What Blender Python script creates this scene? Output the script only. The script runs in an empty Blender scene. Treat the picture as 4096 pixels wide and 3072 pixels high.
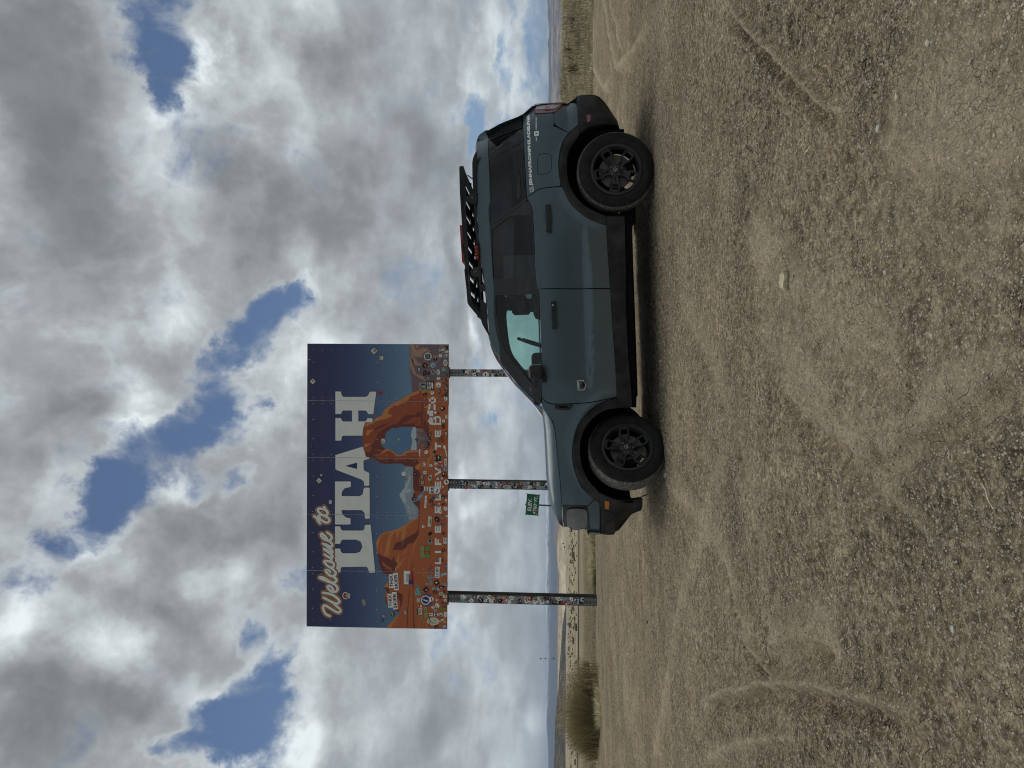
import bpy, bmesh, math, random
import numpy as np
from mathutils import Vector, Matrix
from mathutils.geometry import tessellate_polygon

random.seed(7)
rng = np.random.default_rng(7)
R = math.radians
scene = bpy.context.scene
COL = scene.collection

# ------------------------------------------------------------------ camera
FPX = 2900.0                       # focal length in photo pixels (long side 4096)
CAM = Vector((0.0, 0.0, 1.0))
PITCH = math.atan(0.0648)
ROLL = 0.006
FWD = Vector((0, math.cos(PITCH), math.sin(PITCH)))
UP0 = Vector((0, -math.sin(PITCH), math.cos(PITCH)))
RT0 = Vector((1, 0, 0))
UP = UP0 * math.cos(ROLL) - RT0 * math.sin(ROLL)
RT = RT0 * math.cos(ROLL) + UP0 * math.sin(ROLL)
cd = bpy.data.cameras.new('camera')
cam = bpy.data.objects.new('camera', cd)
COL.objects.link(cam)
# the photograph was taken upright and is stored turned a quarter to the left
m3 = Matrix((-UP, RT, -FWD)).transposed()
cam.matrix_world = Matrix.Translation(CAM) @ m3.to_4x4()
cd.sensor_fit = 'HORIZONTAL'
cd.sensor_width = 36.0
cd.lens = 36.0 * FPX / 4096.0
cd.clip_start = 0.05
cd.clip_end = 60000.0
scene.camera = cam

def ray(px, py):
    return FWD + RT * ((1536 - py) / FPX) - UP * ((px - 2048) / FPX)

def at_Y(px, py, Y):
    d = ray(px, py)
    return CAM + d * (Y / d.y)

def at_Z(px, py, Z):
    d = ray(px, py)
    return CAM + d * ((Z - CAM.z) / d.z)

class Frame:                       # a reading window on the photograph: window pixels to photo pixels
    def __init__(s, x0, y0, k): s.x0, s.y0, s.k = x0, y0, k
    def __call__(s, *pts): return [(s.x0 + a / s.k, s.y0 + b / s.k) for a, b in pts]
A = Frame(1780, 340, 1.844); B = Frame(1780, 1100, 1.508)
D3 = Frame(1200, 1340, 2.676); D4 = Frame(1200, 1940, 2.676)
W1 = Frame(1230, 2220, 5.925); W2 = Frame(1230, 2000, 5.925)
E3 = Frame(1460, 1360, 4.147); E4 = Frame(1440, 1560, 3.95)
E5 = Frame(1480, 1960, 5.184); E6 = Frame(1480, 2220, 5.53)
C2 = Frame(2200, 340, 3.19); C3 = Frame(2260, 380, 3.19); C4 = Frame(2300, 1560, 2.766)
C5 = Frame(2080, 1900, 5.923); C6 = Frame(2080, 2020, 3.95); C7 = Frame(1840, 1200, 3.95)
R6 = Frame(1820, 600, 2.37)

# ------------------------------------------------------------------ node helper
class NB:
    def __init__(s, tree): s.t = tree; s.n = tree.nodes; s.l = tree.links
    def node(s, typ, **kw):
        n = s.n.new(typ)
        for k, v in kw.items(): setattr(n, k, v)
        return n
    def put(s, sock, v):
        if isinstance(v, bpy.types.NodeSocket): s.l.new(v, sock)
        elif isinstance(v, (tuple, list)) and len(v) == 3 and sock.type == 'RGBA': sock.default_value = (*v, 1)
        else: sock.default_value = v
    def m(s, op, a, b=None, c=None, clamp=False):
        n = s.node('ShaderNodeMath', operation=op, use_clamp=clamp)
        for i, v in enumerate((a, b, c)):
            if v is not None: s.put(n.inputs[i], v)
        return n.outputs[0]
    def vm(s, op, a, b=None, scale=None):
        n = s.node('ShaderNodeVectorMath', operation=op)
        s.put(n.inputs[0], a)
        if b is not None: s.put(n.inputs[1], b)
        if scale is not None: s.put(n.inputs['Scale'], scale)
        return n.outputs['Value'] if op in ('LENGTH', 'DOT_PRODUCT', 'DISTANCE') else n.outputs[0]
    def noise(s, vec, scale, detail=4, rough=0.5, dist=0.0, color=False, lac=2.0):
        n = s.node('ShaderNodeTexNoise')
        if vec is not None: s.put(n.inputs['Vector'], vec)
        s.put(n.inputs['Scale'], scale); n.inputs['Detail'].default_value = detail
        n.inputs['Roughness'].default_value = rough; n.inputs['Distortion'].default_value = dist
        n.inputs['Lacunarity'].default_value = lac
        return n.outputs['Color'] if color else n.outputs['Fac']
    def voronoi(s, vec, scale, feature='F1', out='Distance', rand=1.0):
        n = s.node('ShaderNodeTexVoronoi', feature=feature)
        if vec is not None: s.put(n.inputs['Vector'], vec)
        s.put(n.inputs['Scale'], scale); n.inputs['Randomness'].default_value = rand
        return n.outputs[out]
    def rmap(s, v, a, b, c=0.0, d=1.0, mode='SMOOTHSTEP'):
        n = s.node('ShaderNodeMapRange', interpolation_type=mode)
        for i, x in enumerate((v, a, b, c, d)): s.put(n.inputs[i], x)
        return n.outputs[0]
    def mix(s, f, a, b, typ='MIX'):
        n = s.node('ShaderNodeMix', data_type='RGBA', blend_type=typ)
        s.put(n.inputs[0], f); s.put(n.inputs[6], a); s.put(n.inputs[7], b)
        return n.outputs[2]
    def ramp(s, f, stops, interp='LINEAR'):
        n = s.node('ShaderNodeValToRGB'); s.put(n.inputs[0], f)
        cr = n.color_ramp; cr.interpolation = interp
        while len(cr.elements) < len(stops): cr.elements.new(0.5)
        for e, (p, c) in zip(cr.elements, stops): e.position = p; e.color = (*c, 1)
        return n.outputs[0]

# ------------------------------------------------------------------ sky
HAZE_D = 1.1e-4
SUN_EL, SUN_AZ = 70.0, -14.0      # the sun stands behind cloud, high above the sign
world = bpy.data.worlds.new('World'); scene.world = world
world.use_nodes = True
nb = NB(world.node_tree); nb.n.clear()
wo = nb.node('ShaderNodeOutputWorld'); bg = nb.node('ShaderNodeBackground')
nb.l.new(bg.outputs[0], wo.inputs[0])
sky = nb.node('ShaderNodeTexSky', sky_type='NISHITA', sun_disc=False)
sky.sun_elevation = R(SUN_EL); sky.sun_rotation = R(SUN_AZ % 360)
sky.altitude = 1400; sky.air_density = 1.0; sky.dust_density = 0.6; sky.ozone_density = 1.3
tc = nb.node('ShaderNodeTexCoord')
dirn = nb.vm('NORMALIZE', tc.outputs['Generated'])
sx = nb.node('ShaderNodeSeparateXYZ'); nb.put(sx.inputs[0], dirn)
dx, dy, dz = sx.outputs
dzc = nb.m('MAXIMUM', dz, 0.0)
az = nb.m('ARCTAN2', dx, dy)
el = nb.m('ARCSINE', nb.m('MINIMUM', dzc, 0.9999))
cx = nb.node('ShaderNodeCombineXYZ'); nb.put(cx.inputs[0], az); nb.put(cx.inputs[1], el)
P = cx.outputs[0]
inv = nb.m('DIVIDE', 1.0, nb.m('ADD', dzc, 0.30))
Q = nb.vm('SCALE', dirn, scale=inv)                       # the cloud deck seen in perspective
qx = nb.node('ShaderNodeSeparateXYZ'); nb.put(qx.inputs[0], Q)
qc = nb.node('ShaderNodeCombineXYZ'); nb.put(qc.inputs[0], qx.outputs[0]); nb.put(qc.inputs[1], qx.outputs[1])
Q = qc.outputs[0]
w1 = nb.vm('SUBTRACT', nb.noise(Q, 2.2, 3, 0.55, color=True), (0.5, 0.5, 0.5))
w2 = nb.vm('SUBTRACT', nb.noise(P, 13.0, 7, 0.66, color=True), (0.5, 0.5, 0.5))
Pw = nb.vm('ADD', P, nb.vm('ADD', nb.vm('SCALE', w1, scale=0.05), nb.vm('SCALE', w2, scale=0.10)))
Pw = nb.vm('MULTIPLY', Pw, (1, 1, 0))
Pb = nb.vm('MULTIPLY', nb.vm('ADD', P, nb.vm('ADD', nb.vm('SCALE', w1, scale=0.12), nb.vm('SCALE', w2, scale=0.05))), (1, 1, 0))

def azel(px, py):
    d = ray(px, py).normalized()
    return math.atan2(d.x, d.y), math.asin(d.z)

def blob(vec, px, py, rx, ry, rot, amp, acc, gs):
    """soft patch of cloud or of clear sky: centre and radii given where it stands in the photograph"""
    a0, e0 = azel(px, py)
    a1, e1 = azel(px + 40, py); a2, e2 = azel(px, py + 40)
    sxr = math.hypot((a1 - a0), (e1 - e0)) / 40; syr = math.hypot((a2 - a0), (e2 - e0)) / 40
    n = nb.node('ShaderNodeMapping', vector_type='TEXTURE')
    nb.put(n.inputs['Vector'], vec)
    n.inputs['Location'].default_value = (a0, e0, 0)
    n.inputs['Rotation'].default_value = (0, 0, R(rot))
    n.inputs['Scale'].default_value = (ry * syr * gs, rx * sxr * gs, 1)
    q = nb.m('SUBTRACT', 1.0, nb.vm('DOT_PRODUCT', n.outputs[0], n.outputs[0]), clamp=True)
    return nb.m('MULTIPLY_ADD', nb.m('MULTIPLY', q, q), amp, acc)

def patches(vec, specs, gs=1.25):
    acc = 0.0
    for s in specs:
        v = vec
        if acc:                    # the running sum is threaded through the vector so that few values live at once
            k = nb.node('ShaderNodeVectorMath', operation='MULTIPLY_ADD')
            nb.put(k.inputs[0], acc); k.inputs[1].default_value = (1e-7,) * 3; nb.put(k.inputs[2], vec); v = k.outputs[0]
        acc = blob(v, *s, acc, gs)
    return acc

# openings: (px, py, radius up-down, radius left-right, turn, amount)
GAPS = [(590, 20, 230, 200, 0, 1.0), (640, 190, 150, 150, 0, .9), (655, 330, 80, 120, 0, .7),
        (1200, 1150, 70, 60, 0, .8), (1130, 1210, 110, 75, 0, .9), (1050, 1300, 105, 95, 0, 1.0), (950, 1410, 95, 100, 0, .95),
        (870, 1490, 90, 80, 0, .7), (850, 1610, 130, 85, 0, .9), (780, 1720, 190, 100, 0, 1.0), (610, 1790, 200, 130, 0, 1.0),
        (560, 1900, 150, 140, 0, .95), (460, 2000, 150, 130, 0, .95), (400, 2110, 130, 100, 0, .8), (260, 2210, 140, 75, 0, .55),
        (100, 2320, 150, 75, 0, .5), (930, 1930, 70, 70, 0, .6), (790, 1950, 70, 60, 0, .5), (1030, 1620, 55, 40, 0, .6),
        (1010, 2540, 60, 80, 0, .6), (1090, 2660, 75, 110, 0, .85), (1040, 2790, 150, 140, 0, 1.0), (920, 2880, 170, 130, 0, 1.0),
        (1010, 2950, 170, 110, 0, .95), (740, 2990, 170, 70, 0, .8), (1190, 2325, 60, 70, 0, .45), (1240, 2080, 40, 60, 0, .2),
        (1995, 190, 45, 130, 0, .85), (1880, 520, 50, 150, 0, .65), (2110, 220, 60, 210, 0, .55), (2140, 60, 50, 200, 0, .45), (2030, 60, 30, 80, 0, .4),
        (1960, 1690, 30, 50, 0, .2), (2180, 300, 30, 300, 0, .4), (1900, 1460, 40, 60, 0, .3), (1890, 1560, 60, 80, 0, .3), (1990, 2000, 50, 200, 0, .15)]
LIGHT = [(600, 1660, 170, 190, 0, .55), (770, 200, 80, 190, 0, .5), (700, 440, 130, 110, 0, .45), (690, 1280, 130, 150, 0, .4),
         (430, 2590, 170, 120, 0, .5), (830, 2310, 110, 110, 0, .45), (60, 2490, 140, 180, 0, .5), (1180, 2960, 90, 190, 0, .45),
         (930, 2230, 90, 90, 0, .3), (1340, 1130, 180, 130, 0, .4), (1170, 1010, 110, 130, 0, .3), (1960, 90, 90, 200, 0, .5),
         (1870, 300, 70, 150, 0, .4), (2020, 350, 60, 130, 0, .45), (2190, 2870, 80, 120, 0, .35), (1170, 2120, 140, 200, 0, .2),
         (770, 1960, 90, 80, 0, .4), (1880, 1350, 40, 110, 0, .55), (1870, 1900, 40, 60, 0, .35), (1900, 2010, 60, 60, 0, .35),
         (1980, 1600, 120, 200, 0, .3), (1330, 60, 70, 130, 0, .3), (2100, 100, 70, 120, 0, .3), (1250, 1380, 200, 160, 0, .35),
         (1100, 1500, 140, 130, 0, .25), (760, 2750, 150, 100, 0, .35), (560, 2550, 120, 110, 0, .3), (230, 2000, 130, 100, 0, .15),
         (1040, 250, 150, 150, 0, .2), (1240, 2560, 90, 150, 0, .4), (1290, 2850, 130, 160, 0, .25), (330, 2250, 100, 110, 0, .35), (1560, 2780, 200, 180, 0, .15)]
DARK = [(150, 300, 330, 700, 0, .40), (230, 760, 330, 520, 0, .34), (860, 620, 140, 210, 0, .38), (1290, 190, 260, 200, 0, .42),
        (1580, 450, 120, 200, 0, .3), (1560, 1180, 280, 230, 0, .3), (1790, 1150, 60, 420, 0, .45), (1740, 760, 160, 300, 0, .3),
        (750, 2150, 250, 200, 0, .4), (640, 2450, 220, 180, 0, .3), (200, 2800, 320, 330, 0, .4), (1760, 2850, 120, 330, 0, .35),
        (1960, 2450, 110, 420, 0, .22), (360, 1690, 230, 170, 0, .3), (1010, 880, 250, 260, 0, .15), (240, 1350, 250, 260, 0, .15),
        (1070, 2110, 150, 170, 0, .28), (1830, 2250, 60, 220, 0, .3), (1360, 700, 180, 190, 0, .22), (1850, 760, 60, 330, 0, .3),
        (300, 2330, 150, 100, 0, .18), (100, 3000, 260, 220, 0, .2), (500, 2800, 220, 150, 0, .2), (1480, 900, 200, 170, 0, .15),
        (2060, 1950, 40, 260, 0, .2), (1850, 1480, 50, 120, 0, .25)]
nA = nb.noise(Q, 2.0, 6, 0.55)
nB_ = nb.noise(nb.vm('ADD', P, nb.vm('SCALE', w1, scale=0.05)), 7.5, 9, 0.60, 0.3)
bil = nb.m('ABSOLUTE', nb.m('SUBTRACT', nb.noise(nb.vm('ADD', P, nb.vm('SCALE', w2, scale=0.03)), 15.0, 5, 0.55), 0.5))
gaps = patches(Pw, GAPS, 1.45)
gaps = nb.m('SUBTRACT', 1.0, nb.m('EXPONENT', nb.m('MULTIPLY', gaps, -1.5)))
ngap = nb.m('ADD', nb.m('MULTIPLY', nb.m('SUBTRACT', nA, 0.5), 0.7), nb.m('MULTIPLY', nb.m('SUBTRACT', nB_, 0.5), 3.3))
ngap = nb.m('SUBTRACT', ngap, nb.m('MULTIPLY', nb.m('SUBTRACT', bil, 0.06), 0.5))
bc_ = nb.node('ShaderNodeCombineXYZ'); nb.put(bc_.inputs[0], nb.m('MULTIPLY', az, 8.0)); nb.put(bc_.inputs[1], nb.m('MULTIPLY', el, 21.0))
low = nb.m('SUBTRACT', nb.noise(nb.vm('ADD', bc_.outputs[0], nb.vm('SCALE', w2, scale=0.5)), 1.0, 7, 0.60), 0.5)
lowm = nb.rmap(el, 0.10, 0.24, 1.0, 0.0)
lowm = nb.m('MULTIPLY', lowm, nb.rmap(az, -0.1, 0.35, 0.55, 1.0))
low = nb.m('MULTIPLY', low, lowm)
ngap = nb.m('ADD', ngap, nb.m('SUBTRACT', nb.m('MULTIPLY', low, 2.6), nb.m('MULTIPLY', lowm, 0.13)))
dens = nb.m('ADD', nb.m('SUBTRACT', 1.12, nb.m('MULTIPLY', gaps, 1.22)), ngap)
alpha = nb.rmap(dens, 0.04, 0.92)
light = patches(Pb, LIGHT); dark = patches(Pb, DARK)
puff = nb.noise(nb.vm('ADD', P, nb.vm('SCALE', w1, scale=0.12)), 4.6, 9, 0.53)
nC = nb.noise(Q, 5.0, 8, 0.58)
rim = nb.rmap(dens, 0.55, 1.35, 0.22, 0.0)
shade = nb.m('ADD', nb.m('ADD', 0.45, rim),
             nb.m('ADD', nb.m('MULTIPLY', nb.m('SUBTRACT', light, dark), 0.82),
                  nb.m('ADD', nb.m('ADD', nb.m('ADD', nb.m('MULTIPLY', low, 1.6), nb.m('MULTIPLY', lowm, 0.05)), nb.m('ADD', nb.m('MULTIPLY', nb.m('SUBTRACT', nC, 0.5), 0.6), nb.m('MULTIPLY', nb.m('SUBTRACT', puff, 0.5), 1.15))),
                       nb.m('MULTIPLY', nb.m('SUBTRACT', bil, 0.07), -0.8))))
cloud = nb.ramp(shade, [(0.0, (.145, .153, .158)), (0.22, (.185, .196, .203)), (0.5, (.285, .304, .318)), (0.75, (.435, .468, .485)), (1.0, (.64, .69, .70))])
skyc = nb.vm('MULTIPLY', sky.outputs[0], (0.044, 0.046, 0.048))
lowf = nb.rmap(el, 0.0, 0.34, 1.0, 0.0)
clear = nb.mix(lowf, skyc, (.17, .27, .42))
cloud = nb.mix(nb.m('MULTIPLY', lowf, 0.22), cloud, (.42, .475, .52))
final = nb.mix(alpha, clear, cloud)
final = nb.vm('SCALE', final, scale=10.0)
nb.put(bg.inputs[0], final)
bg.inputs[1].default_value = 0.1
world.cycles.sampling_method = 'MANUAL'; world.cycles.sample_map_resolution = 512

sun_d = bpy.data.lights.new('sun', 'SUN'); sun_d.energy = 1.1; sun_d.angle = R(46); sun_d.color = (1, .96, .9)
sun = bpy.data.objects.new('sun', sun_d); COL.objects.link(sun)
sd = Vector((math.sin(R(SUN_AZ)) * math.cos(R(SUN_EL)), math.cos(R(SUN_AZ)) * math.cos(R(SUN_EL)), math.sin(R(SUN_EL))))
sun.rotation_euler = sd.to_track_quat('Z', 'Y').to_euler()

scene.view_settings.view_transform = 'Standard'; scene.view_settings.look = 'None'
scene.view_settings.exposure = 0.42; scene.view_settings.gamma = 1.0
scene.view_settings.use_curve_mapping = False
scene.render.engine = 'CYCLES'
scene.cycles.use_denoising = True
scene.cycles.max_bounces = 8; scene.cycles.transparent_max_bounces = 12
scene.cycles.volume_bounces = 0
scene.cycles.filter_width = 1.1

# ------------------------------------------------------------------ object helpers
def obj(name, me, mats=None, parent=None, kind=None, label=None, cat=None, group=None, loc=None):
    o = bpy.data.objects.new(name, me); COL.objects.link(o)
    if mats is not None and me is not None:
        for mt in (mats if isinstance(mats, (list, tuple)) else [mats]): me.materials.append(mt)
    if parent is not None: o.parent = parent
    if loc is not None: o.location = loc
    for k, v in (('kind', kind), ('label', label), ('category', cat), ('group', group)):
        if v: o[k] = v
    return o

def mesh_np(name, verts, faces, smooth=True, mat_idx=None):
    me = bpy.data.meshes.new(name)
    verts = np.asarray(verts, dtype=np.float32); faces = np.asarray(faces, dtype=np.int32)
    k = faces.shape[1]
    me.vertices.add(len(verts)); me.vertices.foreach_set('co', verts.ravel())
    me.loops.add(faces.size); me.loops.foreach_set('vertex_index', faces.ravel())
    me.polygons.add(len(faces))
    me.polygons.foreach_set('loop_start', np.arange(0, faces.size, k, dtype=np.int32))
    me.polygons.foreach_set('use_smooth', np.full(len(faces), smooth))
    if mat_idx is not None: me.polygons.foreach_set('material_index', np.asarray(mat_idx, dtype=np.int32))
    me.update(calc_edges=True); me.validate()
    return me

def new_mat(name):
    m = bpy.data.materials.new(name); m.use_nodes = True
    n = NB(m.node_tree); n.n.clear()
    out = n.node('ShaderNodeOutputMaterial'); b = n.node('ShaderNodeBsdfPrincipled')
    n.l.new(b.outputs[0], out.inputs[0])
    return m, n, b, out

def simple(name, color, rough=0.6, metal=0.0, vary=0.15, scale=8.0, bump=0.0, bscale=60.0, coat=0.0, spec=0.5, emit=None):
    m, n, b, out = new_mat(name)
    t = n.node('ShaderNodeTexCoord')
    f = n.noise(t.outputs['Object'], scale, 5, 0.6)
    lo = tuple(c * (1 - vary) for c in color); hi = tuple(min(1, c * (1 + vary)) for c in color)
    n.put(b.inputs['Base Color'], n.mix(n.rmap(f, .3, .7), lo, hi))
    n.put(b.inputs['Roughness'], n.rmap(n.noise(t.outputs['Object'], scale * 2.3, 3), .3, .7, max(0, rough - .06), min(1, rough + .06)))
    b.inputs['Metallic'].default_value = metal
    b.inputs['Coat Weight'].default_value = coat
    b.inputs['Specular IOR Level'].default_value = spec
    if bump:
        bp = n.node('ShaderNodeBump'); bp.inputs['Strength'].default_value = bump; bp.inputs['Distance'].default_value = 0.002
        n.put(bp.inputs['Height'], n.noise(t.outputs['Object'], bscale, 4)); n.put(b.inputs['Normal'], bp.outputs[0])
    return m

# ------------------------------------------------------------------ numpy noise
def _hash(ix, iy, seed):
    h = (ix.astype(np.int64) * 374761393 + iy.astype(np.int64) * 668265263 + seed * 1442695041) & 0xffffffff
    h = ((h ^ (h >> 13)) * 1274126177) & 0xffffffff
    return ((h ^ (h >> 16)) & 0xffff) / 65535.0
def vnoise(x, y, seed=0):
    ix = np.floor(x); iy = np.floor(y); fx = x - ix; fy = y - iy
    fx = fx * fx * fx * (fx * (fx * 6 - 15) + 10); fy = fy * fy * fy * (fy * (fy * 6 - 15) + 10)
    a = _hash(ix, iy, seed); b = _hash(ix + 1, iy, seed); c = _hash(ix, iy + 1, seed); d = _hash(ix + 1, iy + 1, seed)
    return (a + (b - a) * fx) * (1 - fy) + (c + (d - c) * fx) * fy
def fbm(x, y, octs=4, seed=0, gain=0.5):
    s = 0; a = 1.0; t = 0
    for o in range(octs):
        s = s + a * (vnoise(x * 2 ** o + o * 17.3, y * 2 ** o - o * 9.1, seed + o) - 0.5); t += a; a *= gain
    return s / t
def sstep(x, a, b):
    t = np.clip((x - a) / (b - a), 0, 1); return t * t * (3 - 2 * t)

# ------------------------------------------------------------------ the ground
CARY = 6.70
_pf = at_Y(2660, 1786, CARY); _pr = at_Y(2622, 679, CARY)      # where the two near tyres touch the ground
SLOPE = (_pr.z - _pf.z) / (_pr.x - _pf.x)
def ground_base(x, y):
    x = np.asarray(x, dtype=float); y = np.asarray(y, dtype=float)
    w = 1 - 0.75 * sstep(y, 8.5, 15)
    w = np.where(y < 0, 1 - sstep(-y, 0, 8) * .9, w)
    xs = np.clip(x - _pf.x, -9, 9)
    z = _pf.z + SLOPE * xs * w
    z = z - 0.00 * y
    # beyond the lot the land falls away into the valley
    yy = np.array([-20000, 19, 23, 30, 60, 120, 150, 400, 1000, 12000, 30000.])
    zz = np.array([0, 0, -.14, -.42, -1.15, -2.5, -2.9, -5.6, -9.4, -11.5, -12.])
    r = np.maximum(y, 0)
    far = np.interp(r, yy, zz)
    # the grassy bank on the right
    bx = sstep(x, 4.2, 8.0)
    bank = bx * sstep(y, 21.0, 27.5) * (1 - sstep(y, 36, 70))
    top = .72 + .10 * np.sin(x * 0.55 + 1.0) + .07 * np.sin(x * 1.7) + .02 * (x - 9)
    return z + far * (1 - bank) + bank * (np.clip(top, .4, 1.0) - z)

def on_ground(px, py):
    d = ray(px, py); lo, hi = .5, 3000
    t = .8
    while t < 3000:
        p = CAM + d * t
        if p.z < float(ground_base(p.x, p.y)): break
        t *= 1.01
    return CAM + d * t

def pline_world(pts): return [on_ground(*p) for p in pts]
# wheel tracks seen as pale ridges and ruts
G5 = Frame(2300, 0, .3101); G3 = Frame(2500, 0, 1.080); G4 = Frame(2300, 1536, 1.080)
TRACKS = [(pline_world(G4((560, 1400), (690, 1365), (830, 1335), (960, 1342), (1100, 1355), (1250, 1395), (1400, 1455), (1540, 1540), (1700, 1659))), .085, .026),
          (pline_world(G4((720, 1100), (780, 1160), (840, 1240), (900, 1330))), .07, .02),
          (pline_world(G4((980, 1060), (1050, 1110), (1130, 1180))), .07, .018),
          (pline_world(G4((850, 1210), (920, 1160), (1010, 1140), (1120, 1165))), .08, .018),
          (pline_world(G4((560, 1659), (700, 1600), (880, 1560), (1040, 1600))), .07, .012),
          (pline_world(G3((430, 0), (520, 110), (600, 220), (700, 330), (820, 430), (1000, 560))), .07, .022),
          (pline_world(G3((1080, 690), (1200, 740), (1330, 800), (1460, 840), (1620, 900))), .10, .016),
          (pline_world(G3((1000, 1500), (1080, 1560), (1180, 1610), (1300, 1659))), .12, .02),
          (pline_world(G4((1300, 340), (1480, 250), (1640, 120), (1800, 40), (1940, -40))), .12, .02),
          (pline_world(G4((900, 0), (980, 120), (1080, 210), (1200, 300), (1400, 520), (1540, 700), (1660, 930))), .09, .012),
          (pline_world(G5((215, 300), (270, 370), (330, 430), (400, 480), (440, 500))), .16, .010, 1.0),
          (pline_world(G5((225, 415), (300, 500), (350, 560), (385, 600), (430, 660))), .16, .010, .9),
          (pline_world(G5((360, 592), (420, 560), (480, 522), (540, 482), (580, 455))), .09, .022, 1.3),
          (pline_world(G5((340, 545), (400, 520), (470, 490), (550, 440))), .14, .014, .2),
          (pline_world(G5((375, 185), (420, 215), (480, 260), (550, 300))), .30, .010, 1.0),
          (pline_world(G5((130, 380), (160, 430), (200, 520), (230, 640), (235, 760))), .14, .014, .7),
          (pline_world(G5((200, 500), (160, 640), (130, 740), (110, 860), (95, 950))), .16, .014, .7),
          (pline_world(G5((110, 600), (150, 640), (190, 700), (210, 780), (235, 850))), .12, .014, .8),
          (pline_world(G5((245, 822), (280, 806), (320, 800), (345, 812))), .14, .016, 1.1),
          (pline_world([(2410, 10), (2440, 150), (2475, 300), (2540, 250), (2640, 60)]), .2, .03),
          (pline_world([(2440, 10), (2470, 120), (2500, 260)]), .2, .03),
          (pline_world([(2360, 20), (2378, 300), (2420, 380), (2450, 330)]), .25, .03)]

def track_relief(x, y):
    z = np.zeros_like(x); tint = np.zeros_like(x)
    for pts, wd, amp, *tk in TRACKS:
        best = np.full(x.shape, 9.0); sgn = np.zeros_like(x)
        P0 = np.array([(p.x, p.y) for p in pts])
        box = (x > P0[:, 0].min() - 1.5) & (x < P0[:, 0].max() + 1.5) & (y > P0[:, 1].min() - 1.5) & (y < P0[:, 1].max() + 1.5)
        if not box.any(): continue
        xb, yb = x[box], y[box]; bb = np.full(xb.shape, 9.0); ss = np.zeros_like(xb); al = np.zeros_like(xb); acc = 0; tot = 0
        seg = np.hypot(*(P0[1:] - P0[:-1]).T); L = seg.sum()
        for i in range(len(P0) - 1):
            a, b = P0[i], P0[i + 1]; d = b - a; l2 = (d @ d) + 1e-9
            t = np.clip(((xb - a[0]) * d[0] + (yb - a[1]) * d[1]) / l2, 0, 1)
            ex = xb - a[0] - t * d[0]; ey = yb - a[1] - t * d[1]; dist = np.hypot(ex, ey)
            c = dist < bb; bb[c] = dist[c]; ss[c] = (np.sign(d[0] * ey - d[1] * ex) * dist)[c]; al[c] = ((acc + t * seg[i]) / L)[c]
            acc += seg[i]
        ss = ss + .05 * fbm(xb * 2.1, yb * 2.1, 3, 5)
        sc = np.maximum(wd, .03 * np.hypot(xb, yb) * .6)
        fade = sstep(al, 0, .12) * (1 - sstep(al, .85, 1)) * (.65 + .7 * vnoise(xb * 3, yb * 3, 8))
        prof = np.exp(-((ss - sc * .45) / (sc * .30)) ** 2) * 1.0 - np.exp(-((ss + sc * .15) / (sc * .42)) ** 2) * .9 + .35 * np.exp(-((ss + sc * .9) / (sc * .3)) ** 2)
        z[box] += prof * amp * fade * 1.35
        tint[box] += np.exp(-((ss - sc * .4) / (sc * (.35 if not tk else .8))) ** 2) * fade * (tk[0] if tk else 1.0)
    return z, tint

def surface(X, Y):
    RR = np.hypot(X, Y)
    near = 1 - sstep(RR, 30, 60)
    tz, tint = track_relief(X, Y)
    Z = ground_base(X, Y) + tz
    Z = Z + .030 * fbm(X * .55, Y * .55, 3, 11) * near
    # long shallow drag marks, running left to right behind the car and obliquely in front of it
    rot = .35; u_ = X * math.cos(rot) + Y * math.sin(rot); v_ = -X * math.sin(rot) + Y * math.cos(rot)
    Z = Z + .016 * fbm(u_ * .35, v_ * 3.0, 4, 31) * near * sstep(RR, 5, 9)
    rough = .4 + 1.0 * sstep(fbm(X * .7, Y * .7, 3, 77), -.12, .15)
    Z = Z + rough * .032 * np.abs(fbm(X * 5, Y * 5, 3, 21)) * (1 - sstep(RR, 12, 24))
    Z = Z + rough * .024 * np.clip(fbm(X * 15, Y * 15, 2, 41), -.08, 1) * (1 - sstep(RR, 5, 10))
    Z = Z + .008 * fbm(X * 40, Y * 40, 1, 51) * (1 - sstep(RR, 2.4, 4.2))
    Z = Z + sstep(RR, 70, 300) * .5 * fbm(X * .02, Y * .02, 4, 61)
    return Z, tint

def build_ground():
    fr = np.radians(np.linspace(-36, 36, 640)); bk = np.radians(np.concatenate([np.linspace(36, 180, 46)[1:], np.linspace(180, 324, 46)[1:-1]]))
    ang = np.concatenate([fr, bk]); nA_ = len(ang)
    r = [.9]
    while r[-1] < 12: r.append(r[-1] * 1.0033)
    while r[-1] < 34: r.append(r[-1] * 1.0075)
    while r[-1] < 300: r.append(r[-1] * 1.03)
    while r[-1] < 14000: r.append(r[-1] * 1.08)
    r = np.array(r); nR = len(r)
    AA, RR = np.meshgrid(ang, r)
    X = np.sin(AA) * RR; Y = np.cos(AA) * RR
    Z, tint = surface(X, Y)
    V = np.stack([X, Y, Z], -1).reshape(-1, 3)
    V = np.vstack([V, [[0, 0, float(ground_base(0, 0))]]])
    i = np.arange(nR - 1)[:, None] * nA_; j = np.arange(nA_)[None, :]; jn = (j + 1) % nA_
    F = np.stack([i + j, i + nA_ + j, i + nA_ + jn, i + jn], -1).reshape(-1, 4)
    cj = np.arange(nA_); cen = np.stack([cj, (cj + 1) % nA_, np.full(nA_, len(V) - 1), np.full(nA_, len(V) - 1)], -1)
    F = F[:, ::-1]
    me = mesh_np('ground', V, F)
    bm = None
    at = me.attributes.new('tint', 'FLOAT', 'POINT')
    tv = np.zeros(len(V), dtype=np.float32); tv[:-1] = np.clip(tint, 0, 1).ravel(); at.data.foreach_set('value', tv)
    return me

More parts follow.
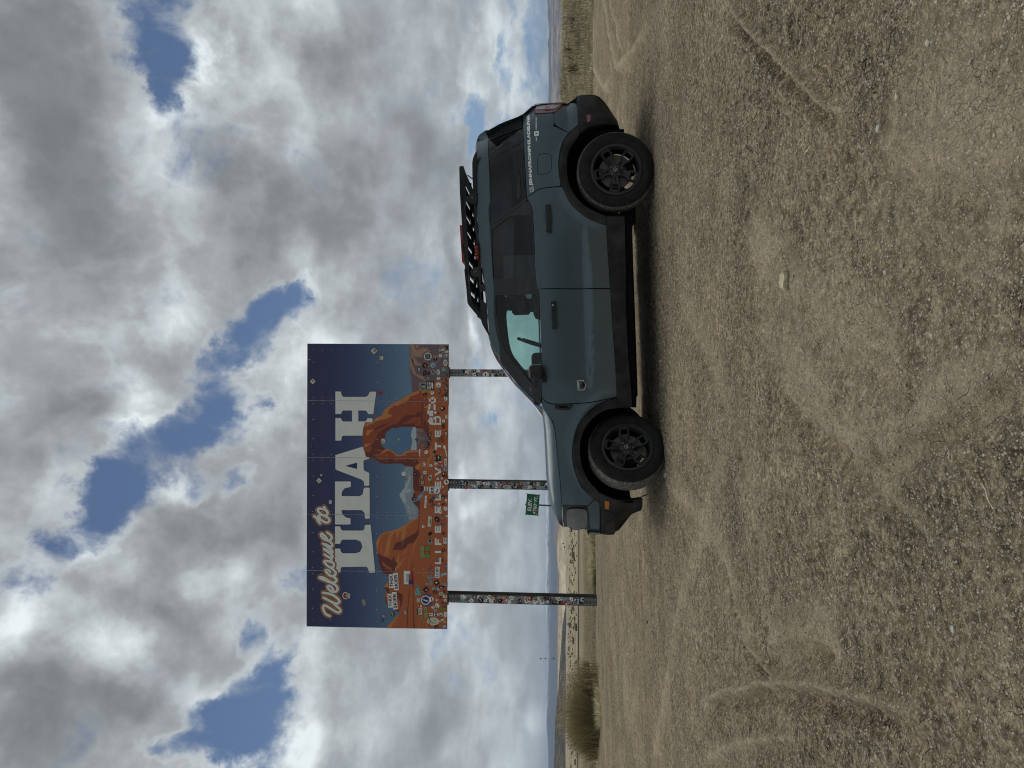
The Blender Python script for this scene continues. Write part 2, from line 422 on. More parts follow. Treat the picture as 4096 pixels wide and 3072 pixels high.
gm, n, b, out = new_mat('dirt')
t = n.node('ShaderNodeTexCoord'); O = t.outputs['Object']
sp = n.node('ShaderNodeSeparateXYZ'); n.put(sp.inputs[0], O)
dist = n.vm('LENGTH', O)
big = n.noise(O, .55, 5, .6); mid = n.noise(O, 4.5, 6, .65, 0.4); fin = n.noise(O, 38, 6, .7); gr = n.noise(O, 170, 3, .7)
col = n.ramp(n.m('ADD', n.m('MULTIPLY', big, .45), n.m('MULTIPLY', mid, .55)), [(.32, (.26, .225, .172)), (.5, (.345, .304, .240)), (.66, (.43, .387, .312))])
col = n.mix(n.rmap(n.noise(O, 1.3, 4, .6), .52, .72, 0, .38), col, (.39, .31, .225))
streak = n.noise(n.vm('MULTIPLY', n.vm('ADD', O, n.vm('SCALE', n.noise(O, .6, 3, .6, color=True), scale=.5)), (.30, 1.7, 1)), 1.0, 7, .68)
col = n.mix(n.rmap(streak, .36, .64, 0, 1), n.vm('SCALE', col, scale=.89), n.vm('SCALE', col, scale=1.07))
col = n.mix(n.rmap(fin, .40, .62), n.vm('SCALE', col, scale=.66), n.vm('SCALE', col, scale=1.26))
md2 = n.noise(O, 13, 6, .72, .3)
col = n.mix(n.rmap(md2, .40, .60), n.vm('SCALE', col, scale=.80), n.vm('SCALE', col, scale=1.14))
pit_shade = n.m('MULTIPLY', n.rmap(n.noise(O, 44, 6, .78), .43, .36, 0, 1), n.rmap(mid, .42, .6, 1, .35))  # crevice shade painted into the soil colour as dark speckles
col = n.mix(n.m('MULTIPLY', pit_shade, .70), col, (.09, .075, .057))
grit = n.rmap(n.noise(O, 150, 3, .8), .60, .70)
col = n.mix(n.m('MULTIPLY', grit, .35), col, (.66, .61, .50))
wv = n.vm('ADD', O, n.vm('SCALE', n.noise(O, 3.0, 3, .6, color=True), scale=.22))
cr1 = n.voronoi(wv, 9, 'DISTANCE_TO_EDGE'); cr2 = n.voronoi(wv, 24, 'DISTANCE_TO_EDGE')
cmask = n.m('MULTIPLY', n.rmap(n.noise(O, 1.1, 3, .6), .46, .60), n.rmap(n.noise(O, 7, 2, .6), .44, .56))
crk = n.m('MULTIPLY', n.rmap(cr1, .0, .024, 1, 0), cmask); crk2 = n.m('MULTIPLY', n.rmap(cr2, .0, .035, .7, 0), n.rmap(n.noise(O, 2.4, 3), .5, .62))
crack = n.m('MAXIMUM', crk, crk2)
crack = n.m('MULTIPLY', crack, n.rmap(dist, 3, 9, 1, .25))
col = n.mix(n.m('MULTIPLY', crack, .75), col, (.06, .05, .038))
vc = []
patchm = n.rmap(n.noise(O, .95, 5, .62, .4), .42, .60)
col = n.vm('SCALE', col, scale=n.rmap(patchm, 0, 1, 1.07, .93, 'LINEAR'))
for sc_, lo_, hi_ in ((28, .88, 1.10), (64, .74, 1.22), (135, .80, 1.18)):
    wj = n.vm('ADD', O, n.vm('SCALE', n.noise(O, sc_ * .6, 2, .6, color=True), scale=.9 / sc_))
    se = n.node('ShaderNodeSeparateColor'); n.put(se.inputs[0], n.voronoi(wj, sc_, 'F1', 'Color'))
    col = n.mix(patchm, n.vm('SCALE', col, scale=n.rmap(se.outputs[0], 0, 1, .2 + lo_ * .8, .2 + hi_ * .8, 'LINEAR')), n.vm('SCALE', col, scale=n.rmap(se.outputs[0], 0, 1, lo_, hi_, 'LINEAR')))
    vd = n.voronoi(wj, sc_, 'F1'); vc.append(vd)
    col = n.mix(n.m('MULTIPLY', n.rmap(vd, .50, .75), n.rmap(patchm, 0, 1, .45, .66, 'LINEAR')), col, n.vm('SCALE', col, scale=.50))
peb = n.voronoi(O, 75, 'F1'); pebc = n.voronoi(O, 75, 'F1', 'Color')
psel = n.node('ShaderNodeSeparateColor'); n.put(psel.inputs[0], pebc)
pm = n.m('MULTIPLY', n.rmap(peb, .30, .42, 1, 0), n.m('GREATER_THAN', psel.outputs[0], .72))
col = n.mix(n.m('MULTIPLY', pm, .55), col, n.mix(psel.outputs[1], (.26, .23, .18), (.52, .48, .40)))
tin = n.node('ShaderNodeAttribute', attribute_name='tint')
col = n.mix(n.m('MULTIPLY', n.m('MULTIPLY', tin.outputs['Fac'], n.rmap(n.noise(O, 9, 5, .7), .35, .6, .5, 1)), .60), col, (.53, .485, .40))
# beyond the lot: dry scrub, pale clay and grey-green plain
ymask = n.rmap(n.m('ADD', sp.outputs[1], n.m('MULTIPLY', n.m('SUBTRACT', n.noise(O, .5, 3), .5), 3.0)), 20.5, 22.5)
scrub = n.ramp(n.noise(O, 1.2, 8, .75), [(.34, (.06, .055, .036)), (.48, (.125, .11, .078)), (.62, (.21, .185, .132)), (.74, (.30, .26, .19))])
farp = n.ramp(n.m('ADD', n.m('MULTIPLY', n.noise(O, .05, 5, .7), .6), n.m('MULTIPLY', n.noise(O, .6, 5, .7), .4)), [(.38, (.13, .118, .09)), (.5, (.24, .215, .165)), (.6, (.36, .32, .245))])
scrub = n.mix(n.rmap(dist, 45, 110), scrub, farp)
green = n.m('MULTIPLY', n.rmap(n.noise(O, .9, 4, .7), .48, .62), n.rmap(sp.outputs[1], 19, 21, 0, 1))
green = n.m('MULTIPLY', green, n.rmap(sp.outputs[1], 24, 32, 1, 0))
col = n.mix(ymask, col, scrub)
col = n.mix(n.m('MULTIPLY', green, .35), col, (.075, .075, .045))
col = n.vm('MULTIPLY', col, (1.27, 1.17, .98))
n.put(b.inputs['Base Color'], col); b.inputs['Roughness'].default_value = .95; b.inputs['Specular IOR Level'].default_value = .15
hgt = n.m('ADD', n.m('MULTIPLY', n.noise(O, 26, 8, .72), 1.2), n.m('ADD', n.m('MULTIPLY', n.noise(O, 110, 4, .75), .35), n.m('MULTIPLY', crack, -.55)))
hgt = n.m('ADD', hgt, n.m('MULTIPLY', pm, .18))
hgt = n.m('SUBTRACT', hgt, n.m('MULTIPLY', vc[1], .30))
hgt = n.m('SUBTRACT', hgt, n.m('MULTIPLY', vc[0], .30))
bp = n.node('ShaderNodeBump'); bp.inputs['Strength'].default_value = 1.0; bp.inputs['Distance'].default_value = .034
n.put(bp.inputs['Height'], hgt); n.put(b.inputs['Normal'], bp.outputs[0])
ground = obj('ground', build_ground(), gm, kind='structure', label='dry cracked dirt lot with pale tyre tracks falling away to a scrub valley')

# ------------------------------------------------------------------ far land
def hill_mat(name, stops, scale, snow=None, stretch=(1, 1, 1), dots=None):
    m, n, b, out = new_mat(name)
    t = n.node('ShaderNodeTexCoord'); O = n.vm('MULTIPLY', t.outputs['Object'], stretch)
    f = n.m('ADD', n.m('MULTIPLY', n.noise(O, scale, 7, .68, .6), .65), n.m('MULTIPLY', n.noise(O, scale * 5, 5, .7), .35))
    c = n.ramp(f, stops)
    if dots:
        v = n.voronoi(t.outputs['Object'], dots[0], 'F1')
        k = n.m('MULTIPLY', n.rmap(v, .22, .30, 1, 0), n.rmap(n.noise(O, scale * .8, 3), dots[1], dots[1] + .06))
        c = n.mix(k, c, (.022, .026, .020))
    if snow:
        sp = n.node('ShaderNodeSeparateXYZ'); n.put(sp.inputs[0], t.outputs['Object'])
        k = n.m('ADD', sp.outputs[2], n.m('MULTIPLY', n.m('SUBTRACT', n.noise(O, scale * 3, 6, .7), .5), snow[1]))
        c = n.mix(n.rmap(k, snow[0] - snow[2], snow[0] + snow[2]), c, (.80, .82, .85))
    n.put(b.inputs['Base Color'], c); b.inputs['Roughness'].default_value = .95; b.inputs['Specular IOR Level'].default_value = .1
    return m

def ridge(name, crest, Yc, Yf, Yb, zbase, mat, amp, label, nx=260, ny=44, gully=1.0, seed=1, pad=.25):
    """a range of hills: its crest stands at distance Yc under the given skyline, with slopes down to Yf in front and Yb behind"""
    crest = sorted(crest, key=lambda p: -p[1])
    P0 = [at_Y(px, py, Yc) for px, py in crest]
    xs = np.array([p.x for p in P0]); zs = np.array([p.z for p in P0])
    w = xs[-1] - xs[0]
    X = np.linspace(xs[0] - pad * w * .02, xs[-1] + pad * w * .02, nx)
    top = np.interp(X, xs, zs)
    T = np.concatenate([np.linspace(0, 1, ny), 1 + np.linspace(0, 1, 12)[1:]])
    TT, XX = np.meshgrid(T, X, indexing='ij')
    top2 = np.broadcast_to(top, TT.shape)
    u = np.where(TT <= 1, TT, 2 - TT)
    YY = np.where(TT <= 1, Yf + (Yc - Yf) * TT, Yc + (Yb - Yc) * (TT - 1))
    s = Yc * .02
    g = np.abs(fbm(XX / s * .9, YY / s * .25 * (Yc / max(Yc - Yf, 1)) ** 0 , 4, seed)) * 2
    prof = u ** .8
    hh = (top2 - zbase) * prof - gully * amp * g * np.sin(np.pi * np.clip(u, 0, 1)) ** .8
    # the crest must stay the skyline: keep every slope point under the line from the eye to the crest
    lim = CAM.z + (top2 - CAM.z) * (YY / Yc) - .0004 * (Yc - YY)
    ZZ = np.minimum(zbase + np.maximum(hh, 0), np.where(TT < 1, lim, 1e9))
    # X opens with the distance so that the range runs along the line of sight edges
    V = np.stack([XX, YY, ZZ], -1).reshape(-1, 3)
    ny2 = len(T); i = np.arange(ny2 - 1)[:, None] * nx; j = np.arange(nx - 1)[None, :]
    F = np.stack([i + j, i + j + 1, i + nx + j + 1, i + nx + j], -1).reshape(-1, 4)
    o = obj(name, mesh_np(name, V, F), mat, kind='structure', label=label)
    return o

far_snow = hill_mat('snowy_mountain', [(.3, (.05, .07, .12)), (.6, (.10, .12, .17))], .0016, snow=(118, 150, 24))
blue_mt = hill_mat('blue_mountain', [(.3, (.035, .045, .07)), (.6, (.08, .085, .11))], .003, snow=(108, 80, 12))
clay = hill_mat('clay_badlands', [(.36, (.26, .22, .165)), (.48, (.42, .365, .265)), (.60, (.60, .53, .385))], .02, stretch=(1, .3, 3), dots=(.22, .50))
greyclay = hill_mat('grey_clay', [(.36, (.20, .18, .15)), (.5, (.29, .265, .22)), (.62, (.42, .38, .30))], .03, stretch=(1, .4, 3))
juniper = hill_mat('juniper_slope', [(.36, (.035, .036, .032)), (.5, (.075, .070, .056)), (.62, (.20, .175, .135))], .05, dots=(.16, .40))
redhill = hill_mat('reddish_foothill', [(.3, (.13, .10, .09)), (.6, (.21, .155, .125))], .006)
purple = hill_mat('right_range_rock', [(.36, (.07, .08, .13)), (.48, (.17, .16, .18)), (.58, (.36, .30, .28))], .006, stretch=(1, .5, 2.5))
slate = hill_mat('right_range_slate', [(.3, (.06, .075, .10)), (.6, (.10, .12, .15))], .004)

ridge('snowy_mountains', [(2181, 1985), (2184, 2060), (2182, 2100), (2186, 2135), (2180, 2160), (2185, 2200), (2182, 2250), (2185, 2300), (2181, 2340), (2186, 2400),
      (2184, 2460), (2188, 2520), (2188, 2570), (2191, 2620), (2190, 2700), (2186, 2760), (2183, 2810), (2180, 2890), (2187, 2930), (2192, 3010), (2193, 3120), (2196, 3300), (2215, 1850), (2238, 1600)],
      8600, 7600, 9600, -20, far_snow, 55, 'faint snow covered mountains along the far horizon', seed=3)
ridge('blue_mountains', [(2238, 1450), (2215, 1650), (2196, 1800), (2186, 1880), (2190, 1930), (2197, 1975), (2198, 2020), (2194, 2050), (2197, 2100), (2200, 2150), (2201, 2190), (2204, 2240), (2203, 2300), (2206, 2360), (2203, 2420),
      (2202, 2480), (2199, 2540), (2200, 2600), (2197, 2640), (2196, 2700), (2198, 2760), (2190, 2830), (2186, 2880), (2188, 2925), (2194, 2990), (2195, 3090), (2200, 3300)],
      6800, 5200, 7600, -18, blue_mt, 40, 'long blue mountain range under the clouds at left', seed=5)
ridge('reddish_foothills', [(2241, 1500), (2228, 1700), (2214, 1900), (2212, 1960), (2216, 2060), (2222, 2110), (2214, 2125), (2217, 2160), (2226, 2200), (2228, 2300), (2226, 2420), (2226, 2560), (2229, 2700), (2226, 2900), (2226, 3090), (2226, 3300)],
      3600, 2900, 4200, -16, redhill, 14, 'low reddish foothills in front of the blue mountains', seed=7)
ridge('badlands', [(2256, 1500), (2245, 1800), (2240, 2040), (2238, 2110), (2232, 2140), (2229, 2180), (2229, 2240), (2232, 2270), (2238, 2290), (2236, 2360), (2233, 2440), (2232, 2500), (2231, 2560), (2231, 2640), (2231, 2700), (2230, 2800), (2228, 2900), (2228, 3090), (2228, 3300)],
      950, 760, 1150, -13, clay, 5.0, 'pale badland hills dotted with junipers beyond the plain', gully=1.3, seed=9)
ridge('clay_flats', [(2275, 1500), (2264, 1800), (2262, 2040), (2268, 2110), (2270, 2160), (2270, 2220), (2269, 2300), (2268, 2380), (2267, 2450), (2264, 2520), (2262, 2600), (2265, 2700), (2262, 2800), (2262, 3090), (2262, 3300)],
      560, 430, 640, -9.5, greyclay, 3.0, 'grey clay benches below the badlands', gully=1.2, seed=12)
ridge('juniper_ridge', [(2272, 2330), (2262, 2420), (2250, 2500), (2246, 2560), (2240, 2640), (2236, 2700), (2232, 2760), (2226, 2820), (2221, 2880), (2219, 2940), (2218, 3000), (2214, 3072), (2212, 3200)],
      740, 600, 820, -11, juniper, 4.0, 'dark juniper covered ridge behind the brush at far left', gully=1.2, seed=14)
# right hand ranges
ridge('slate_range', [(2186, -60), (2189, 0), (2192, 30), (2190, 55), (2194, 90), (2197, 130), (2195, 150), (2190, 175), (2194, 200), (2195, 280), (2195, 330), (2193, 420), (2193, 520), (2200, 800), (2238, 1100)],
      5200, 4300, 5900, -16, slate, 25, 'slate blue mountain range on the right horizon', seed=21)
ridge('right_foothills', [(2196, -60), (2198, 0), (2202, 60), (2202, 120), (2204, 200), (2203, 230), (2207, 300), (2206, 360), (2204, 430), (2206, 520), (2215, 800), (2244, 1100)],
      2600, 1500, 2900, -15, purple, 26, 'pink and purple foothills behind the grassy bank', gully=1.4, seed=23, ny=70)

def ribbon(name, pts, w, mat, label, dz=.05):
    """a road laid on the land: centre line given as (x, y) points"""
    V = []; F = []
    for i, (x, y) in enumerate(pts):
        a = pts[max(0, i - 1)]; c = pts[min(len(pts) - 1, i + 1)]
        d = Vector((c[0] - a[0], c[1] - a[1])).normalized(); nn = Vector((-d.y, d.x)) * w / 2
        for s in (-1, 1):
            q = (x + nn.x * s, y + nn.y * s); V.append((q[0], q[1], float(ground_base(*q)) + dz))
        if i: F.append((2 * i - 2, 2 * i - 1, 2 * i + 1, 2 * i))
    return obj(name, mesh_np(name, V, F), mat, kind='structure', label=label)
asph = simple('asphalt', (.055, .053, .05), .9, vary=.3, scale=.3)
ribbon('highway', [(x, 128 + .04 * x) for x in range(-110, 30, 5)], 7.5, asph, 'dark strip of highway crossing the plain at left', .12)
ribbon('dirt_road', [(x, 106 + .04 * x) for x in range(-90, 30, 5)], 3.0, simple('road_dirt', (.20, .175, .135), .95, scale=.3), 'pale dirt track beside the highway at left', .09)
ribbon('plain_road', [(x, 520) for x in range(100, 420, 20)], 40, simple('plain_grey', (.19, .185, .18), .95, scale=.05), 'grey road strip on the plain behind the grassy bank', .6)
ribbon('plain_verge', [(x, 640) for x in range(120, 520, 20)], 60, simple('plain_pale', (.44, .38, .31), .95, scale=.05), 'pale verge beyond the grey road strip at right', .8)

# ------------------------------------------------------------------ haze
hm = bpy.data.materials.new('haze'); hm.use_nodes = True
hn = NB(hm.node_tree); hn.n.clear()
ho = hn.node('ShaderNodeOutputMaterial'); hv = hn.node('ShaderNodeVolumePrincipled')
hv.inputs['Color'].default_value = (.62, .78, .98, 1); hv.inputs['Density'].default_value = HAZE_D; hv.inputs['Anisotropy'].default_value = 0.0
hn.l.new(hv.outputs[0], ho.inputs['Volume'])
def box_mesh(name, a, b):
    x0, y0, z0 = a; x1, y1, z1 = b
    V = [(x0, y0, z0), (x1, y0, z0), (x1, y1, z0), (x0, y1, z0), (x0, y0, z1), (x1, y0, z1), (x1, y1, z1), (x0, y1, z1)]
    F = [(0, 3, 2, 1), (4, 5, 6, 7), (0, 1, 5, 4), (1, 2, 6, 5), (2, 3, 7, 6), (3, 0, 4, 7)]
    return mesh_np(name, V, F, smooth=False)
obj('haze', box_mesh('haze', (-15500, -15500, -40), (15500, 15500, 205)), hm, kind='stuff', label='thin blue air between the camera and the far mountains')

# ================================================================== the welcome sign
SY = 19.0                                        # distance of the sign face
def flat_mat(name, c, rough=.55): return simple(name, c, rough, vary=.04, scale=3, spec=.3)
def poly_clean(pts):
    out = []
    for p in pts:
        if not out or (abs(p[0] - out[-1][0]) + abs(p[1] - out[-1][1])) > 1e-5: out.append(p)
    return out
class Flat:
    """collects flat printed shapes on one plane; every shape sits a hair in front of the one before"""
    def __init__(s, frame_y, step=.00025): s.V = []; s.F = []; s.M = []; s.mats = []; s.y = frame_y; s.k = 0; s.step = step
    def mi(s, m):
        if m not in s.mats: s.mats.append(m)
        return s.mats.index(m)
    def poly(s, xz, m, holes=()):
        loops = [poly_clean(xz)] + [poly_clean(h) for h in holes]
        s.starts = getattr(s, 'starts', []) + [(len(s.V), len(s.F))]
        tri = tessellate_polygon([[Vector((a, b, 0)) for a, b in l] for l in loops])
        flat = [p for l in loops for p in l]; b0 = len(s.V); y = s.y - s.k * s.step; s.k += 1
        s.V += [(a, y, b) for a, b in flat]
        for t in tri:
            p, q, r = (flat[i] for i in t)
            if (q[0] - p[0]) * (r[1] - p[1]) - (q[1] - p[1]) * (r[0] - p[0]) < 0: t = (t[0], t[2], t[1])
            s.F.append(tuple(b0 + i for i in t)); s.M.append(s.mi(m))
    def px(s, pts, m, holes=(), Y=None):
        f = lambda l: [(q.x, q.z) for q in (at_Y(a, b, Y or SY) for a, b in l)]
        s.poly(f(pts), m, [f(h) for h in holes])
    def obj(s, name, parent, origin=(0, 0, 0), **kw):
        V = np.array(s.V) - np.array(origin)
        me = mesh_np(name, V, np.array(s.F), smooth=False, mat_idx=s.M)
        o = obj(name, me, s.mats, parent, **kw)
        return o
def disc_pts(cx, cz, rx, rz, n=16, rot=0):
    c, s_ = math.cos(rot), math.sin(rot)
    return [(cx + rx * math.cos(a) * c - rz * math.sin(a) * s_, cz + rx * math.cos(a) * s_ + rz * math.sin(a) * c) for a in (2 * math.pi * i / n for i in range(n))]
def rect_pts(cx, cz, w, h, rot=0, cut=0.0):
    c, s_ = math.cos(rot), math.sin(rot); k = cut * min(w, h)
    raw = [(-w / 2 + k, -h / 2), (w / 2 - k, -h / 2), (w / 2, -h / 2 + k), (w / 2, h / 2 - k), (w / 2 - k, h / 2), (-w / 2 + k, h / 2), (-w / 2, h / 2 - k), (-w / 2, -h / 2 + k)] if k else \
          [(-w / 2, -h / 2), (w / 2, -h / 2), (w / 2, h / 2), (-w / 2, h / 2)]
    return [(cx + a * c - b_ * s_, cz + a * s_ + b_ * c) for a, b_ in raw]

def catmull(pts, sub=4, closed=False):
    out = []; N = len(pts)
    for i in range(N if closed else N - 1):
        p0 = pts[(i - 1) % N] if (closed or i > 0) else pts[0]; p1 = pts[i]; p2 = pts[(i + 1) % N]
        p3 = pts[(i + 2) % N] if (closed or i + 2 < N) else pts[-1]
        for k in range(sub):
            t = k / sub; t2 = t * t; t3 = t2 * t
            out.append(tuple(.5 * ((2 * b) + (c - a) * t + (2 * a - 5 * b + 4 * c - d) * t2 + (-a + 3 * b - 3 * c + d) * t3) for a, b, c, d in zip(p0, p1, p2, p3)))
    if not closed: out.append(tuple(pts[-1]))
    return out

_txt_cache = {}
def text_tris(string, bold=0.0):
    key = (string, bold)
    if key in _txt_cache: return _txt_cache[key]
    cu = bpy.data.curves.new('lettering', 'FONT'); cu.body = string; cu.offset = bold; cu.resolution_u = 2
    o = bpy.data.objects.new('lettering', cu); COL.objects.link(o)
    dg = bpy.context.evaluated_depsgraph_get(); me = bpy.data.meshes.new_from_object(o.evaluated_get(dg))
    me.calc_loop_triangles()
    V = np.array([v.co[:2] for v in me.vertices]); T = np.array([t.vertices[:] for t in me.loop_triangles])
    bpy.data.objects.remove(o); bpy.data.curves.remove(cu); bpy.data.meshes.remove(me)
    V = (V - V.min(0)) / (V.max(0) - V.min(0)) - .5
    _txt_cache[key] = (V, T); return V, T
def add_text(fl, string, cx, cz, w, h, rot, m, bold=.02):
    V, T = text_tris(string, bold); c, s_ = math.cos(rot), math.sin(rot)
    b0 = len(fl.V); y = fl.y - fl.k * fl.step; fl.k += 1
    X = V[:, 0] * w; Z = V[:, 1] * h
    fl.V += [(cx + a * c - b_ * s_, y, cz + a * s_ + b_ * c) for a, b_ in zip(X, Z)]
    mi = fl.mi(m)
    for t in T: fl.F.append(tuple(int(b0 + i) for i in t)); fl.M.append(mi)

WHITE = flat_mat('print_white', (.69, .73, .70)); INK = flat_mat('print_black', (.012, .012, .014))
# panel: printed sky running from deep navy at the top to a dusty blue lower down
skym, n, b, out = new_mat('printed_sky')
tl = at_Y(1226, 2506, SY); br = at_Y(1795, 1377, SY)
t = n.node('ShaderNodeTexCoord'); sp = n.node('ShaderNodeSeparateXYZ'); n.put(sp.inputs[0], t.outputs['Object'])
g = n.rmap(sp.outputs[2], br.z, tl.z, 1, 0, 'LINEAR')
g = n.m('ADD', g, n.m('MULTIPLY', n.m('SUBTRACT', n.noise(t.outputs['Object'], .5, 2), .5), .04))
c = n.ramp(g, [(0.0, (.008, .012, .07)), (.18, (.012, .020, .105)), (.36, (.028, .055, .17)), (.55, (.065, .135, .25)), (.75, (.12, .23, .37)), (1, (.15, .27, .41))])
c = n.mix(n.rmap(n.noise(t.outputs['Object'], 30, 4), .4, .7, 0, .08), c, (.2, .2, .2))
n.put(b.inputs['Base Color'], c); b.inputs['Roughness'].default_value = .42
alu = simple('galvanised_steel', (.30, .31, .31), .5, metal=.6, vary=.25, scale=6)
TAN, MAROON = flat_mat('print_tan', (.46, .25, .085)), flat_mat('print_maroon', (.15, .030, .022))
OR1, OR2, OR3, OR4 = flat_mat('print_orange', (.40, .115, .042)), flat_mat('print_light_orange', (.50, .20, .065)), flat_mat('print_rust', (.30, .075, .032)), flat_mat('print_dark_rust', (.155, .04, .032))
PLUM, MAUVE, TAUPE = flat_mat('print_plum', (.17, .115, .135)), flat_mat('print_mauve', (.235, .17, .165)), flat_mat('print_taupe', (.36, .235, .17))
SNOW, SNOWSH, SNOWD = flat_mat('print_snow', (.42, .50, .55)), flat_mat('print_snow_shade', (.27, .34, .40)), flat_mat('print_blue_grey', (.23, .29, .36))

sign = obj('welcome_sign', None, label='large welcome sign with an orange rock arch, sky and stickers on three steel posts', cat='sign')
base = on_ground(2385, 2398)
sign.location = (at_Y(1790, 1940, SY).x, SY, float(ground_base(-2.6, SY)))
OX = sign.location.copy()
def S(fl, name, parent=None, **kw):
    V = np.array(fl.V) - np.array(OX)
    if parent is None: V[:, 1] *= .28          # print and stickers lie almost flat on the panels
    return obj(name, mesh_np(name, V, np.array(fl.F), smooth=False, mat_idx=fl.M), fl.mats, parent or sign, **kw)
def S_each(fl, name):
    st = fl.starts + [(len(fl.V), len(fl.F))]
    for (v0, f0), (v1, f1) in zip(st, st[1:]):
        g = Flat(0); g.V = fl.V[v0:v1]; g.F = [tuple(i - v0 for i in f) for f in fl.F[f0:f1]]; g.mats = [fl.mats[fl.M[f0]]]; g.M = [0] * (f1 - f0); S(g, name)
def boxes(bs, flat=True):
    V = []; F = []
    for (x0, y0, z0, x1, y1, z1) in bs:
        k = len(V)
        V += [(x0, y0, z0), (x1, y0, z0), (x1, y1, z0), (x0, y1, z0), (x0, y0, z1), (x1, y0, z1), (x1, y1, z1), (x0, y1, z1)]
        F += [tuple(k + i for i in f) for f in [(0, 3, 2, 1), (4, 5, 6, 7), (0, 1, 5, 4), (1, 2, 6, 5), (2, 3, 7, 6), (3, 0, 4, 7)]]
    return V, F
# object coordinates of the panels are relative to the sign's base: shift the gradient accordingly
for nd in skym.node_tree.nodes:
    if nd.type == 'MAP_RANGE' and abs(nd.inputs[1].default_value - br.z) < 1e-5:
        nd.inputs[1].default_value = br.z - OX.z; nd.inputs[2].default_value = tl.z - OX.z
seams = [2506, 2281, 2056, 1829, 1602, 1374]
cor_t = [at_Y(1226.3 + (2506 - y) * .0027, y, SY) for y in seams]; cor_b = [at_Y(1789 + (2517 - y) * .0053, y + (11 - (2506 - y) * .0071), SY) for y in seams]
TH = .012
for i in range(5):
    a, c_, d, e = cor_t[i], cor_t[i + 1], cor_b[i + 1], cor_b[i]
    g = .002
    quad = [(a.x + g, a.z), (c_.x - g, c_.z), (d.x - g, d.z), (e.x + g, e.z)]
    V = [(x - OX.x, .0, z - OX.z) for x, z in quad] + [(x - OX.x, TH, z - OX.z) for x, z in quad]
    F = [(0, 1, 2, 3)[::-1], (4, 5, 6, 7), (0, 4, 5, 1)[::-1], (1, 5, 6, 2)[::-1], (2, 6, 7, 3)[::-1], (3, 7, 4, 0)[::-1]]
    obj('panel', mesh_np('panel', V, F, smooth=False), skym, sign)
# stringers behind, posts
zt, zb_ = tl.z - OX.z, br.z - OX.z
for zz in (zb_ + .25, zb_ + 1.3, zb_ + 2.45, zt - .3):
    V, F = boxes([(cor_t[0].x + .05 - OX.x, TH + .002, zz, cor_t[-1].x - .05 - OX.x, TH + .06, zz + .07)])
    obj('stringer', mesh_np('stringer', V, F, smooth=False), alu, sign)
stm, n, b, out = new_mat('post_steel')
t = n.node('ShaderNodeTexCoord'); O = t.outputs['Object']
f = n.noise(O, 5, 6, .7)
n.put(b.inputs['Base Color'], n.ramp(f, [(.3, (.06, .062, .06)), (.6, (.12, .125, .122)), (.75, (.18, .18, .175))])); b.inputs['Metallic'].default_value = .35; b.inputs['Roughness'].default_value = .55
POSTY = SY + TH + .062
posts = []
for (yt, yl, yr) in ((2367, 2415, 2372), (0, 0, 0), (0, 0, 0)): pass
for (pl, pr) in (((1850, 2411), (1850, 2378)), ((1850, 1955), (1850, 1923)), ((1850, 1506), (1850, 1477))):
    x0 = at_Y(*pl, POSTY).x - OX.x; x1 = at_Y(*pr, POSTY).x - OX.x
    xm = (x0 + x1) / 2; y0 = POSTY - OX.y; dep = .33; tf = .018
    zg = float(ground_base(xm + OX.x, POSTY)) - OX.z - .25
    V, F = boxes([(x0, y0, zg, x1, y0 + tf, zt - .12), (xm - .007, y0 + tf, zg, xm + .007, y0 + dep - tf, zt - .12), (x0, y0 + dep - tf, zg, x1, y0 + dep, zt - .12)])
    p = obj('post', mesh_np('post', V, F, smooth=False), stm, sign)
    posts.append((x0, x1, y0, dep, zg + .25, p))
    # bolted splice plates under the sign and at the foot
    for za, zb2 in ((zb_ - .34, zb_ - .02), (zg + .25, zg + .60)):
        V, F = boxes([(x0 + .01, y0 - .012, za, x1 - .01, y0 - .001, zb2)])
        pl_ = obj('splice_plate', mesh_np('splice_plate', V, F, smooth=False), stm, p)
        bs = []
        for r_ in range(4):
            for c2 in (0.22, .78):
                bx_ = x0 + (x1 - x0) * c2; bz = za + (zb2 - za) * (r_ + .5) / 4
                bs.append((bx_ - .016, y0 - .026, bz - .016, bx_ + .016, y0 - .012, bz + .016))
        V, F = boxes(bs); obj('bolts', mesh_np('bolts', V, F, smooth=False), alu, p, kind='stuff')
    # angle clips that hold the stringers to the post
    V, F = boxes([(x0 - .05, y0 - .045, zb_ - .03, x1 + .05, y0 - .001, zb_ + .012)])
    obj('bracket', mesh_np('bracket', V, F, smooth=False), stm, p)

# ---------------- printed landscape
L = Flat(SY - .0012)
L.px(E3((740, 72), (1392, 72), (1392, 1080), (900, 1080), (778, 870), (770, 700), (742, 560), (742, 300), (738, 150)), PLUM)
L.px(E3((740, 160), (780, 220), (800, 270), (850, 330), (860, 370), (1000, 430), (1100, 455), (1070, 430), (960, 420), (830, 420), (800, 340), (760, 260), (745, 300), (748, 440), (800, 560), (830, 580), (900, 630), (1010, 680), (960, 600), (930, 590), (850, 560), (800, 430)), TAUPE)
L.px(E3((742, 75), (820, 75), (830, 150), (880, 165), (970, 130), (1030, 140), (1095, 195), (1000, 190), (960, 230), (940, 285), (830, 285), (800, 250), (770, 170)), TAUPE)
L.px(E3((742, 440), (760, 560), (790, 665), (768, 700), (750, 560)), MAUVE)
L.px(E3((1240, 80), (1390, 80), (1390, 300), (1250, 300), (1180, 420), (1165, 320), (1215, 200)), MAUVE)
L.px(E3((1140, 250), (1180, 260), (1170, 330), (1130, 300)), TAUPE)
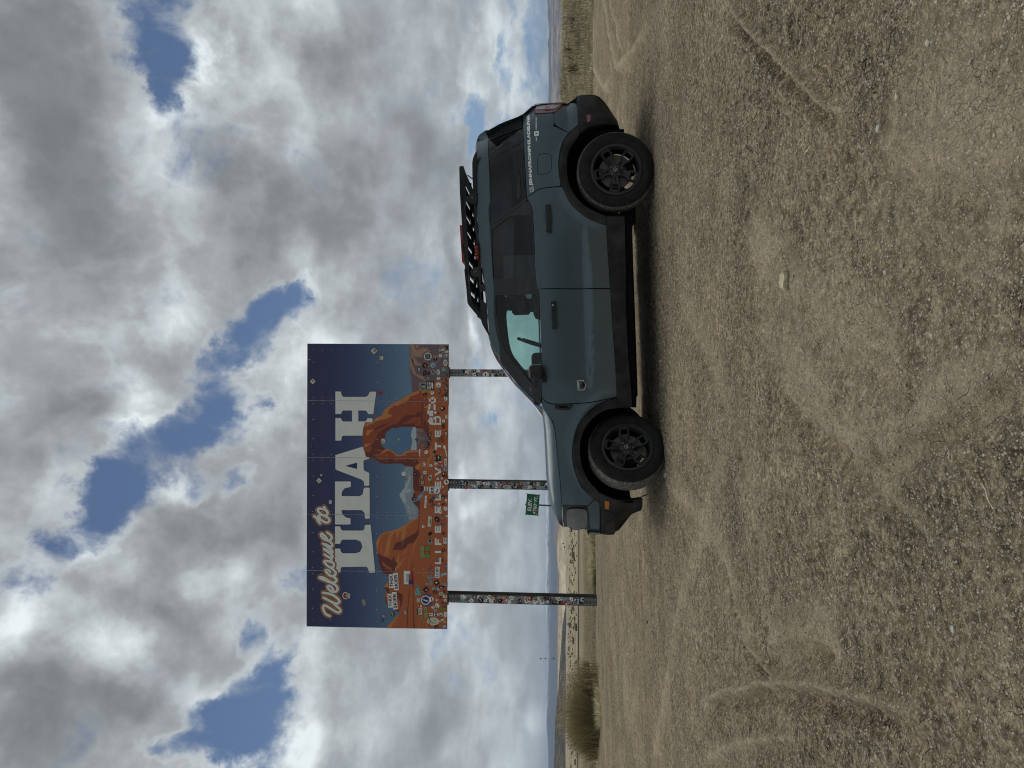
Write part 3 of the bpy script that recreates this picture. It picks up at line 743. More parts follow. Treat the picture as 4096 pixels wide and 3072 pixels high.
# distant snow peak seen left of the arch and through it
L.px(E4((740, 1205), (840, 1215), (850, 1480), (900, 1659), (1000, 1659), (1000, 1700), (620, 1700), (700, 1540), (715, 1360), (690, 1250)), SNOWSH)
S_each(L, 'mountain_print'); L = Flat(SY - .0028)
L.px(E5((620, 90), (690, -20), (940, -20), (900, 130), (890, 260), (960, 340), (1005, 380), (1005, 590), (960, 590), (820, 640), (770, 540), (750, 420), (690, 260), (630, 140)), SNOWSH)
L.px(E5((610, 95), (700, -30), (745, -30), (715, 30), (720, 100), (760, 230), (720, 270), (730, 300), (680, 230), (625, 140)), SNOW)
L.px(E5((725, 225), (845, 410), (800, 380), (760, 300)), SNOW)
L.px(E5((765, 380), (820, 440), (858, 530), (800, 440)), SNOW)
L.px(E4((715, 1500), (760, 1440), (780, 1330), (800, 1400), (770, 1480), (730, 1590), (780, 1560), (770, 1600), (715, 1640)), SNOW)
L.px(E5((765, 45), (820, 0), (860, -20), (840, 30), (780, 60)), SNOW)
L.px(E5((960, 340), (1005, 380), (1005, 590), (965, 590)), SNOWD)
S_each(L, 'mountain_print')
# desert floor and left mesa
L = Flat(SY - .0050)
L.px(E5((1040, 210), (1120, 60), (1160, -60)) + E4((870, 1659), (840, 1560), (840, 1215), (900, 1120)) + E3((778, 870), (860, 845), (1000, 700), (1200, 690), (1392, 610)) + E3((1392, 1659)) +
     [(1795, 1377 + 140)] + [(1793, 1800), (1791, 2100), (1789.2, 2515)] + E6((350, 1620), (390, 1560), (480, 1480), (570, 1380), (660, 1290), (640, 1220), (560, 1180), (470, 1160), (400, 1110), (350, 1080), (325, 930), (335, 860), (380, 820), (355, 770), (300, 700), (350, 650), (400, 590), (440, 500), (350, 430), (270, 385), (240, 270), (195, 150), (180, 60)) +
     E5((160, 1380), (155, 1310), (135, 1180), (122, 1085), (170, 1000), (210, 930), (310, 865), (470, 840), (600, 790), (740, 720), (800, 650), (950, 600), (1005, 575), (1005, 340), (885, 265), (960, 240), (1035, 210)), OR1)
L.px(E5((122, 1090), (170, 1000), (210, 930), (310, 865), (470, 840), (600, 790), (740, 720), (800, 650), (950, 600), (1000, 580), (950, 625), (880, 655), (850, 715), (870, 660), (830, 680), (810, 800), (800, 800), (815, 690), (770, 740), (740, 830), (700, 1020), (640, 1070), (660, 860), (610, 860), (570, 1010), (545, 960), (545, 860), (510, 870), (450, 960), (410, 1180), (390, 1420), (350, 1300), (330, 1400), (290, 1370), (340, 1120), (390, 940), (430, 880), (340, 900), (330, 960), (300, 900), (250, 1050), (240, 1320), (225, 1330), (250, 1000), (280, 915), (240, 930), (205, 1040), (170, 1150), (160, 1290), (135, 1180)), OR2)
L.px(E5((470, 1250), (500, 1160), (530, 1100), (620, 1075), (720, 1010), (900, 910), (950, 880), (1005, 790), (1012, 920), (960, 1010), (900, 1090), (780, 1130), (740, 1200), (650, 1245), (560, 1235)), OR4)
L.px(E5((885, 265), (960, 240), (1035, 210), (1030, 400), (1020, 800), (1005, 790), (1010, 400), (985, 350)), OR4)
L.px(E5((160, 1330), (225, 1325), (230, 1365), (330, 1385), (400, 1430), (450, 1455), (490, 1380), (520, 1460), (575, 1535), (530, 1590), (500, 1659), (240, 1659), (180, 1500)), OR4)
L.px(E6((180, 10), (240, 30), (310, 30), (400, 100), (480, 115), (520, 35), (560, 140), (612, 205), (560, 270), (540, 400), (430, 420), (400, 470), (340, 430), (270, 385), (240, 270), (195, 150)), OR4)
L.px(E6((265, 155), (300, 150), (350, 220), (470, 285), (490, 360), (400, 310), (290, 240)), OR1)
L.px(E5((640, 1240), (700, 1010), (740, 850), (760, 860), (700, 1060), (620, 1300), (590, 1530), (540, 1480)), OR2)
L.px(E6((640, 190), (740, 90), (850, 0), (800, 60), (700, 160), (690, 230), (600, 310), (540, 390), (545, 330), (600, 220)), OR2)
L.px(E5((650, 1370), (700, 1290), (780, 1190), (740, 1290)), OR2); L.px(E5((885, 1200), (940, 1080), (1030, 940), (1030, 970), (960, 1080), (900, 1230), (885, 1380), (875, 1370)), OR2)
L.px(E6((300, 700), (350, 650), (400, 590), (420, 720)), OR2)
L.px(E6((300, 705), (420, 740), (435, 850), (380, 820), (355, 770)), OR4); L.px(E6((325, 930), (350, 960), (385, 1100), (350, 1080)), OR4)
L.px(E6((520, 780), (640, 830), (730, 880), (715, 990), (710, 1080), (680, 1165), (665, 1120), (670, 1040), (620, 940), (540, 870)), OR4)
L.px(E6((510, 1200), (600, 1170), (625, 1180), (655, 1260), (560, 1240)), OR4)
L.px(E6((350, 1620), (480, 1480), (570, 1380), (655, 1290), (600, 1400), (520, 1500), (470, 1622)), OR2)
for pts in (((965, 130), (960, 190), (905, 345), (900, 340), (930, 230)), ((940, 345), (955, 345), (965, 600), (960, 800), (970, 1000), (965, 1300), (980, 1450), (995, 1625), (965, 1625), (945, 1300), (955, 1000), (940, 700)),
            ((865, 780), (880, 790), (850, 1100), (830, 1300), (835, 1450), (830, 1620), (815, 1620), (820, 1250), (840, 1060)), ((700, 360), (740, 400), (745, 440), (710, 410))):
    L.px(E6(*pts), OR4)
for pts in (((875, 0), (890, 0), (860, 180), (840, 340), (835, 330), (850, 150)), ((1240, 150), (1248, 150), (1240, 250), (1232, 250)), ((1060, 310), (1070, 310), (1065, 450), (1055, 450)), ((1230, 340), (1240, 340), (1245, 680), (1235, 680)),
            ((1060, 960), (1068, 960), (1070, 1150), (1060, 1150)), ((1075, 1380), (1085, 1380), (1100, 1620), (1085, 1620)), ((1195, 1380), (1205, 1380), (1270, 1620), (1250, 1620)), ((1500, 300), (1560, 500), (1600, 700), (1570, 700), (1520, 500)), ((1640, 0), (1705, 0), (1705, 130), (1680, 90))):
    L.px(E6(*pts), OR2)
for pts in (((1230, 760), (1250, 760), (1256, 870), (1240, 870)), ((1330, 60), (1340, 60), (1350, 700), (1340, 700)), ((1450, 980), (1500, 1150), (1560, 1290), (1600, 1480), (1540, 1330), (1470, 1130))):
    L.px(E5(*pts), OR2)
L.px(E5((895, 60), (960, 30), (1080, -20), (1080, 50), (1010, 110), (960, 200), (900, 220), (890, 130)), OR3); L.px(E5((905, 60), (970, 75), (950, 130), (890, 145)), OR4)
S(L, 'mesa_print')
# the arch
L = Flat(SY - .0125)
L.px(E4((45, 660), (55, 600), (95, 515), (200, 515), (240, 450), (340, 405), (395, 300), (500, 225), (640, 150), (760, 80), (840, 40), (930, 10), (1010, 20), (1060, 90), (1080, 200), (1090, 600), (1085, 640)) +
     E4((1120, 800), (1130, 810), (1060, 940), (940, 950), (900, 1120), (940, 1160), (900, 1180), (840, 1215), (740, 1205), (640, 1160), (600, 1165), (530, 1160), (480, 1175), (340, 1160), (200, 1095), (155, 1060), (95, 1045), (85, 990), (50, 910), (45, 800)), OR3,
     holes=[E4((405, 680), (500, 600), (595, 605), (615, 583), (860, 583), (890, 600), (985, 610), (1050, 700), (1120, 800), (1060, 880), (1030, 920), (900, 955), (745, 950), (650, 1025), (600, 1025), (470, 935), (400, 930), (345, 880), (330, 820), (400, 750))])
hole_sky = flat_mat('print_arch_sky', (.095, .20, .335))
L.px(E4((405, 680), (500, 600), (595, 605), (615, 583), (840, 583), (800, 720), (830, 800), (800, 950), (745, 950), (650, 1025), (600, 1025), (470, 935), (400, 930), (345, 880), (330, 820), (400, 750)), hole_sky)
L.px(E4((840, 583), (862, 583), (890, 600), (895, 950), (800, 950), (830, 800), (805, 720), (815, 650)), SNOW)
L.px(E4((890, 600), (985, 610), (1050, 700), (1120, 800), (1060, 880), (1030, 920), (895, 955)), PLUM)
L.px(E4((893, 610), (985, 612), (1010, 660), (940, 665), (893, 650)), MAUVE); L.px(E4((895, 680), (930, 700), (1000, 740), (1035, 780), (950, 800), (920, 890), (900, 780)), MAUVE)
L.px(E4((95, 515), (200, 515), (240, 450), (340, 405), (395, 300), (500, 225), (640, 150), (760, 80), (840, 40), (930, 10), (945, 45), (840, 90), (790, 110), (740, 190), (660, 215), (580, 260), (565, 235), (480, 290), (450, 340), (450, 390), (525, 390), (480, 430), (360, 470), (250, 490), (190, 545), (150, 540), (120, 580), (90, 560), (55, 600)), OR2)
L.px(E4((540, 535), (600, 530), (640, 470), (740, 390), (880, 390), (905, 350), (970, 345), (965, 425), (900, 425), (820, 440), (730, 500), (655, 525), (700, 535), (860, 525), (870, 560), (970, 570), (990, 600), (890, 600), (860, 583), (615, 583), (595, 605), (500, 600), (405, 680), (400, 750), (330, 820), (345, 880), (400, 930), (380, 955), (245, 925), (240, 950), (330, 985), (280, 1010), (190, 1010), (270, 1070), (330, 1110), (500, 1080), (530, 1090), (535, 1120), (680, 1110), (740, 1090), (850, 1110), (905, 1095), (925, 1160), (880, 1190), (870, 1240), (940, 1280), (950, 1330), (930, 1460), (960, 1560), (930, 1590), (870, 1600), (840, 1560), (840, 1215), (740, 1205), (640, 1160), (600, 1165), (530, 1160), (480, 1175), (340, 1160), (155, 1060), (95, 1045), (90, 990), (170, 985), (185, 860), (220, 840), (280, 690), (380, 610), (470, 570)), OR4)
L.px(E4((95, 720), (110, 640), (230, 620), (150, 680), (140, 710)), OR2); L.px(E4((65, 915), (75, 860), (180, 840), (130, 880)), OR2)
L.px(E4((505, 485), (440, 520), (380, 540), (280, 580), (230, 610), (220, 665), (250, 640), (350, 590), (450, 530)), OR4)
L.px(E4((400, 930), (470, 935), (600, 1025), (650, 1025), (745, 950), (900, 955), (1000, 920), (940, 980), (760, 990), (680, 1040), (590, 1050), (480, 965), (430, 960), (310, 1030), (370, 960)), OR2)
L.px(E4((985, 160), (1000, 165), (990, 560), (1010, 600), (1030, 610), (965, 560), (975, 400)), OR4)
L.px(E4((1015, 455), (1080, 580), (1090, 640), (1085, 650), (1130, 800), (1060, 720), (1000, 610), (1010, 520)), OR4)
L.px(E4((870, 520), (895, 470), (890, 510), (920, 530), (860, 525)), OR4)
S(L, 'arch_print')
L = Flat(SY - .0195)
L.px(E4((870, 1200), (960, 1150), (980, 1160), (930, 1270), (880, 1235)), OR2); L.px(E4((1090, 970), (1130, 920), (1190, 950), (1180, 1020), (1110, 1030)), OR2)
L.px(E4((1040, 130), (1150, 90), (1250, 130), (1160, 140), (1080, 140)), OR2); L.px(E4((1000, 270), (1060, 240), (1150, 250), (1150, 300), (1080, 310)), OR2)
L.px(E4((1060, 1100), (1130, 1030), (1140, 1050), (1080, 1200), (1030, 1300), (1060, 1180)), OR2); L.px(E3((940, 850), (1200, 700), (1392, 640), (1300, 720), (1180, 790), (1060, 880), (950, 900)), OR2)
L.px(E3((1250, 940), (1392, 820), (1392, 870), (1270, 950)), OR4); L.px(E4((1200, 330), (1265, 380), (1230, 380)), OR4)
# UTAH
UT = [D3((380, 605), (435, 605), (442, 615), (446, 642), (465, 662), (705, 662), (728, 650), (745, 612), (755, 606), (810, 606), (816, 614), (787, 840), (780, 847), (728, 847), (720, 822), (700, 808), (625, 808), (625, 925), (700, 925), (716, 905), (722, 890), (772, 890), (778, 900), (775, 935), (700, 935), (680, 985), (672, 1040), (670, 1077), (460, 1077), (447, 1095), (443, 1130), (380, 1130), (380, 888), (440, 888), (448, 912), (465, 926), (558, 926), (558, 808), (465, 808), (448, 822), (442, 845), (380, 845)),
      D3((380, 1285), (672, 1194), (690, 1240), (705, 1302), (748, 1312), (740, 1325), (688, 1340), (680, 1352), (682, 1440), (695, 1455), (742, 1475), (742, 1605), (735, 1612), (690, 1612), (682, 1565), (660, 1547), (385, 1442), (380, 1432)),
      D4((376, -38), (540, -38), (545, -32), (545, 20), (480, 35), (450, 70), (446, 118), (640, 118), (672, 98), (682, 38), (692, 28), (740, 28), (746, 36), (748, 355), (740, 360), (698, 360), (690, 295), (660, 268), (446, 268), (452, 310), (490, 345), (542, 358), (542, 416), (536, 422), (382, 422), (375, 416)),
      D4((375, 442), (430, 442), (438, 470), (455, 487), (670, 487), (690, 470), (693, 428), (750, 424), (757, 430), (806, 930), (798, 938), (742, 938), (725, 885), (705, 873), (445, 878), (436, 900), (435, 934), (375, 934), (375, 680), (430, 680), (440, 715), (460, 730), (600, 730), (645, 712), (670, 660), (650, 605), (600, 584), (460, 584), (440, 598), (432, 628), (375, 628))]
def shrink(pts, d):
    out = []; N = len(pts); ar = sum(pts[i][0] * pts[(i + 1) % N][1] - pts[(i + 1) % N][0] * pts[i][1] for i in range(N)); sg = 1 if ar > 0 else -1
    for i in range(N):
        a, b_, c2 = Vector(pts[i - 1]), Vector(pts[i]), Vector(pts[(i + 1) % N])
        d1 = (b_ - a); d2 = (c2 - b_)
        if d1.length < 1e-9 or d2.length < 1e-9: out.append(pts[i]); continue
        d1.normalize(); d2.normalize(); n1 = Vector((-d1.y, d1.x)) * sg; n2 = Vector((-d2.y, d2.x)) * sg
        nn = n1 + n2
        if nn.length < 1e-6: out.append(pts[i]); continue
        nn.normalize(); k = d / max(.45, nn.dot(n1)); out.append((pts[i][0] + nn.x * k, pts[i][1] + nn.y * k))
    return out
NAVY = flat_mat('print_outline', (.03, .025, .06))
S_each(L, 'relief_print')
for i, p in enumerate(UT):
    L = Flat(SY - .026)
    hs = [D3((485, 1400), (612, 1365), (612, 1435))] if i == 1 else []
    L.px(shrink(p, -1.1), NAVY); L.px(p, WHITE)
    if hs: L.px(hs[0], skym if False else flat_mat('print_navy', (.02, .035, .13)))
    S(L, 'letter')
# script lettering
STROKES = [W1((530, 1440), (450, 1405), (395, 1335), (372, 1240), (395, 1197), (440, 1200), (520, 1245), (620, 1310), (705, 1352), (765, 1352), (785, 1320), (765, 1275), (690, 1205), (590, 1120), (480, 1058), (385, 1008)),
           W1((470, 1050), (560, 1100), (650, 1140), (720, 1145), (758, 1105), (735, 1050), (670, 990), (590, 940), (470, 905), (372, 893)),
           W1((612, 812), (580, 765), (530, 728), (492, 730), (482, 765), (520, 825), (600, 868), (670, 866), (712, 820), (705, 755), (650, 700), (600, 672)),
           W1((620, 670), (500, 630), (380, 580), (300, 545), (285, 525), (340, 522), (430, 560), (520, 620), (600, 655), (660, 640), (690, 600), (675, 560), (630, 520)),
           W1((540, 395), (510, 365), (450, 350), (435, 380), (480, 440), (560, 495), (630, 490), (668, 450), (665, 400), (620, 350), (585, 318)),
           W1((585, 310), (520, 282), (450, 225), (405, 165), (420, 138), (480, 140), (560, 160), (615, 190), (632, 245), (600, 288), (560, 295)), W1((570, 150), (560, 110)),
           W2((565, 1400), (590, 1350), (540, 1365), (470, 1330), (410, 1288)), W2((600, 1330), (540, 1270), (450, 1205), (378, 1150), (470, 1190), (560, 1240), (600, 1235), (560, 1170), (460, 1095), (372, 1030)),
           W2((440, 1050), (520, 1095), (580, 1100), (590, 1050), (550, 995), (500, 965)),
           W2((470, 925), (430, 865), (360, 800), (322, 805), (335, 860), (400, 925), (480, 960), (545, 945), (575, 890), (555, 830), (470, 770)),
           W2((165, 380), (220, 425), (290, 450), (370, 500), (440, 530), (500, 520), (525, 480), (495, 425), (430, 385)), W2((240, 470), (290, 540), (305, 550)), W2((300, 455), (285, 380), (260, 375)),
           W2((430, 380), (350, 350), (280, 295), (245, 235), (275, 205), (340, 205), (420, 225), (470, 270), (480, 320), (440, 365)), W2((425, 215), (400, 165))]
def ribbon_poly(fl, pts, r, m, taper=True):
    """one brush stroke as a strip of quads with round ends"""
    P_ = [Vector((q.x, q.z)) for q in (at_Y(a, b_, SY) for a, b_ in catmull(pts, 3))]
    b0 = len(fl.V); mi = fl.mi(m); N = len(P_); y = fl.y - fl.k * fl.step; fl.k += 1
    for i, p in enumerate(P_):
        d = (P_[min(i + 1, N - 1)] - P_[max(i - 1, 0)]).normalized(); nn = Vector((-d.y, d.x)) * r
        yy = y - i * 8e-6
        fl.V += [(p.x + nn.x, yy, p.y + nn.y), (p.x - nn.x, yy, p.y - nn.y)]
        if i: fl.F += [(b0 + 2 * i - 2, b0 + 2 * i - 1, b0 + 2 * i + 1), (b0 + 2 * i - 2, b0 + 2 * i + 1, b0 + 2 * i)]; fl.M += [mi, mi]
    for p in (P_[0], P_[-1]): fl.poly(disc_pts(p.x, p.y, r, r, 10), m)
pm_ = (at_Y(1500, 2000, SY) - at_Y(1500, 1999, SY)).length / 5.925
L = Flat(SY - .0300, .0001)
for st in STROKES: ribbon_poly(L, st, 66 * pm_, TAN)
L.y = SY - .0360; L.k = 0
for st in STROKES: ribbon_poly(L, st, 49 * pm_, MAROON)
L.y = SY - .0420; L.k = 0
for st in STROKES: ribbon_poly(L, st, 31 * pm_, WHITE)
S(L, 'script_print')
# motto in block capitals
def block(ch, x0, x1, ya, yb):     # x: top..bottom, ya left edge (larger), yb right edge, in photo pixels
    w = (ya - yb); t_ = (x1 - x0) * .30
    R_ = lambda a, b_, c2, d: [(a, b_), (a, d), (c2, d), (c2, b_)]
    if ch == 'L': return [R_(x0, ya, x1 - t_, ya - t_), R_(x1 - t_, ya, x1, yb)]
    if ch == 'I': return [R_(x0, (ya + yb) / 2 + t_ * .55, x1, (ya + yb) / 2 - t_ * .55)]
    if ch == 'F': return [R_(x0, ya, x1, ya - t_), R_(x0, ya - t_, x0 + t_ * .9, yb), R_(x0 + (x1 - x0) * .42, ya - t_, x0 + (x1 - x0) * .42 + t_ * .85, yb + w * .12)]
    if ch == 'E': return [R_(x0, ya, x1, ya - t_), R_(x0, ya - t_, x0 + t_ * .85, yb), R_(x0 + (x1 - x0) * .38, ya - t_, x0 + (x1 - x0) * .38 + t_ * .8, yb + w * .08), R_(x1 - t_ * .85, ya - t_, x1, yb)]
    if ch == 'T': return [R_(x0, ya, x0 + t_, yb), R_(x0 + t_, (ya + yb) / 2 + t_ * .55, x1, (ya + yb) / 2 - t_ * .55)]
    if ch == 'V': return [[(x0, ya), (x0, ya - t_ * 1.1), (x1 - t_, (ya + yb) / 2), (x0, yb + t_ * 1.1), (x0, yb), (x1, (ya + yb) / 2 - t_ * .5), (x1, (ya + yb) / 2 + t_ * .5)]]
    if ch == 'A': return [[(x1, ya), (x0, (ya + yb) / 2 + t_ * .5), (x0, (ya + yb) / 2 - t_ * .5), (x1, yb), (x1, yb + t_ * 1.1), (x0 + t_ * 1.2, (ya + yb) / 2), (x1, ya - t_ * 1.1)], R_(x1 - t_ * 1.5, (ya + yb) / 2 + w * .25, x1 - t_ * .8, (ya + yb) / 2 - w * .25)]
    if ch == 'D': return [R_(x0, ya, x1, ya - t_), R_(x0, ya - t_, x0 + t_ * .8, yb + w * .25), R_(x1 - t_ * .8, ya - t_, x1, yb + w * .25), [(x0, yb + w * .25), (x0 + (x1 - x0) * .3, yb), (x1 - (x1 - x0) * .3, yb), (x1, yb + w * .25), (x1 - t_ * .8, yb + w * .3), (x1 - (x1 - x0) * .38, yb + t_), (x0 + (x1 - x0) * .38, yb + t_), (x0 + t_ * .8, yb + w * .3)]]
e5 = lambda y: 1960 + y / 5.184; e4 = lambda y: 1560 + y / 3.95
for ch, a_, b_ in (('L', e5(1535), e5(1400)), ('I', e5(1305), e5(1262)), ('F', e5(1140), e5(1000)), ('E', e5(885), e5(740)), ('E', e5(480), e5(335)), ('L', e5(215), e5(85)), ('E', e4(1560), e4(1445)), ('V', e4(1360), e4(1215)), ('A', e4(1150), e4(1015)), ('T', e4(945), e4(830)), ('E', e4(745), e4(632)), ('D', e4(550), e4(410))):
    L = Flat(SY - .0245)
    for q in block(ch, 1739.5, 1764.5, a_, b_): L.px(q, WHITE)
    S(L, 'motto_letter')
# seams and rivets
for i in range(1, 5):
    a, e = cor_t[i], cor_b[i]
    fl = Flat(SY - .0450); w_ = .0045
    fl.poly([(a.x - w_, a.z), (a.x + w_, a.z), (e.x + w_, e.z), (e.x - w_, e.z)], alu); S(fl, 'seam')
fl = Flat(SY - .0455, .00001)
for i in range(6):
    a, e = cor_t[i], cor_b[i]
    for off in ((-.075, .075) if 0 < i < 5 else ((.17,) if i == 0 else (-.17,))):
        for k in range(15):
            p = a.lerp(e, (k + .65) / 15.2); fl.poly(disc_pts(p.x + off, p.z, .0085, .0085, 6), WHITE if (k < 3 or k > 6) else alu)
for i in range(5):
    for fr in (.33, .67):
        for v in (.045, .50):
            p = (cor_t[i].lerp(cor_t[i + 1], fr)).lerp(cor_b[i].lerp(cor_b[i + 1], fr), v); fl.poly(disc_pts(p.x, p.z, .011, .011, 6), WHITE)
S(fl, 'rivets', kind='stuff')

# ---------------- stickers
C_ = {k: flat_mat('sticker_' + k, v) for k, v in dict(white=(.72, .74, .72), black=(.014, .014, .016), red=(.36, .03, .028), blue=(.035, .10, .34), navy=(.02, .035, .15), teal=(.13, .40, .36), green=(.10, .30, .045),
      olive=(.24, .28, .10), yellow=(.55, .40, .10), cream=(.58, .57, .43), grey=(.25, .26, .26), brown=(.13, .08, .05), pink=(.45, .22, .24), orange=(.50, .16, .035), lightblue=(.25, .40, .52), darkgreen=(.03, .10, .05), purple=(.20, .12, .22)).items()}
u_ = (at_Y(1500, 2000, SY) - at_Y(1500, 1999, SY)).length        # metres per photo pixel on the sign face
stk_n = [0]
def sticker(px, py, wu, hu, shape='rect', col='white', rot=0, ink='black', text=None, ring=None, parent=None, Y=None, marks=2, depth=.0475, scale=None):
    """one sticker; wu and hu are its width and height in photo pixels, rot in degrees counter-clockwise seen upright"""
    Y0 = (Y or SY) - depth - (stk_n[0] % 7) * .0009; stk_n[0] += 1
    c0 = at_Y(px, py, Y or SY); k = scale or u_; w, h = wu * k, hu * k; rt = R(rot)
    fl = Flat(Y0, .00012); mk = lambda s_, sc: (disc_pts(c0.x, c0.z, w / 2 * sc, h / 2 * sc, 16, rt) if s_ == 'disc' else
        [(c0.x + (a - c0.x) * (1 + .16 * math.sin(5 * i)), c0.z + (b_ - c0.z) * (1 + .16 * math.cos(7 * i))) for i, (a, b_) in enumerate(disc_pts(c0.x, c0.z, w / 2 * sc, h / 2 * sc, 11, rt))] if s_ == 'blob' else rect_pts(c0.x, c0.z, w * sc, h * sc, rt, .12 if s_ == 'round' else 0))
    fl.poly(mk(shape, 1.0), C_[col])
    if ring: fl.poly(mk(shape, .80), C_[ring])
    rr = random.Random(int(px * 7 + py * 13))
    c, s_ = math.cos(rt), math.sin(rt)
    if text:
        rows = text.split('|')
        for i, tx in enumerate(rows):
            dz_ = ((len(rows) - 1) / 2 - i) * h * .86 / len(rows)
            add_text(fl, tx, c0.x - dz_ * s_, c0.z + dz_ * c, w * (.86 if shape != 'disc' else .66), h * .70 / len(rows), rt, C_[ink], .03)
    else:
        for i in range(marks):
            a, b_ = rr.uniform(-.22, .22) * w, rr.uniform(-.22, .22) * h
            mw, mh = rr.uniform(.25, .55) * w, rr.uniform(.12, .32) * h
            cc = (c0.x + a * c - b_ * s_, c0.z + a * s_ + b_ * c)
            pts = disc_pts(*cc, mw / 2, mh / 2, 8, rt + rr.uniform(-.6, .6)) if rr.random() < .5 else rect_pts(*cc, mw, mh, rt + rr.uniform(-.3, .3))
            fl.poly(pts, C_[ink if i == 0 else rr.choice([ink, col if ring else ink, 'grey', rr.choice(['red', 'blue', 'orange', 'grey', 'black'])])])
    return S(fl, 'sticker', parent)
def G(fr, x, y): return fr((x, y))[0]
def stk(fr, x, y, w, h, **kw):     # window units: w across the sign, h up the sign
    sticker(*G(fr, x, y), w / fr.k, h / fr.k, **kw)
# window E6 (left end)
for x in ((475, 575, 305, 105, 'THIX'), (578, 585, 385, 105, 'SKIER'), (448, 1007, 305, 105, 'THIX'), (553, 1008, 385, 105, 'SKIER')):
    stk(E6, x[0], x[1], x[2], x[3], rot=3 if x[1] < 700 else 4, text=x[4])
sticker(*G(E6, 848, 497), 295 / 5.53, 200 / 5.53, col='white', rot=1, marks=0, depth=.047)
sticker(*G(E6, 920, 497), 290 / 5.53, 56 / 5.53, col='red', rot=1, marks=0, depth=.0545)
sticker(*G(E6, 900, 600), 90 / 5.53, 90 / 5.53, col='navy', rot=1, marks=0, depth=.0575)
sticker(*G(E6, 822, 500), 200 / 5.53, 50 / 5.53, col='white', rot=1, text="HAPLUAR'S", depth=.0590)
sticker(*G(E6, 872, 500), 170 / 5.53, 40 / 5.53, col='grey', rot=1, text='TRAVEL', depth=.0600)
stk(E6, 1063, 725, 90, 62, col='teal'); stk(E6, 1036, 832, 105, 62, col='teal'); stk(E6, 1098, 835, 100, 60, col='teal')
# two-colour round emblem with a white bolt
stk(E6, 1268, 990, 285, 275, shape='disc', col='blue', ring='red', marks=0); sticker(*G(E6, 1232, 995), 205 / 5.53, 205 / 5.53, shape='disc', col='white', ring='navy', marks=0, depth=.056)
sticker(*G(E6, 1355, 975), 120 / 5.53, 100 / 5.53, shape='blob', col='white', ink='black', depth=.058, marks=2)
fl = Flat(SY - .064); fl.px(E6((1150, 960), (1190, 985), (1195, 965), (1240, 1005), (1245, 985), (1310, 1020), (1255, 1020), (1250, 1030), (1205, 1005), (1200, 1010)), WHITE); S(fl, 'sticker')
for a in [(1237, 762, 105, 105, 'rect', 'black', 40, 'white'), (1475, 612, 100, 100, 'rect', 'black', 30, 'white'), (1325, 288, 60, 60, 'disc', 'brown', 0, 'white'), (1330, 485, 110, 130, 'blob', 'grey', 10, 'brown'),
          (1382, 470, 100, 60, 'blob', 'grey', 20, 'black'), (1352, 617, 115, 66, 'rect', 'grey', 0, 'brown'), (1262, 640, 65, 72, 'blob', 'grey', 0, 'white'), (1405, 735, 60, 75, 'blob', 'lightblue', 20, 'grey'), (1437, 822, 85, 100, 'blob', 'black', 0, 'orange'),
          (1515, 750, 80, 75, 'blob', 'lightblue', 30, 'pink'), (1590, 700, 130, 60, 'rect', 'black', -75, 'white'), (1655, 640, 140, 75, 'blob', 'grey', -80, 'orange'), (1645, 800, 75, 45, 'rect', 'black', 0, 'grey'),
          (1545, 937, 60, 60, 'disc', 'black', 0, 'grey'), (1660, 912, 70, 90, 'disc', 'white', 0, 'black'), (1668, 1000, 62, 62, 'disc', 'white', 0, 'black'), (1485, 985, 80, 70, 'blob', 'pink', 0, 'white'),
          (1490, 1115, 110, 90, 'disc', 'white', 20, 'blue'), (1397, 1150, 66, 70, 'disc', 'white', 20, 'black'), (1585, 1050, 50, 40, 'blob', 'black', 0, 'orange'), (1645, 1105, 125, 78, 'rect', 'brown', 0, 'olive'),
          (1130, 1130, 62, 38, 'disc', 'white', 0, 'grey'), (1240, 1270, 250, 75, 'rect', 'olive', 5, 'brown'), (1450, 1228, 72, 72, 'disc', 'lightblue', 0, 'navy'), (1610, 1210, 70, 85, 'rect', 'green', 5, 'darkgreen'),
          (1668, 1308, 105, 62, 'rect', 'white', -3, 'grey'), (1655, 1438, 130, 48, 'rect', 'yellow', 0, 'black'), (1575, 1440, 120, 40, 'blob', 'white', -60, 'brown'), (1465, 1588, 85, 85, 'disc', 'black', 0, 'white'),
          (1650, 1580, 80, 80, 'blob', 'lightblue', 20, 'white'), (1145, 1395, 100, 40, 'blob', 'grey', 10, 'brown'), (780, 1270, 125, 52, 'blob', 'grey', 10, 'white'), (305, 1350, 75, 70, 'blob', 'pink', 0, 'lightblue'),
          (268, 1440, 80, 70, 'blob', 'navy', 15, 'lightblue'), (498, 1305, 110, 100, 'blob', 'darkgreen', 0, 'yellow'), (1650, 418, 140, 48, 'blob', 'lightblue', -80, 'white'), (1583, 447, 90, 26, 'rect', 'lightblue', 5, 'white'),
          (1683, 250, 70, 62, 'disc', 'blue', 0, 'white'), (1607, 115, 65, 42, 'disc', 'brown', 0, 'black'), (1517, 92, 68, 36, 'rect', 'grey', 3, 'white')]:
    stk(E6, a[0], a[1], a[2], a[3], shape=a[4], col=a[5], rot=a[6], ink=a[7])
stk(E6, 1500, 400, 190, 80, text='LOFI'); stk(E6, 1513, 285, 50, 80, marks=1)
sticker(*G(E6, 1485, 382), 248 / 5.53, 90 / 5.53, rot=-3, text='LOF!', depth=.056)
stk(E6, 1068, 993, 88, 62, text='IVWIS', rot=-3); stk(E6, 1098, 1245, 150, 115, text='PAX', col='cream', rot=-2, ink='brown'); sticker(*G(E6, 1050, 1245), 145 / 5.53, 18 / 5.53, col='black', marks=0, depth=.056)
for x_, tx in ((1352, 'T'), (1462, 'M'), (1563, 'K')): stk(E6, x_, 1315, 66, 85, text=tx)
stk(E6, 1578, 855, 80, 95, col='cream', text='EAT|EAT')
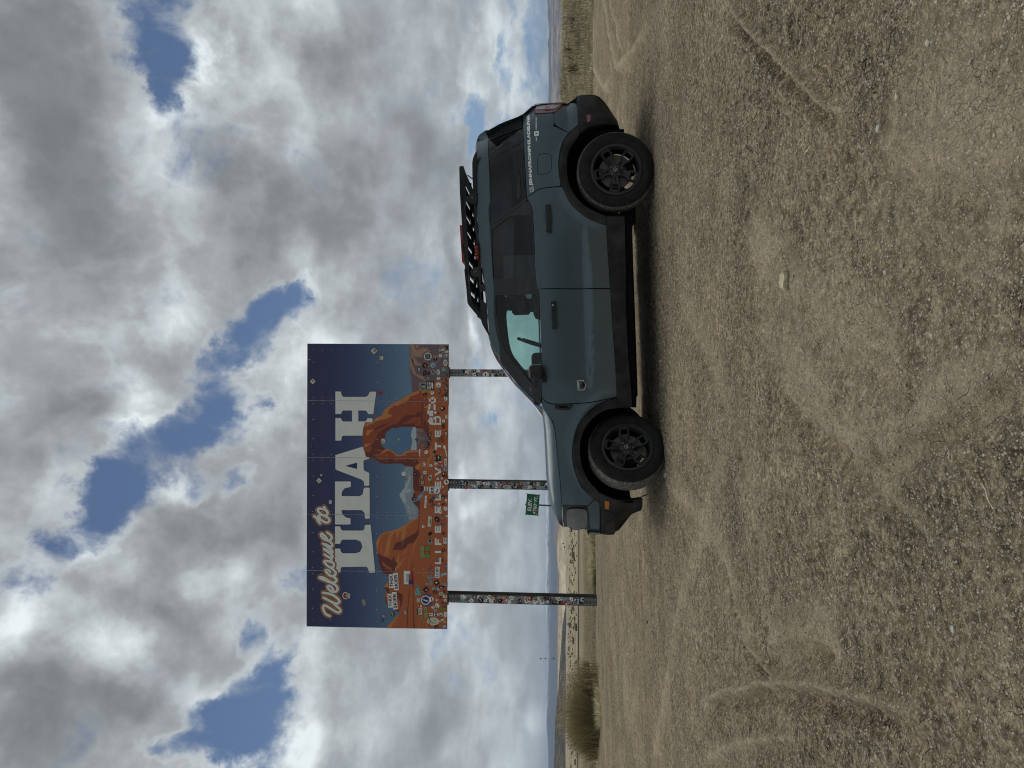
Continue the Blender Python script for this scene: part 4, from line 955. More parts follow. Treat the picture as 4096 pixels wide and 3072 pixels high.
# cartoon-like smiling gourd shape: generic round face
stk(E6, 1397, 1465, 180, 280, shape='disc', col='cream', marks=0)
for (x_, y_, w_, h_) in ((1300, 1455, 26, 26), (1345, 1468, 32, 32), (1380, 1500, 26, 26), (1320, 1410, 70, 18), (1320, 1520, 70, 18)): sticker(*G(E6, x_, y_), w_ / 5.53, h_ / 5.53, shape='disc', col='black', marks=0, depth=.057)
sticker(*G(E6, 1440, 1470), 95 / 5.53, 38 / 5.53, shape='disc', col='black', ring='cream', marks=0, depth=.058)
# window W1: round sunset badge high on the left, torn scrap below
stk(W1, 905, 960, 170, 150, shape='disc', col='white', ring='red', ink='navy', marks=2); sticker(*G(W1, 935, 955), 70 / 5.925, 60 / 5.925, shape='disc', col='yellow', ink='navy', marks=1, depth=.056)
stk(D4, 527, 1185, 60, 34, shape='rect', col='navy', ink='white', text='RIDE', rot=-3); stk(D4, 685, 1258, 80, 40, shape='blob', col='grey', ink='red', rot=15)
stk(W2, 545, 45, 80, 68, shape='rect', col='cream', ink='black')
# window E5 (middle left)
for a in [(1155, 245, 260, 40, 'round', 'white', -3, 'black'), (1268, 228, 70, 70, 'rect', 'black', 0, 'white'), (1310, 170, 70, 60, 'blob', 'navy', 0, 'lightblue'), (1318, 308, 65, 52, 'blob', 'black', 0, 'cream'),
          (1270, 345, 70, 30, 'blob', 'red', 60, 'orange'), (1405, 130, 62, 62, 'disc', 'grey', 0, 'white'), (1430, 285, 40, 36, 'blob', 'white', 0, 'grey'), (1512, 295, 80, 36, 'blob', 'black', -60, 'red'),
          (1568, 385, 84, 84, 'disc', 'white', 0, 'black'), (1445, 430, 130, 84, 'disc', 'white', 25, 'grey'), (1512, 548, 80, 24, 'rect', 'brown', 0, 'white'), (1592, 540, 50, 40, 'blob', 'white', 20, 'grey'),
          (1390, 605, 130, 95, 'disc', 'black', 40, 'grey'), (1240, 655, 215, 75, 'round', 'cream', -4, 'black'), (1250, 705, 60, 50, 'rect', 'black', 40, 'black'), (1106, 750, 66, 62, 'disc', 'white', 0, 'brown'),
          (1500, 698, 100, 80, 'blob', 'purple', 10, 'black'), (1247, 905, 60, 85, 'rect', 'black', 45, 'black'), (1515, 900, 52, 52, 'rect', 'black', 40, 'black'), (1240, 1070, 125, 100, 'blob', 'grey', 5, 'black'),
          (1522, 1243, 85, 66, 'blob', 'black', 0, 'grey'), (1515, 145, 95, 70, 'blob', 'black', 0, 'yellow'), (1592, 125, 50, 45, 'disc', 'black', 0, 'grey'), (1577, 212, 46, 42, 'rect', 'white', 5, 'grey'),
          (905, 185, 85, 80, 'disc', 'black', 0, 'grey'), (1243, 1615, 62, 60, 'disc', 'brown', 0, 'white'), (1415, 1440, 70, 30, 'rect', 'grey', 0, 'white')]:
    stk(E5, a[0], a[1], a[2], a[3], shape=a[4], col=a[5], rot=a[6], ink=a[7])
stk(E5, 1562, 1050, 125, 80, text='ZONA|LAZIO', rot=-2)
stk(E5, 1138, 1283, 240, 195, shape='round', col='green', ink='darkgreen', marks=0)
sticker(*G(E5, 1092, 1280), 240 / 5.184, 88 / 5.184, shape='rect', col='olive', marks=0, depth=.0545)
sticker(*G(E5, 1140, 1240), 180 / 5.184, 22 / 5.184, col='red', marks=0, depth=.0575); sticker(*G(E5, 1180, 1290), 60 / 5.184, 110 / 5.184, col='red', ink='yellow', marks=1, depth=.058)
# window E4 (middle right)
for a in [(870, 1330, 58, 62, 'disc', 'black', 0, 'grey'), (690, 1323, 70, 66, 'disc', 'white', 0, 'lightblue'), (720, 1405, 46, 38, 'blob', 'olive', 0, 'darkgreen'), (1013, 1172, 90, 62, 'rect', 'pink', -8, 'white'),
          (1122, 1193, 50, 50, 'disc', 'white', 0, 'black'), (1200, 1170, 60, 48, 'blob', 'white', 20, 'black'), (1236, 1078, 92, 86, 'rect', 'black', 0, 'cream'), (1028, 1303, 50, 48, 'rect', 'white', 0, 'blue'),
          (1122, 1467, 50, 48, 'disc', 'brown', 0, 'orange'), (1110, 1385, 50, 95, 'blob', 'cream', 70, 'black'), (1228, 1403, 36, 34, 'rect', 'white', 5, 'black'), (1265, 1245, 50, 50, 'disc', 'navy', 0, 'white'),
          (1298, 1197, 50, 30, 'disc', 'grey', 20, 'white'), (1355, 1250, 60, 70, 'blob', 'lightblue', 20, 'navy'), (1325, 1335, 70, 48, 'rect', 'black', 0, 'white'), (1295, 1398, 56, 50, 'disc', 'grey', 0, 'white'),
          (1365, 1455, 85, 75, 'blob', 'white', 10, 'black'), (1370, 1370, 50, 55, 'blob', 'red', 0, 'brown'), (1220, 1590, 105, 90, 'disc', 'white', -20, 'blue'), (975, 1560, 85, 65, 'blob', 'black', 20, 'red'),
          (1312, 1525, 30, 28, 'disc', 'white', 0, 'white'), (1340, 1600, 18, 75, 'rect', 'grey', 50, 'white'), (1100, 705, 72, 34, 'rect', 'black', -35, 'white'), (1090, 802, 72, 34, 'rect', 'black', -35, 'white'),
          (1078, 880, 72, 34, 'rect', 'black', -35, 'white'), (988, 880, 62, 60, 'blob', 'orange', 0, 'brown'), (892, 790, 48, 48, 'disc', 'navy', 0, 'white'), (610, 778, 46, 34, 'disc', 'yellow', 0, 'brown'),
          (365, 805, 78, 66, 'disc', 'cream', 0, 'black'), (945, 990, 26, 115, 'blob', 'white', 88, 'black'), (1045, 980, 66, 62, 'blob', 'white', 0, 'pink'), (1172, 978, 50, 50, 'disc', 'black', 0, 'grey'), (1244, 785, 72, 50, 'blob', 'brown', 0, 'olive'),
          (1298, 773, 115, 38, 'rect', 'red', 15, 'brown'), (1355, 960, 180, 18, 'rect', 'white', 12, 'red'), (1335, 900, 60, 40, 'blob', 'white', 10, 'red'), (1318, 570, 80, 44, 'disc', 'black', 0, 'grey'), (1322, 490, 48, 48, 'disc', 'white', 0, 'black'),
          (1305, 295, 75, 66, 'blob', 'black', 8, 'white'), (1365, 420, 62, 38, 'rect', 'cream', 0, 'cream'), (1356, 138, 60, 58, 'disc', 'white', 0, 'black')]:
    stk(E4, a[0], a[1], a[2], a[3], shape=a[4], col=a[5], rot=a[6], ink=a[7])
stk(E4, 980, 1372, 62, 62, col='black', ink='cream', text='S!', rot=-6); stk(E4, 988, 1465, 62, 62, col='black', ink='cream', text='S!', rot=-2)
stk(E4, 1138, 1580, 105, 90, text='int', rot=4); stk(E4, 1044, 1560, 66, 66, text='NO', rot=-3)
stk(E4, 1355, 1160, 150, 36, text='BLAST', rot=4); stk(E4, 1359, 690, 70, 38, col='black', ink='white', text='CLSER', rot=4)
# white tape scraps
for (x_, y_, w_, h_, r_) in ((1105, 160, 40, 32, 10), (1150, 130, 36, 50, 40), (1185, 165, 62, 30, 0), (1152, 200, 30, 50, 15), (1098, 265, 90, 32, -10), (1180, 272, 88, 34, 0), (1080, 352, 62, 32, 5), (1128, 370, 88, 60, 0), (1190, 355, 40, 40, 40), (1122, 452, 35, 45, 0), (1185, 440, 36, 52, 30), (1105, 505, 80, 34, 30), (1140, 500, 90, 36, 0), (1165, 535, 30, 70, 0)):
    stk(E4, x_, y_, w_, h_, shape='rect', col='white', rot=r_, marks=1, ink='cream')
# window E3 (right end)
for a in [(152, 183, 78, 80, 'rect', 'cream', 45, 'black'), (275, 297, 55, 58, 'rect', 'cream', 10, 'black'), (870, 107, 50, 46, 'rect', 'pink', 0, 'red'), (993, 425, 92, 90, 'disc', 'black', 0, 'orange'),
          (1130, 417, 90, 90, 'disc', 'lightblue', 0, 'blue'), (985, 550, 105, 60, 'blob', 'black', -8, 'red'), (1050, 553, 56, 56, 'disc', 'black', 0, 'grey'), (1132, 530, 90, 80, 'blob', 'grey', 20, 'black'),
          (1055, 643, 60, 50, 'blob', 'grey', 20, 'black'), (1218, 638, 56, 62, 'blob', 'white', 0, 'grey'), (1218, 748, 95, 75, 'blob', 'white', 10, 'grey'), (1170, 320, 42, 66, 'round', 'black', 0, 'cream'),
          (1253, 260, 52, 52, 'disc', 'white', 0, 'lightblue'), (1290, 160, 70, 34, 'rect', 'cream', -80, 'navy'), (1352, 130, 58, 56, 'disc', 'black', 0, 'grey'), (1350, 195, 70, 36, 'blob', 'white', -70, 'blue'),
          (1345, 265, 80, 70, 'blob', 'grey', 0, 'white'), (1305, 490, 75, 66, 'blob', 'teal', 10, 'lightblue'), (1370, 450, 46, 40, 'disc', 'orange', 0, 'black'), (1310, 560, 66, 30, 'blob', 'brown', 60, 'olive'),
          (1355, 580, 44, 38, 'disc', 'black', 30, 'grey'), (1292, 635, 48, 36, 'rect', 'brown', 0, 'white'), (1357, 665, 48, 46, 'disc', 'black', 0, 'grey'), (1302, 705, 36, 50, 'rect', 'brown', 0, 'black'),
          (1348, 780, 115, 60, 'rect', 'brown', 0, 'white'), (995, 895, 70, 36, 'round', 'black', -70, 'brown'), (1115, 875, 66, 60, 'blob', 'white', 0, 'brown'), (1237, 862, 78, 42, 'blob', 'darkgreen', 0, 'white'), (1350, 912, 56, 56, 'blob', 'darkgreen', 0, 'black'),
          (250, 878, 66, 70, 'blob', 'red', 0, 'navy')]:
    stk(E3, a[0], a[1], a[2], a[3], shape=a[4], col=a[5], rot=a[6], ink=a[7])
stk(E3, 1043, 273, 130, 130, shape='disc', col='white', ring='grey', ink='black', text='BOSS', rot=2)
stk(E3, 1335, 378, 110, 70, shape='disc', col='white', text='VROBX', rot=2); stk(E3, 1217, 535, 95, 58, shape='disc', text='MYTHIC')
stk(E3, 896, 490, 75, 42, col='black', ink='white', text='CLSER', rot=2); stk(E3, 1237, 173, 75, 42, col='black', ink='white', text='CLSER', rot=2)
# portrait sticker: grey picture with a face, and its caption
stk(E3, 958, 772, 135, 110, col='grey', rot=4, marks=0)
sticker(*G(E3, 965, 772), 100 / 4.147, 86 / 4.147, shape='disc', col='black', marks=0, depth=.056); sticker(*G(E3, 968, 775), 52 / 4.147, 66 / 4.147, shape='disc', col='cream', ring='grey', marks=0, depth=.0575)
for dx_, dy_ in ((-10, 12), (-10, -12)): sticker(*G(E3, 960 + dx_, 775 + dy_), 9 / 4.147, 6 / 4.147, shape='disc', col='black', marks=0, depth=.0585)
sticker(*G(E3, 988, 775), 20 / 4.147, 6 / 4.147, shape='disc', col='black', marks=0, depth=.0585)
stk(E3, 1080, 758, 140, 132, col='black', ink='white', rot=4, text='HAVE YOU|SEEN HIM|.')
stk(D3, 138, 497, 44, 44, col='cream', rot=45); stk(D3, 205, 1558, 44, 44, col='cream', rot=45); stk(D3, 228, 1500, 20, 24, shape='disc', col='cream'); stk(D3, 122, 1190, 50, 18, col='navy', ink='red', text='OCUS')
stk(D3, 100, 265, 12, 12, shape='blob', col='white', marks=0)

# stickers that cover the posts
prng = random.Random(3)
def post_stickers(idx, pxs, xa, xb):
    x0, x1, y0, dep, zg, p = posts[idx]
    k = (at_Y(2000, 2000, POSTY) - at_Y(2000, 1999, POSTY)).length
    px = xa
    cols = ['white'] * 14 + ['grey'] * 16 + ['black'] * 12 + ['cream', 'brown', 'red', 'teal', 'orange', 'lightblue', 'navy', 'pink']
    while px < xb:
        h = prng.uniform(9, 20)
        for side in (-1, 1):
            if prng.random() < .12: continue
            pyl = pxs(px)
            cy = pyl + side * prng.uniform(5, 9)
            w = prng.uniform(11, 19); cl = prng.choice(cols)
            ink = prng.choice(['black', 'black', 'grey', 'red', 'navy']) if cl in ('white', 'cream', 'grey', 'lightblue', 'pink', 'teal') else prng.choice(['white', 'white', 'grey', 'cream'])
            q = at_Y(px, cy, POSTY); ww = w * k; xc = min(max(q.x - OX.x, x0 + ww / 2), x1 - ww / 2) + OX.x
            cyc = cy + (q.x - xc) / k
            sticker(px + prng.uniform(-2, 2), cyc, w, h * prng.uniform(.9, 1.3), shape=prng.choice(['disc', 'rect', 'round', 'blob', 'blob']), col=cl, ink=ink, rot=prng.uniform(-40, 40), Y=POSTY, depth=.0135 if False else .002 + .001 * (stk_n[0] % 3), parent=p, marks=prng.choice([1, 2, 3]), scale=k)
        px += h * .62
post_stickers(0, lambda px: 2394.5 + (px - 1850) * .0205, 1822, 2330)
post_stickers(1, lambda px: 1939 + (px - 1850) * .0125, 1822, 2195)
post_stickers(2, lambda px: 1491.5 + (px - 1850) * .006, 1826, 2085)
k_ = (at_Y(2000, 2000, POSTY) - at_Y(2000, 1999, POSTY)).length
sticker(2312, 2405, 21, 13, shape='round', col='black', ink='white', text='NH', Y=POSTY, depth=.016, parent=posts[0][5], scale=k_)

# ================================================================== green elevation sign
EY = 31.0
es = obj('elevation_sign', None, label='small green elevation sign on a thin post behind the car bonnet', cat='sign')
ec = at_Y(2130, 2018, EY); es.location = (ec.x, EY, float(ground_base(ec.x, EY)))
def ES(fl, name, parent=None): return obj(name, mesh_np(name, np.array(fl.V) - np.array(es.location), np.array(fl.F), smooth=False, mat_idx=fl.M), fl.mats, parent or es)
GREEN = flat_mat('sign_green', (.012, .135, .075), .45); SGREEN = flat_mat('reflective_white', (.80, .84, .76), .45)
corners = C5((165, 440), (468, 470), (432, 968), (128, 938))
q = [at_Y(a, b_, EY) for a, b_ in corners]
V = [(p.x - es.location.x, -.001, p.z - es.location.z) for p in q] + [(p.x - es.location.x, .004, p.z - es.location.z) for p in q]
plate = obj('plate', mesh_np('plate', V, [(0, 1, 2, 3), (7, 6, 5, 4), (0, 4, 5, 1), (1, 5, 6, 2), (2, 6, 7, 3), (3, 7, 4, 0)], smooth=False), GREEN, es)
fl = Flat(EY - .004, .0006)
border = C5((175, 450), (458, 478), (424, 958), (140, 930)); border2 = C5((180, 455), (453, 483), (419, 953), (145, 925))
rot_e = math.atan2(q[0].z - q[3].z, q[0].x - q[3].x)
def et(string, cx_, cy_, wpx, hpx, m, r_=0.0):
    c0 = at_Y(*C5((cx_, cy_))[0], EY); kk = (at_Y(2100, 2000, EY) - at_Y(2100, 1999, EY)).length / 5.923
    add_text(fl, string, c0.x, c0.z, wpx * kk, hpx * kk, rot_e + r_, m, .03)
et('ELEV.', 232, 705, 296, 90, SGREEN); et('4760', 350, 810, 240, 92, SGREEN); et('FT.', 378, 560, 125, 78, SGREEN); et('17', 350, 650, 60, 30, SGREEN)
def ep(pts, m): fl.poly([(p.x, p.z) for p in (at_Y(a, b_, EY) for a, b_ in C5(*pts))], m)
ep(((335, 835), (400, 850), (395, 905), (350, 890)), C_['orange']); ep(((345, 845), (360, 848), (355, 885), (345, 880)), C_['black'])
ep(((390, 925), (410, 915), (408, 950), (388, 948)), SGREEN); ep(((410, 825), (432, 815), (435, 838), (415, 842)), SGREEN); ep(((428, 770), (445, 765), (442, 785)), SGREEN)
ES(fl, 'lettering_print')
pp0 = at_Y(*C5((455, 712))[0], EY + .03); zg = float(ground_base(pp0.x, EY)) - .1
V, F = boxes([(pp0.x - .03 - es.location.x, .006, zg - es.location.z, pp0.x + .03 - es.location.x, .05, pp0.z + .6 - es.location.z)])
V = [(x + (z - (pp0.z - es.location.z)) * .035, y, z) for x, y, z in V]
obj('post', mesh_np('post', V, F, smooth=False), stm, es)
for cxy in ((165, 440), (468, 470), (432, 968), (128, 938)):
    c0 = at_Y(*C5(cxy)[0], EY); V, F = boxes([(c0.x - .022 - es.location.x, -.012, c0.z - .018 - es.location.z, c0.x + .022 - es.location.x, .016, c0.z + .018 - es.location.z)])
    obj('clip', mesh_np('clip', V, F, smooth=False), alu, es)

# ================================================================== the car
_d = Vector((_pr.x - _pf.x, 0, _pr.z - _pf.z)).normalized()
BETA = math.atan2(_d.z, _d.x)
EX = Vector((math.cos(BETA), 0, math.sin(BETA))); EZ = Vector((-math.sin(BETA), 0, math.cos(BETA)))
CO = Vector((.70, CARY, 0)); CO.z = _pf.z + (CO.x - _pf.x) * _d.z / _d.x
car = obj('parked_car', None, label='dusty blue-grey compact off-road suv with black roof rack parked side-on', cat='car')
car.location = CO; car.rotation_euler = (0, -BETA, 0)
HALF = .945                                          # depth of the centre line behind the near side
def loc(px, py, d):
    p = at_Y(px, py, CARY + d) - CO
    return p.dot(EX), p.dot(EZ)
# outlines of the two ends, by height
_fx = [loc(v, y, .28) for v, y in ((2180, 2085), (2250, 2109), (2300, 2126), (2350, 2133), (2400, 2138), (2460, 2141), (2490, 2100), (2528, 2057), (2580, 2042))]
_rx = [loc(v, y, .20) for v, y in ((1905, 540), (1950, 519), (2000, 490), (2089, 456), (2140, 413), (2200, 409), (2270, 411), (2290, 392), (2320, 380), (2380, 379), (2420, 410), (2460, 470))]
_fx.sort(key=lambda p: p[1]); _rx.sort(key=lambda p: p[1])
FXZ = ([p[1] for p in _fx], [p[0] for p in _fx]); RXZ = ([p[1] for p in _rx], [p[0] for p in _rx])
ZB = loc(*A((605, 830))[0], .05)[1]                 # belt line height
WR = loc(2466, 679, .03); WF = loc(2509, 1786, .03)  # wheel centres
ZC = loc(*B((860, 400))[0], .03)[1]                  # crease in the doors
def ss(x, a, b):
    t = min(1, max(0, (x - a) / (b - a))); return t * t * (3 - 2 * t)
def side(x, z):
    d = .040
    zz = z - .80
    d += .035 * min(1.5, (zz / .42) ** 2) if zz > 0 else .012 * min(1.5, (zz / .4) ** 2)
    if z > ZB: d += .30 * (z - ZB) + .10 * ss(z, ZB, ZB + .06) * .12
    # door sculpting between the wheels
    m = ss(x, WF[0] + .50, WF[0] + .75) * (1 - ss(x, WR[0] - .75, WR[0] - .45))
    d += m * (.024 * ss(z, ZC + .36, ZC + .012) - .030 * ss(z, ZC + .004, ZC - .030))
    # wheel arch flare
    for wx, wz in (WF, WR):
        r = math.hypot(x - wx, (z - wz))
        if z > wz - .1: d -= .022 * math.exp(-((r - .50) / .045) ** 2)
    fx = np.interp(z, *FXZ); rx = np.interp(z, *RXZ)
    t = min(1.15, max(0, (.55 - (x - fx)) / .55)); d += .27 * t ** 2.4
    L_ = .36; t = min(1.15, max(0, (L_ - (rx - x)) / L_)); d += .19 * t ** 2.2
    return d
def sideloc(px, py, off=0.0):
    d = .05
    for _ in range(12):
        x, z = loc(px, py, d + off); d = .5 * d + .5 * side(x, z)
    return loc(px, py, d + off)
def smooth_poly(pts, sub=3, ang=46):
    """rounds the soft corners of an outline and keeps the sharp ones"""
    N = len(pts); sharp = []
    for i in range(N):
        a, b_, c2 = Vector(pts[i - 1]), Vector(pts[i]), Vector(pts[(i + 1) % N])
        u, v = b_ - a, c2 - b_
        sharp.append(u.length < 1e-9 or v.length < 1e-9 or math.degrees(u.angle(v)) > ang)
    out = []
    for i in range(N):
        p0, p1, p2, p3 = pts[i - 1], pts[i], pts[(i + 1) % N], pts[(i + 2) % N]
        if sharp[i]: p0 = p1
        if sharp[(i + 1) % N]: p3 = p2
        if sharp[i] and sharp[(i + 1) % N]: out.append(p1); continue
        for k in range(sub):
            t = k / sub; t2, t3 = t * t, t * t * t
            out.append(tuple(.5 * (2 * b_ + (c - a) * t + (2 * a - 5 * b_ + 4 * c - d) * t2 + (-a + 3 * b_ - 3 * c + d) * t3) for a, b_, c, d in zip(p0, p1, p2, p3)))
    return out

def panel(name, outline, mat, off=0.0, thick=.02, holes=(), gap=.0028, parent=None, mirror=True, smooth=True, fn=None, grid=.05, local=False, label=None):
    """a sheet that follows the curved side of the body, cut to an outline read in photo pixels, with turned-in edges"""
    fn = fn or side
    ol = outline if local else [sideloc(px, py, off) for px, py in outline]
    hl = [h if local else [sideloc(px, py, off) for px, py in h] for h in holes]
    if smooth: ol = smooth_poly(ol); hl = [smooth_poly(h) for h in hl]
    if gap: ol = shrink(ol, gap)
    loops = [poly_clean(ol)] + [poly_clean(h) for h in hl]
    bm = bmesh.new()
    vs = [bm.verts.new((a, 0, b_)) for l in loops for a, b_ in l]
    for t in tessellate_polygon([[Vector((a, b_, 0)) for a, b_ in l] for l in loops]):
        try: bm.faces.new([vs[i] for i in t])
        except ValueError: pass
    xs = [a for a, b_ in ol]; zs = [b_ for a, b_ in ol]
    def cuts(lo, hi): k = math.ceil(lo / grid) ; return [grid * i for i in range(k, math.floor(hi / grid) + 1)]
    for c in cuts(min(xs), max(xs)):
        bmesh.ops.bisect_plane(bm, geom=bm.verts[:] + bm.edges[:] + bm.faces[:], plane_co=(c, 0, 0), plane_no=(1, 0, 0))
    for c in cuts(min(zs), max(zs)):
        bmesh.ops.bisect_plane(bm, geom=bm.verts[:] + bm.edges[:] + bm.faces[:], plane_co=(0, 0, c), plane_no=(0, 0, 1))
    for v in bm.verts: v.co.y = fn(v.co.x, v.co.z) + off
    for f in bm.faces:
        f.normal_update()
        if f.normal.y > 0: f.normal_flip()
        f.smooth = True; f.material_index = 0
    be = [e for e in bm.edges if len(e.link_faces) == 1]
    r = bmesh.ops.extrude_edge_only(bm, edges=be)
    for g in r['geom']:
        if isinstance(g, bmesh.types.BMVert): g.co.y += thick
        elif isinstance(g, bmesh.types.BMFace): g.smooth = False
    bmesh.ops.recalc_face_normals(bm, faces=bm.faces[:])
    bm.faces.ensure_lookup_table()
    tot = sum(f.normal.y for f in bm.faces if f.smooth)
    if tot > 0: bmesh.ops.reverse_faces(bm, faces=bm.faces[:])
    me = bpy.data.meshes.new(name); bm.to_mesh(me); bm.free()
    nrm = []
    for p in me.polygons:
        for vi in p.vertices:
            if p.use_smooth:
                x, _, z = me.vertices[vi].co; e = .012
                gx = (fn(x + e, z) - fn(x - e, z)) / (2 * e); gz = (fn(x, z + e) - fn(x, z - e)) / (2 * e)
                nrm.append(Vector((gx, -1, gz)).normalized())
            else: nrm.append(p.normal.copy())
    me.normals_split_custom_set(nrm)
    o = obj(name, me, mat, parent or car, label=label)
    if mirror:
        o2 = obj(name, me, None, parent or car); o2.scale.y = -1; o2.location.y = 2 * HALF
        return o, o2
    return o

def grid_mesh(name, rows, mat, parent=None, mirror=False, smooth=True, close=False):
    nr, nc = len(rows), len(rows[0]); V = [p for r_ in rows for p in r_]
    F = [(i * nc + j, i * nc + j + 1, (i + 1) * nc + j + 1, (i + 1) * nc + j) for i in range(nr - 1) for j in range(nc - 1)]
    me = mesh_np(name, V, F, smooth)
    return obj(name, me, mat, parent or car)
def both(rows):                                     # complete half a section to the full width
    return rows + [[(x, 2 * HALF - y, z) for x, y, z in r_] for r_ in rows[-2::-1]]
def resample(pts, n):
    P_ = np.array(pts, dtype=float); s_ = np.concatenate([[0], np.cumsum(np.linalg.norm(np.diff(P_, axis=0), axis=1))])
    return [tuple(np.interp(t, s_, P_[:, k]) for k in range(P_.shape[1])) for t in np.linspace(0, s_[-1], n)]
def bevel_box(name, a, b, mat, parent=None, r=.01, seg=2, rot=None, mirror=False, taper=None):
    bm = bmesh.new(); bmesh.ops.create_cube(bm, size=1)
    c = [(p + q_) / 2 for p, q_ in zip(a, b)]; s_ = [abs(q_ - p) for p, q_ in zip(a, b)]
    for v in bm.verts:
        v.co = Vector([v.co[i] * s_[i] for i in range(3)])
        if taper and v.co.z > 0: v.co.x *= taper; v.co.y *= taper
    if r: bmesh.ops.bevel(bm, geom=bm.edges[:], offset=r, segments=seg, affect='EDGES', profile=.6)
    if rot: bmesh.ops.rotate(bm, verts=bm.verts[:], cent=(0, 0, 0), matrix=rot)
    for v in bm.verts: v.co += Vector(c)
    for f in bm.faces: f.smooth = True
    me = bpy.data.meshes.new(name); bm.to_mesh(me); bm.free(); me.set_sharp_from_angle(angle=R(35))
    o = obj(name, me, mat, parent or car)
    if mirror: o2 = obj(name, me, None, parent or car); o2.scale.y = -1; o2.location.y = 2 * HALF
    return o
def tube(name, pts, r, mat, parent=None, n=8, mirror=False):
    V = []; F = []; P_ = [Vector(p) for p in pts]
    for i, p in enumerate(P_):
        d = (P_[min(i + 1, len(P_) - 1)] - P_[max(0, i - 1)]).normalized(); up = Vector((0, 1, 0)) if abs(d.y) < .8 else Vector((0, 0, 1))
        a = d.cross(up).normalized(); b_ = d.cross(a)
        for k in range(n): an = 2 * math.pi * k / n; V.append(tuple(p + a * math.cos(an) * r + b_ * math.sin(an) * r))
        if i:
            for k in range(n): F.append(((i - 1) * n + k, (i - 1) * n + (k + 1) % n, i * n + (k + 1) % n, i * n + k))
    me = mesh_np(name, V, F)
    o = obj(name, me, mat, parent or car)
    if mirror: o2 = obj(name, me, None, parent or car); o2.scale.y = -1; o2.location.y = 2 * HALF
    return o
def lathe(name, prof, mat, parent, n=72, mod=None, mats=None, midx=None):
    """profile (radius, y) turned about the y axis"""
    V = []; F = []; MI = []
    for k in range(n):
        a = 2 * math.pi * k / n
        for j, (r_, y) in enumerate(prof):
            if mod: r_, y = mod(k, j, r_, y)
            V.append((r_ * math.cos(a), y, r_ * math.sin(a)))
    m_ = len(prof)
    for k in range(n):
        for j in range(m_ - 1):
            a, b_ = k * m_ + j, ((k + 1) % n) * m_ + j
            F.append((a, b_, b_ + 1, a + 1)); MI.append(midx[j] if midx else 0)
    me = mesh_np(name, V, F, mat_idx=MI if midx else None); me.set_sharp_from_angle(angle=R(32))
    return obj(name, me, mats or mat, parent)

# ---- materials
paint, n, b, out = new_mat('car_paint')
t = n.node('ShaderNodeTexCoord'); O = t.outputs['Object']; sp = n.node('ShaderNodeSeparateXYZ'); n.put(sp.inputs[0], O)
dust = n.m('MULTIPLY', n.rmap(n.m('ADD', sp.outputs[2], n.m('MULTIPLY', n.m('SUBTRACT', n.noise(O, 3, 4), .5), .25)), .95, .30), .20)
dust = n.m('ADD', dust, n.m('MULTIPLY', n.rmap(n.noise(O, 22, 7, .7, .5), .52, .72), .035))
n.put(b.inputs['Base Color'], n.mix(dust, (.054, .090, .109), (.22, .19, .15)))
n.put(b.inputs['Roughness'], n.rmap(n.noise(O, 14, 5, .7), .3, .7, .28, .40)); b.inputs['Metallic'].default_value = .25
b.inputs['Coat Weight'].default_value = .28; b.inputs['Coat Roughness'].default_value = .16; b.inputs['Specular IOR Level'].default_value = .35
PLAST = simple('black_plastic', (.019, .020, .021), .62, vary=.45, scale=6, bump=.25, bscale=400, spec=.3)
DUSTP = simple('dusty_plastic', (.031, .031, .030), .8, vary=.5, scale=5, bump=.2, bscale=300, spec=.2)
GLOSSB = simple('gloss_black_trim', (.010, .011, .012), .22, vary=.2, spec=.45)
MATTE = simple('matte_black_wheel', (.024, .025, .026), .48, vary=.3, scale=12, spec=.4)
RUBBER = simple('tyre_rubber', (.017, .0165, .016), .85, vary=.35, scale=9, bump=.3, bscale=120, spec=.25)
TREAD = simple('tyre_tread_dusty', (.15, .145, .13), .95, vary=.4, scale=30, spec=.15)
DARK_ = simple('underbody_black', (.006, .006, .006), .9, spec=.1)
CABIN = simple('cabin_trim', (.010, .011, .012), .8, vary=.3, spec=.2)
SEATM = simple('seat_cloth', (.012, .013, .014), .9, vary=.3, spec=.1)
STEEL = simple('brushed_steel', (.33, .33, .34), .35, metal=.8, vary=.2)
BRAKE = simple('brake_metal', (.12, .105, .095), .5, metal=.5, vary=.3)
REDL = simple('red_lens', (.14, .010, .014), .12, vary=.1, spec=.6, coat=.6)
CLEARL = simple('pale_lens', (.34, .33, .34), .15, vary=.12, scale=20, spec=.6, coat=.6)
SMOKE = simple('dusty_headlamp_lens', (.105, .105, .105), .38, vary=.22, scale=14, spec=.5, coat=.2)
ORANGE = simple('amber_lens', (.46, .17, .02), .3, vary=.1, spec=.5)
DECAL = simple('white_vinyl', (.80, .84, .84), .5, vary=.05)
REDP = simple('red_plastic', (.24, .014, .02), .5, vary=.12)
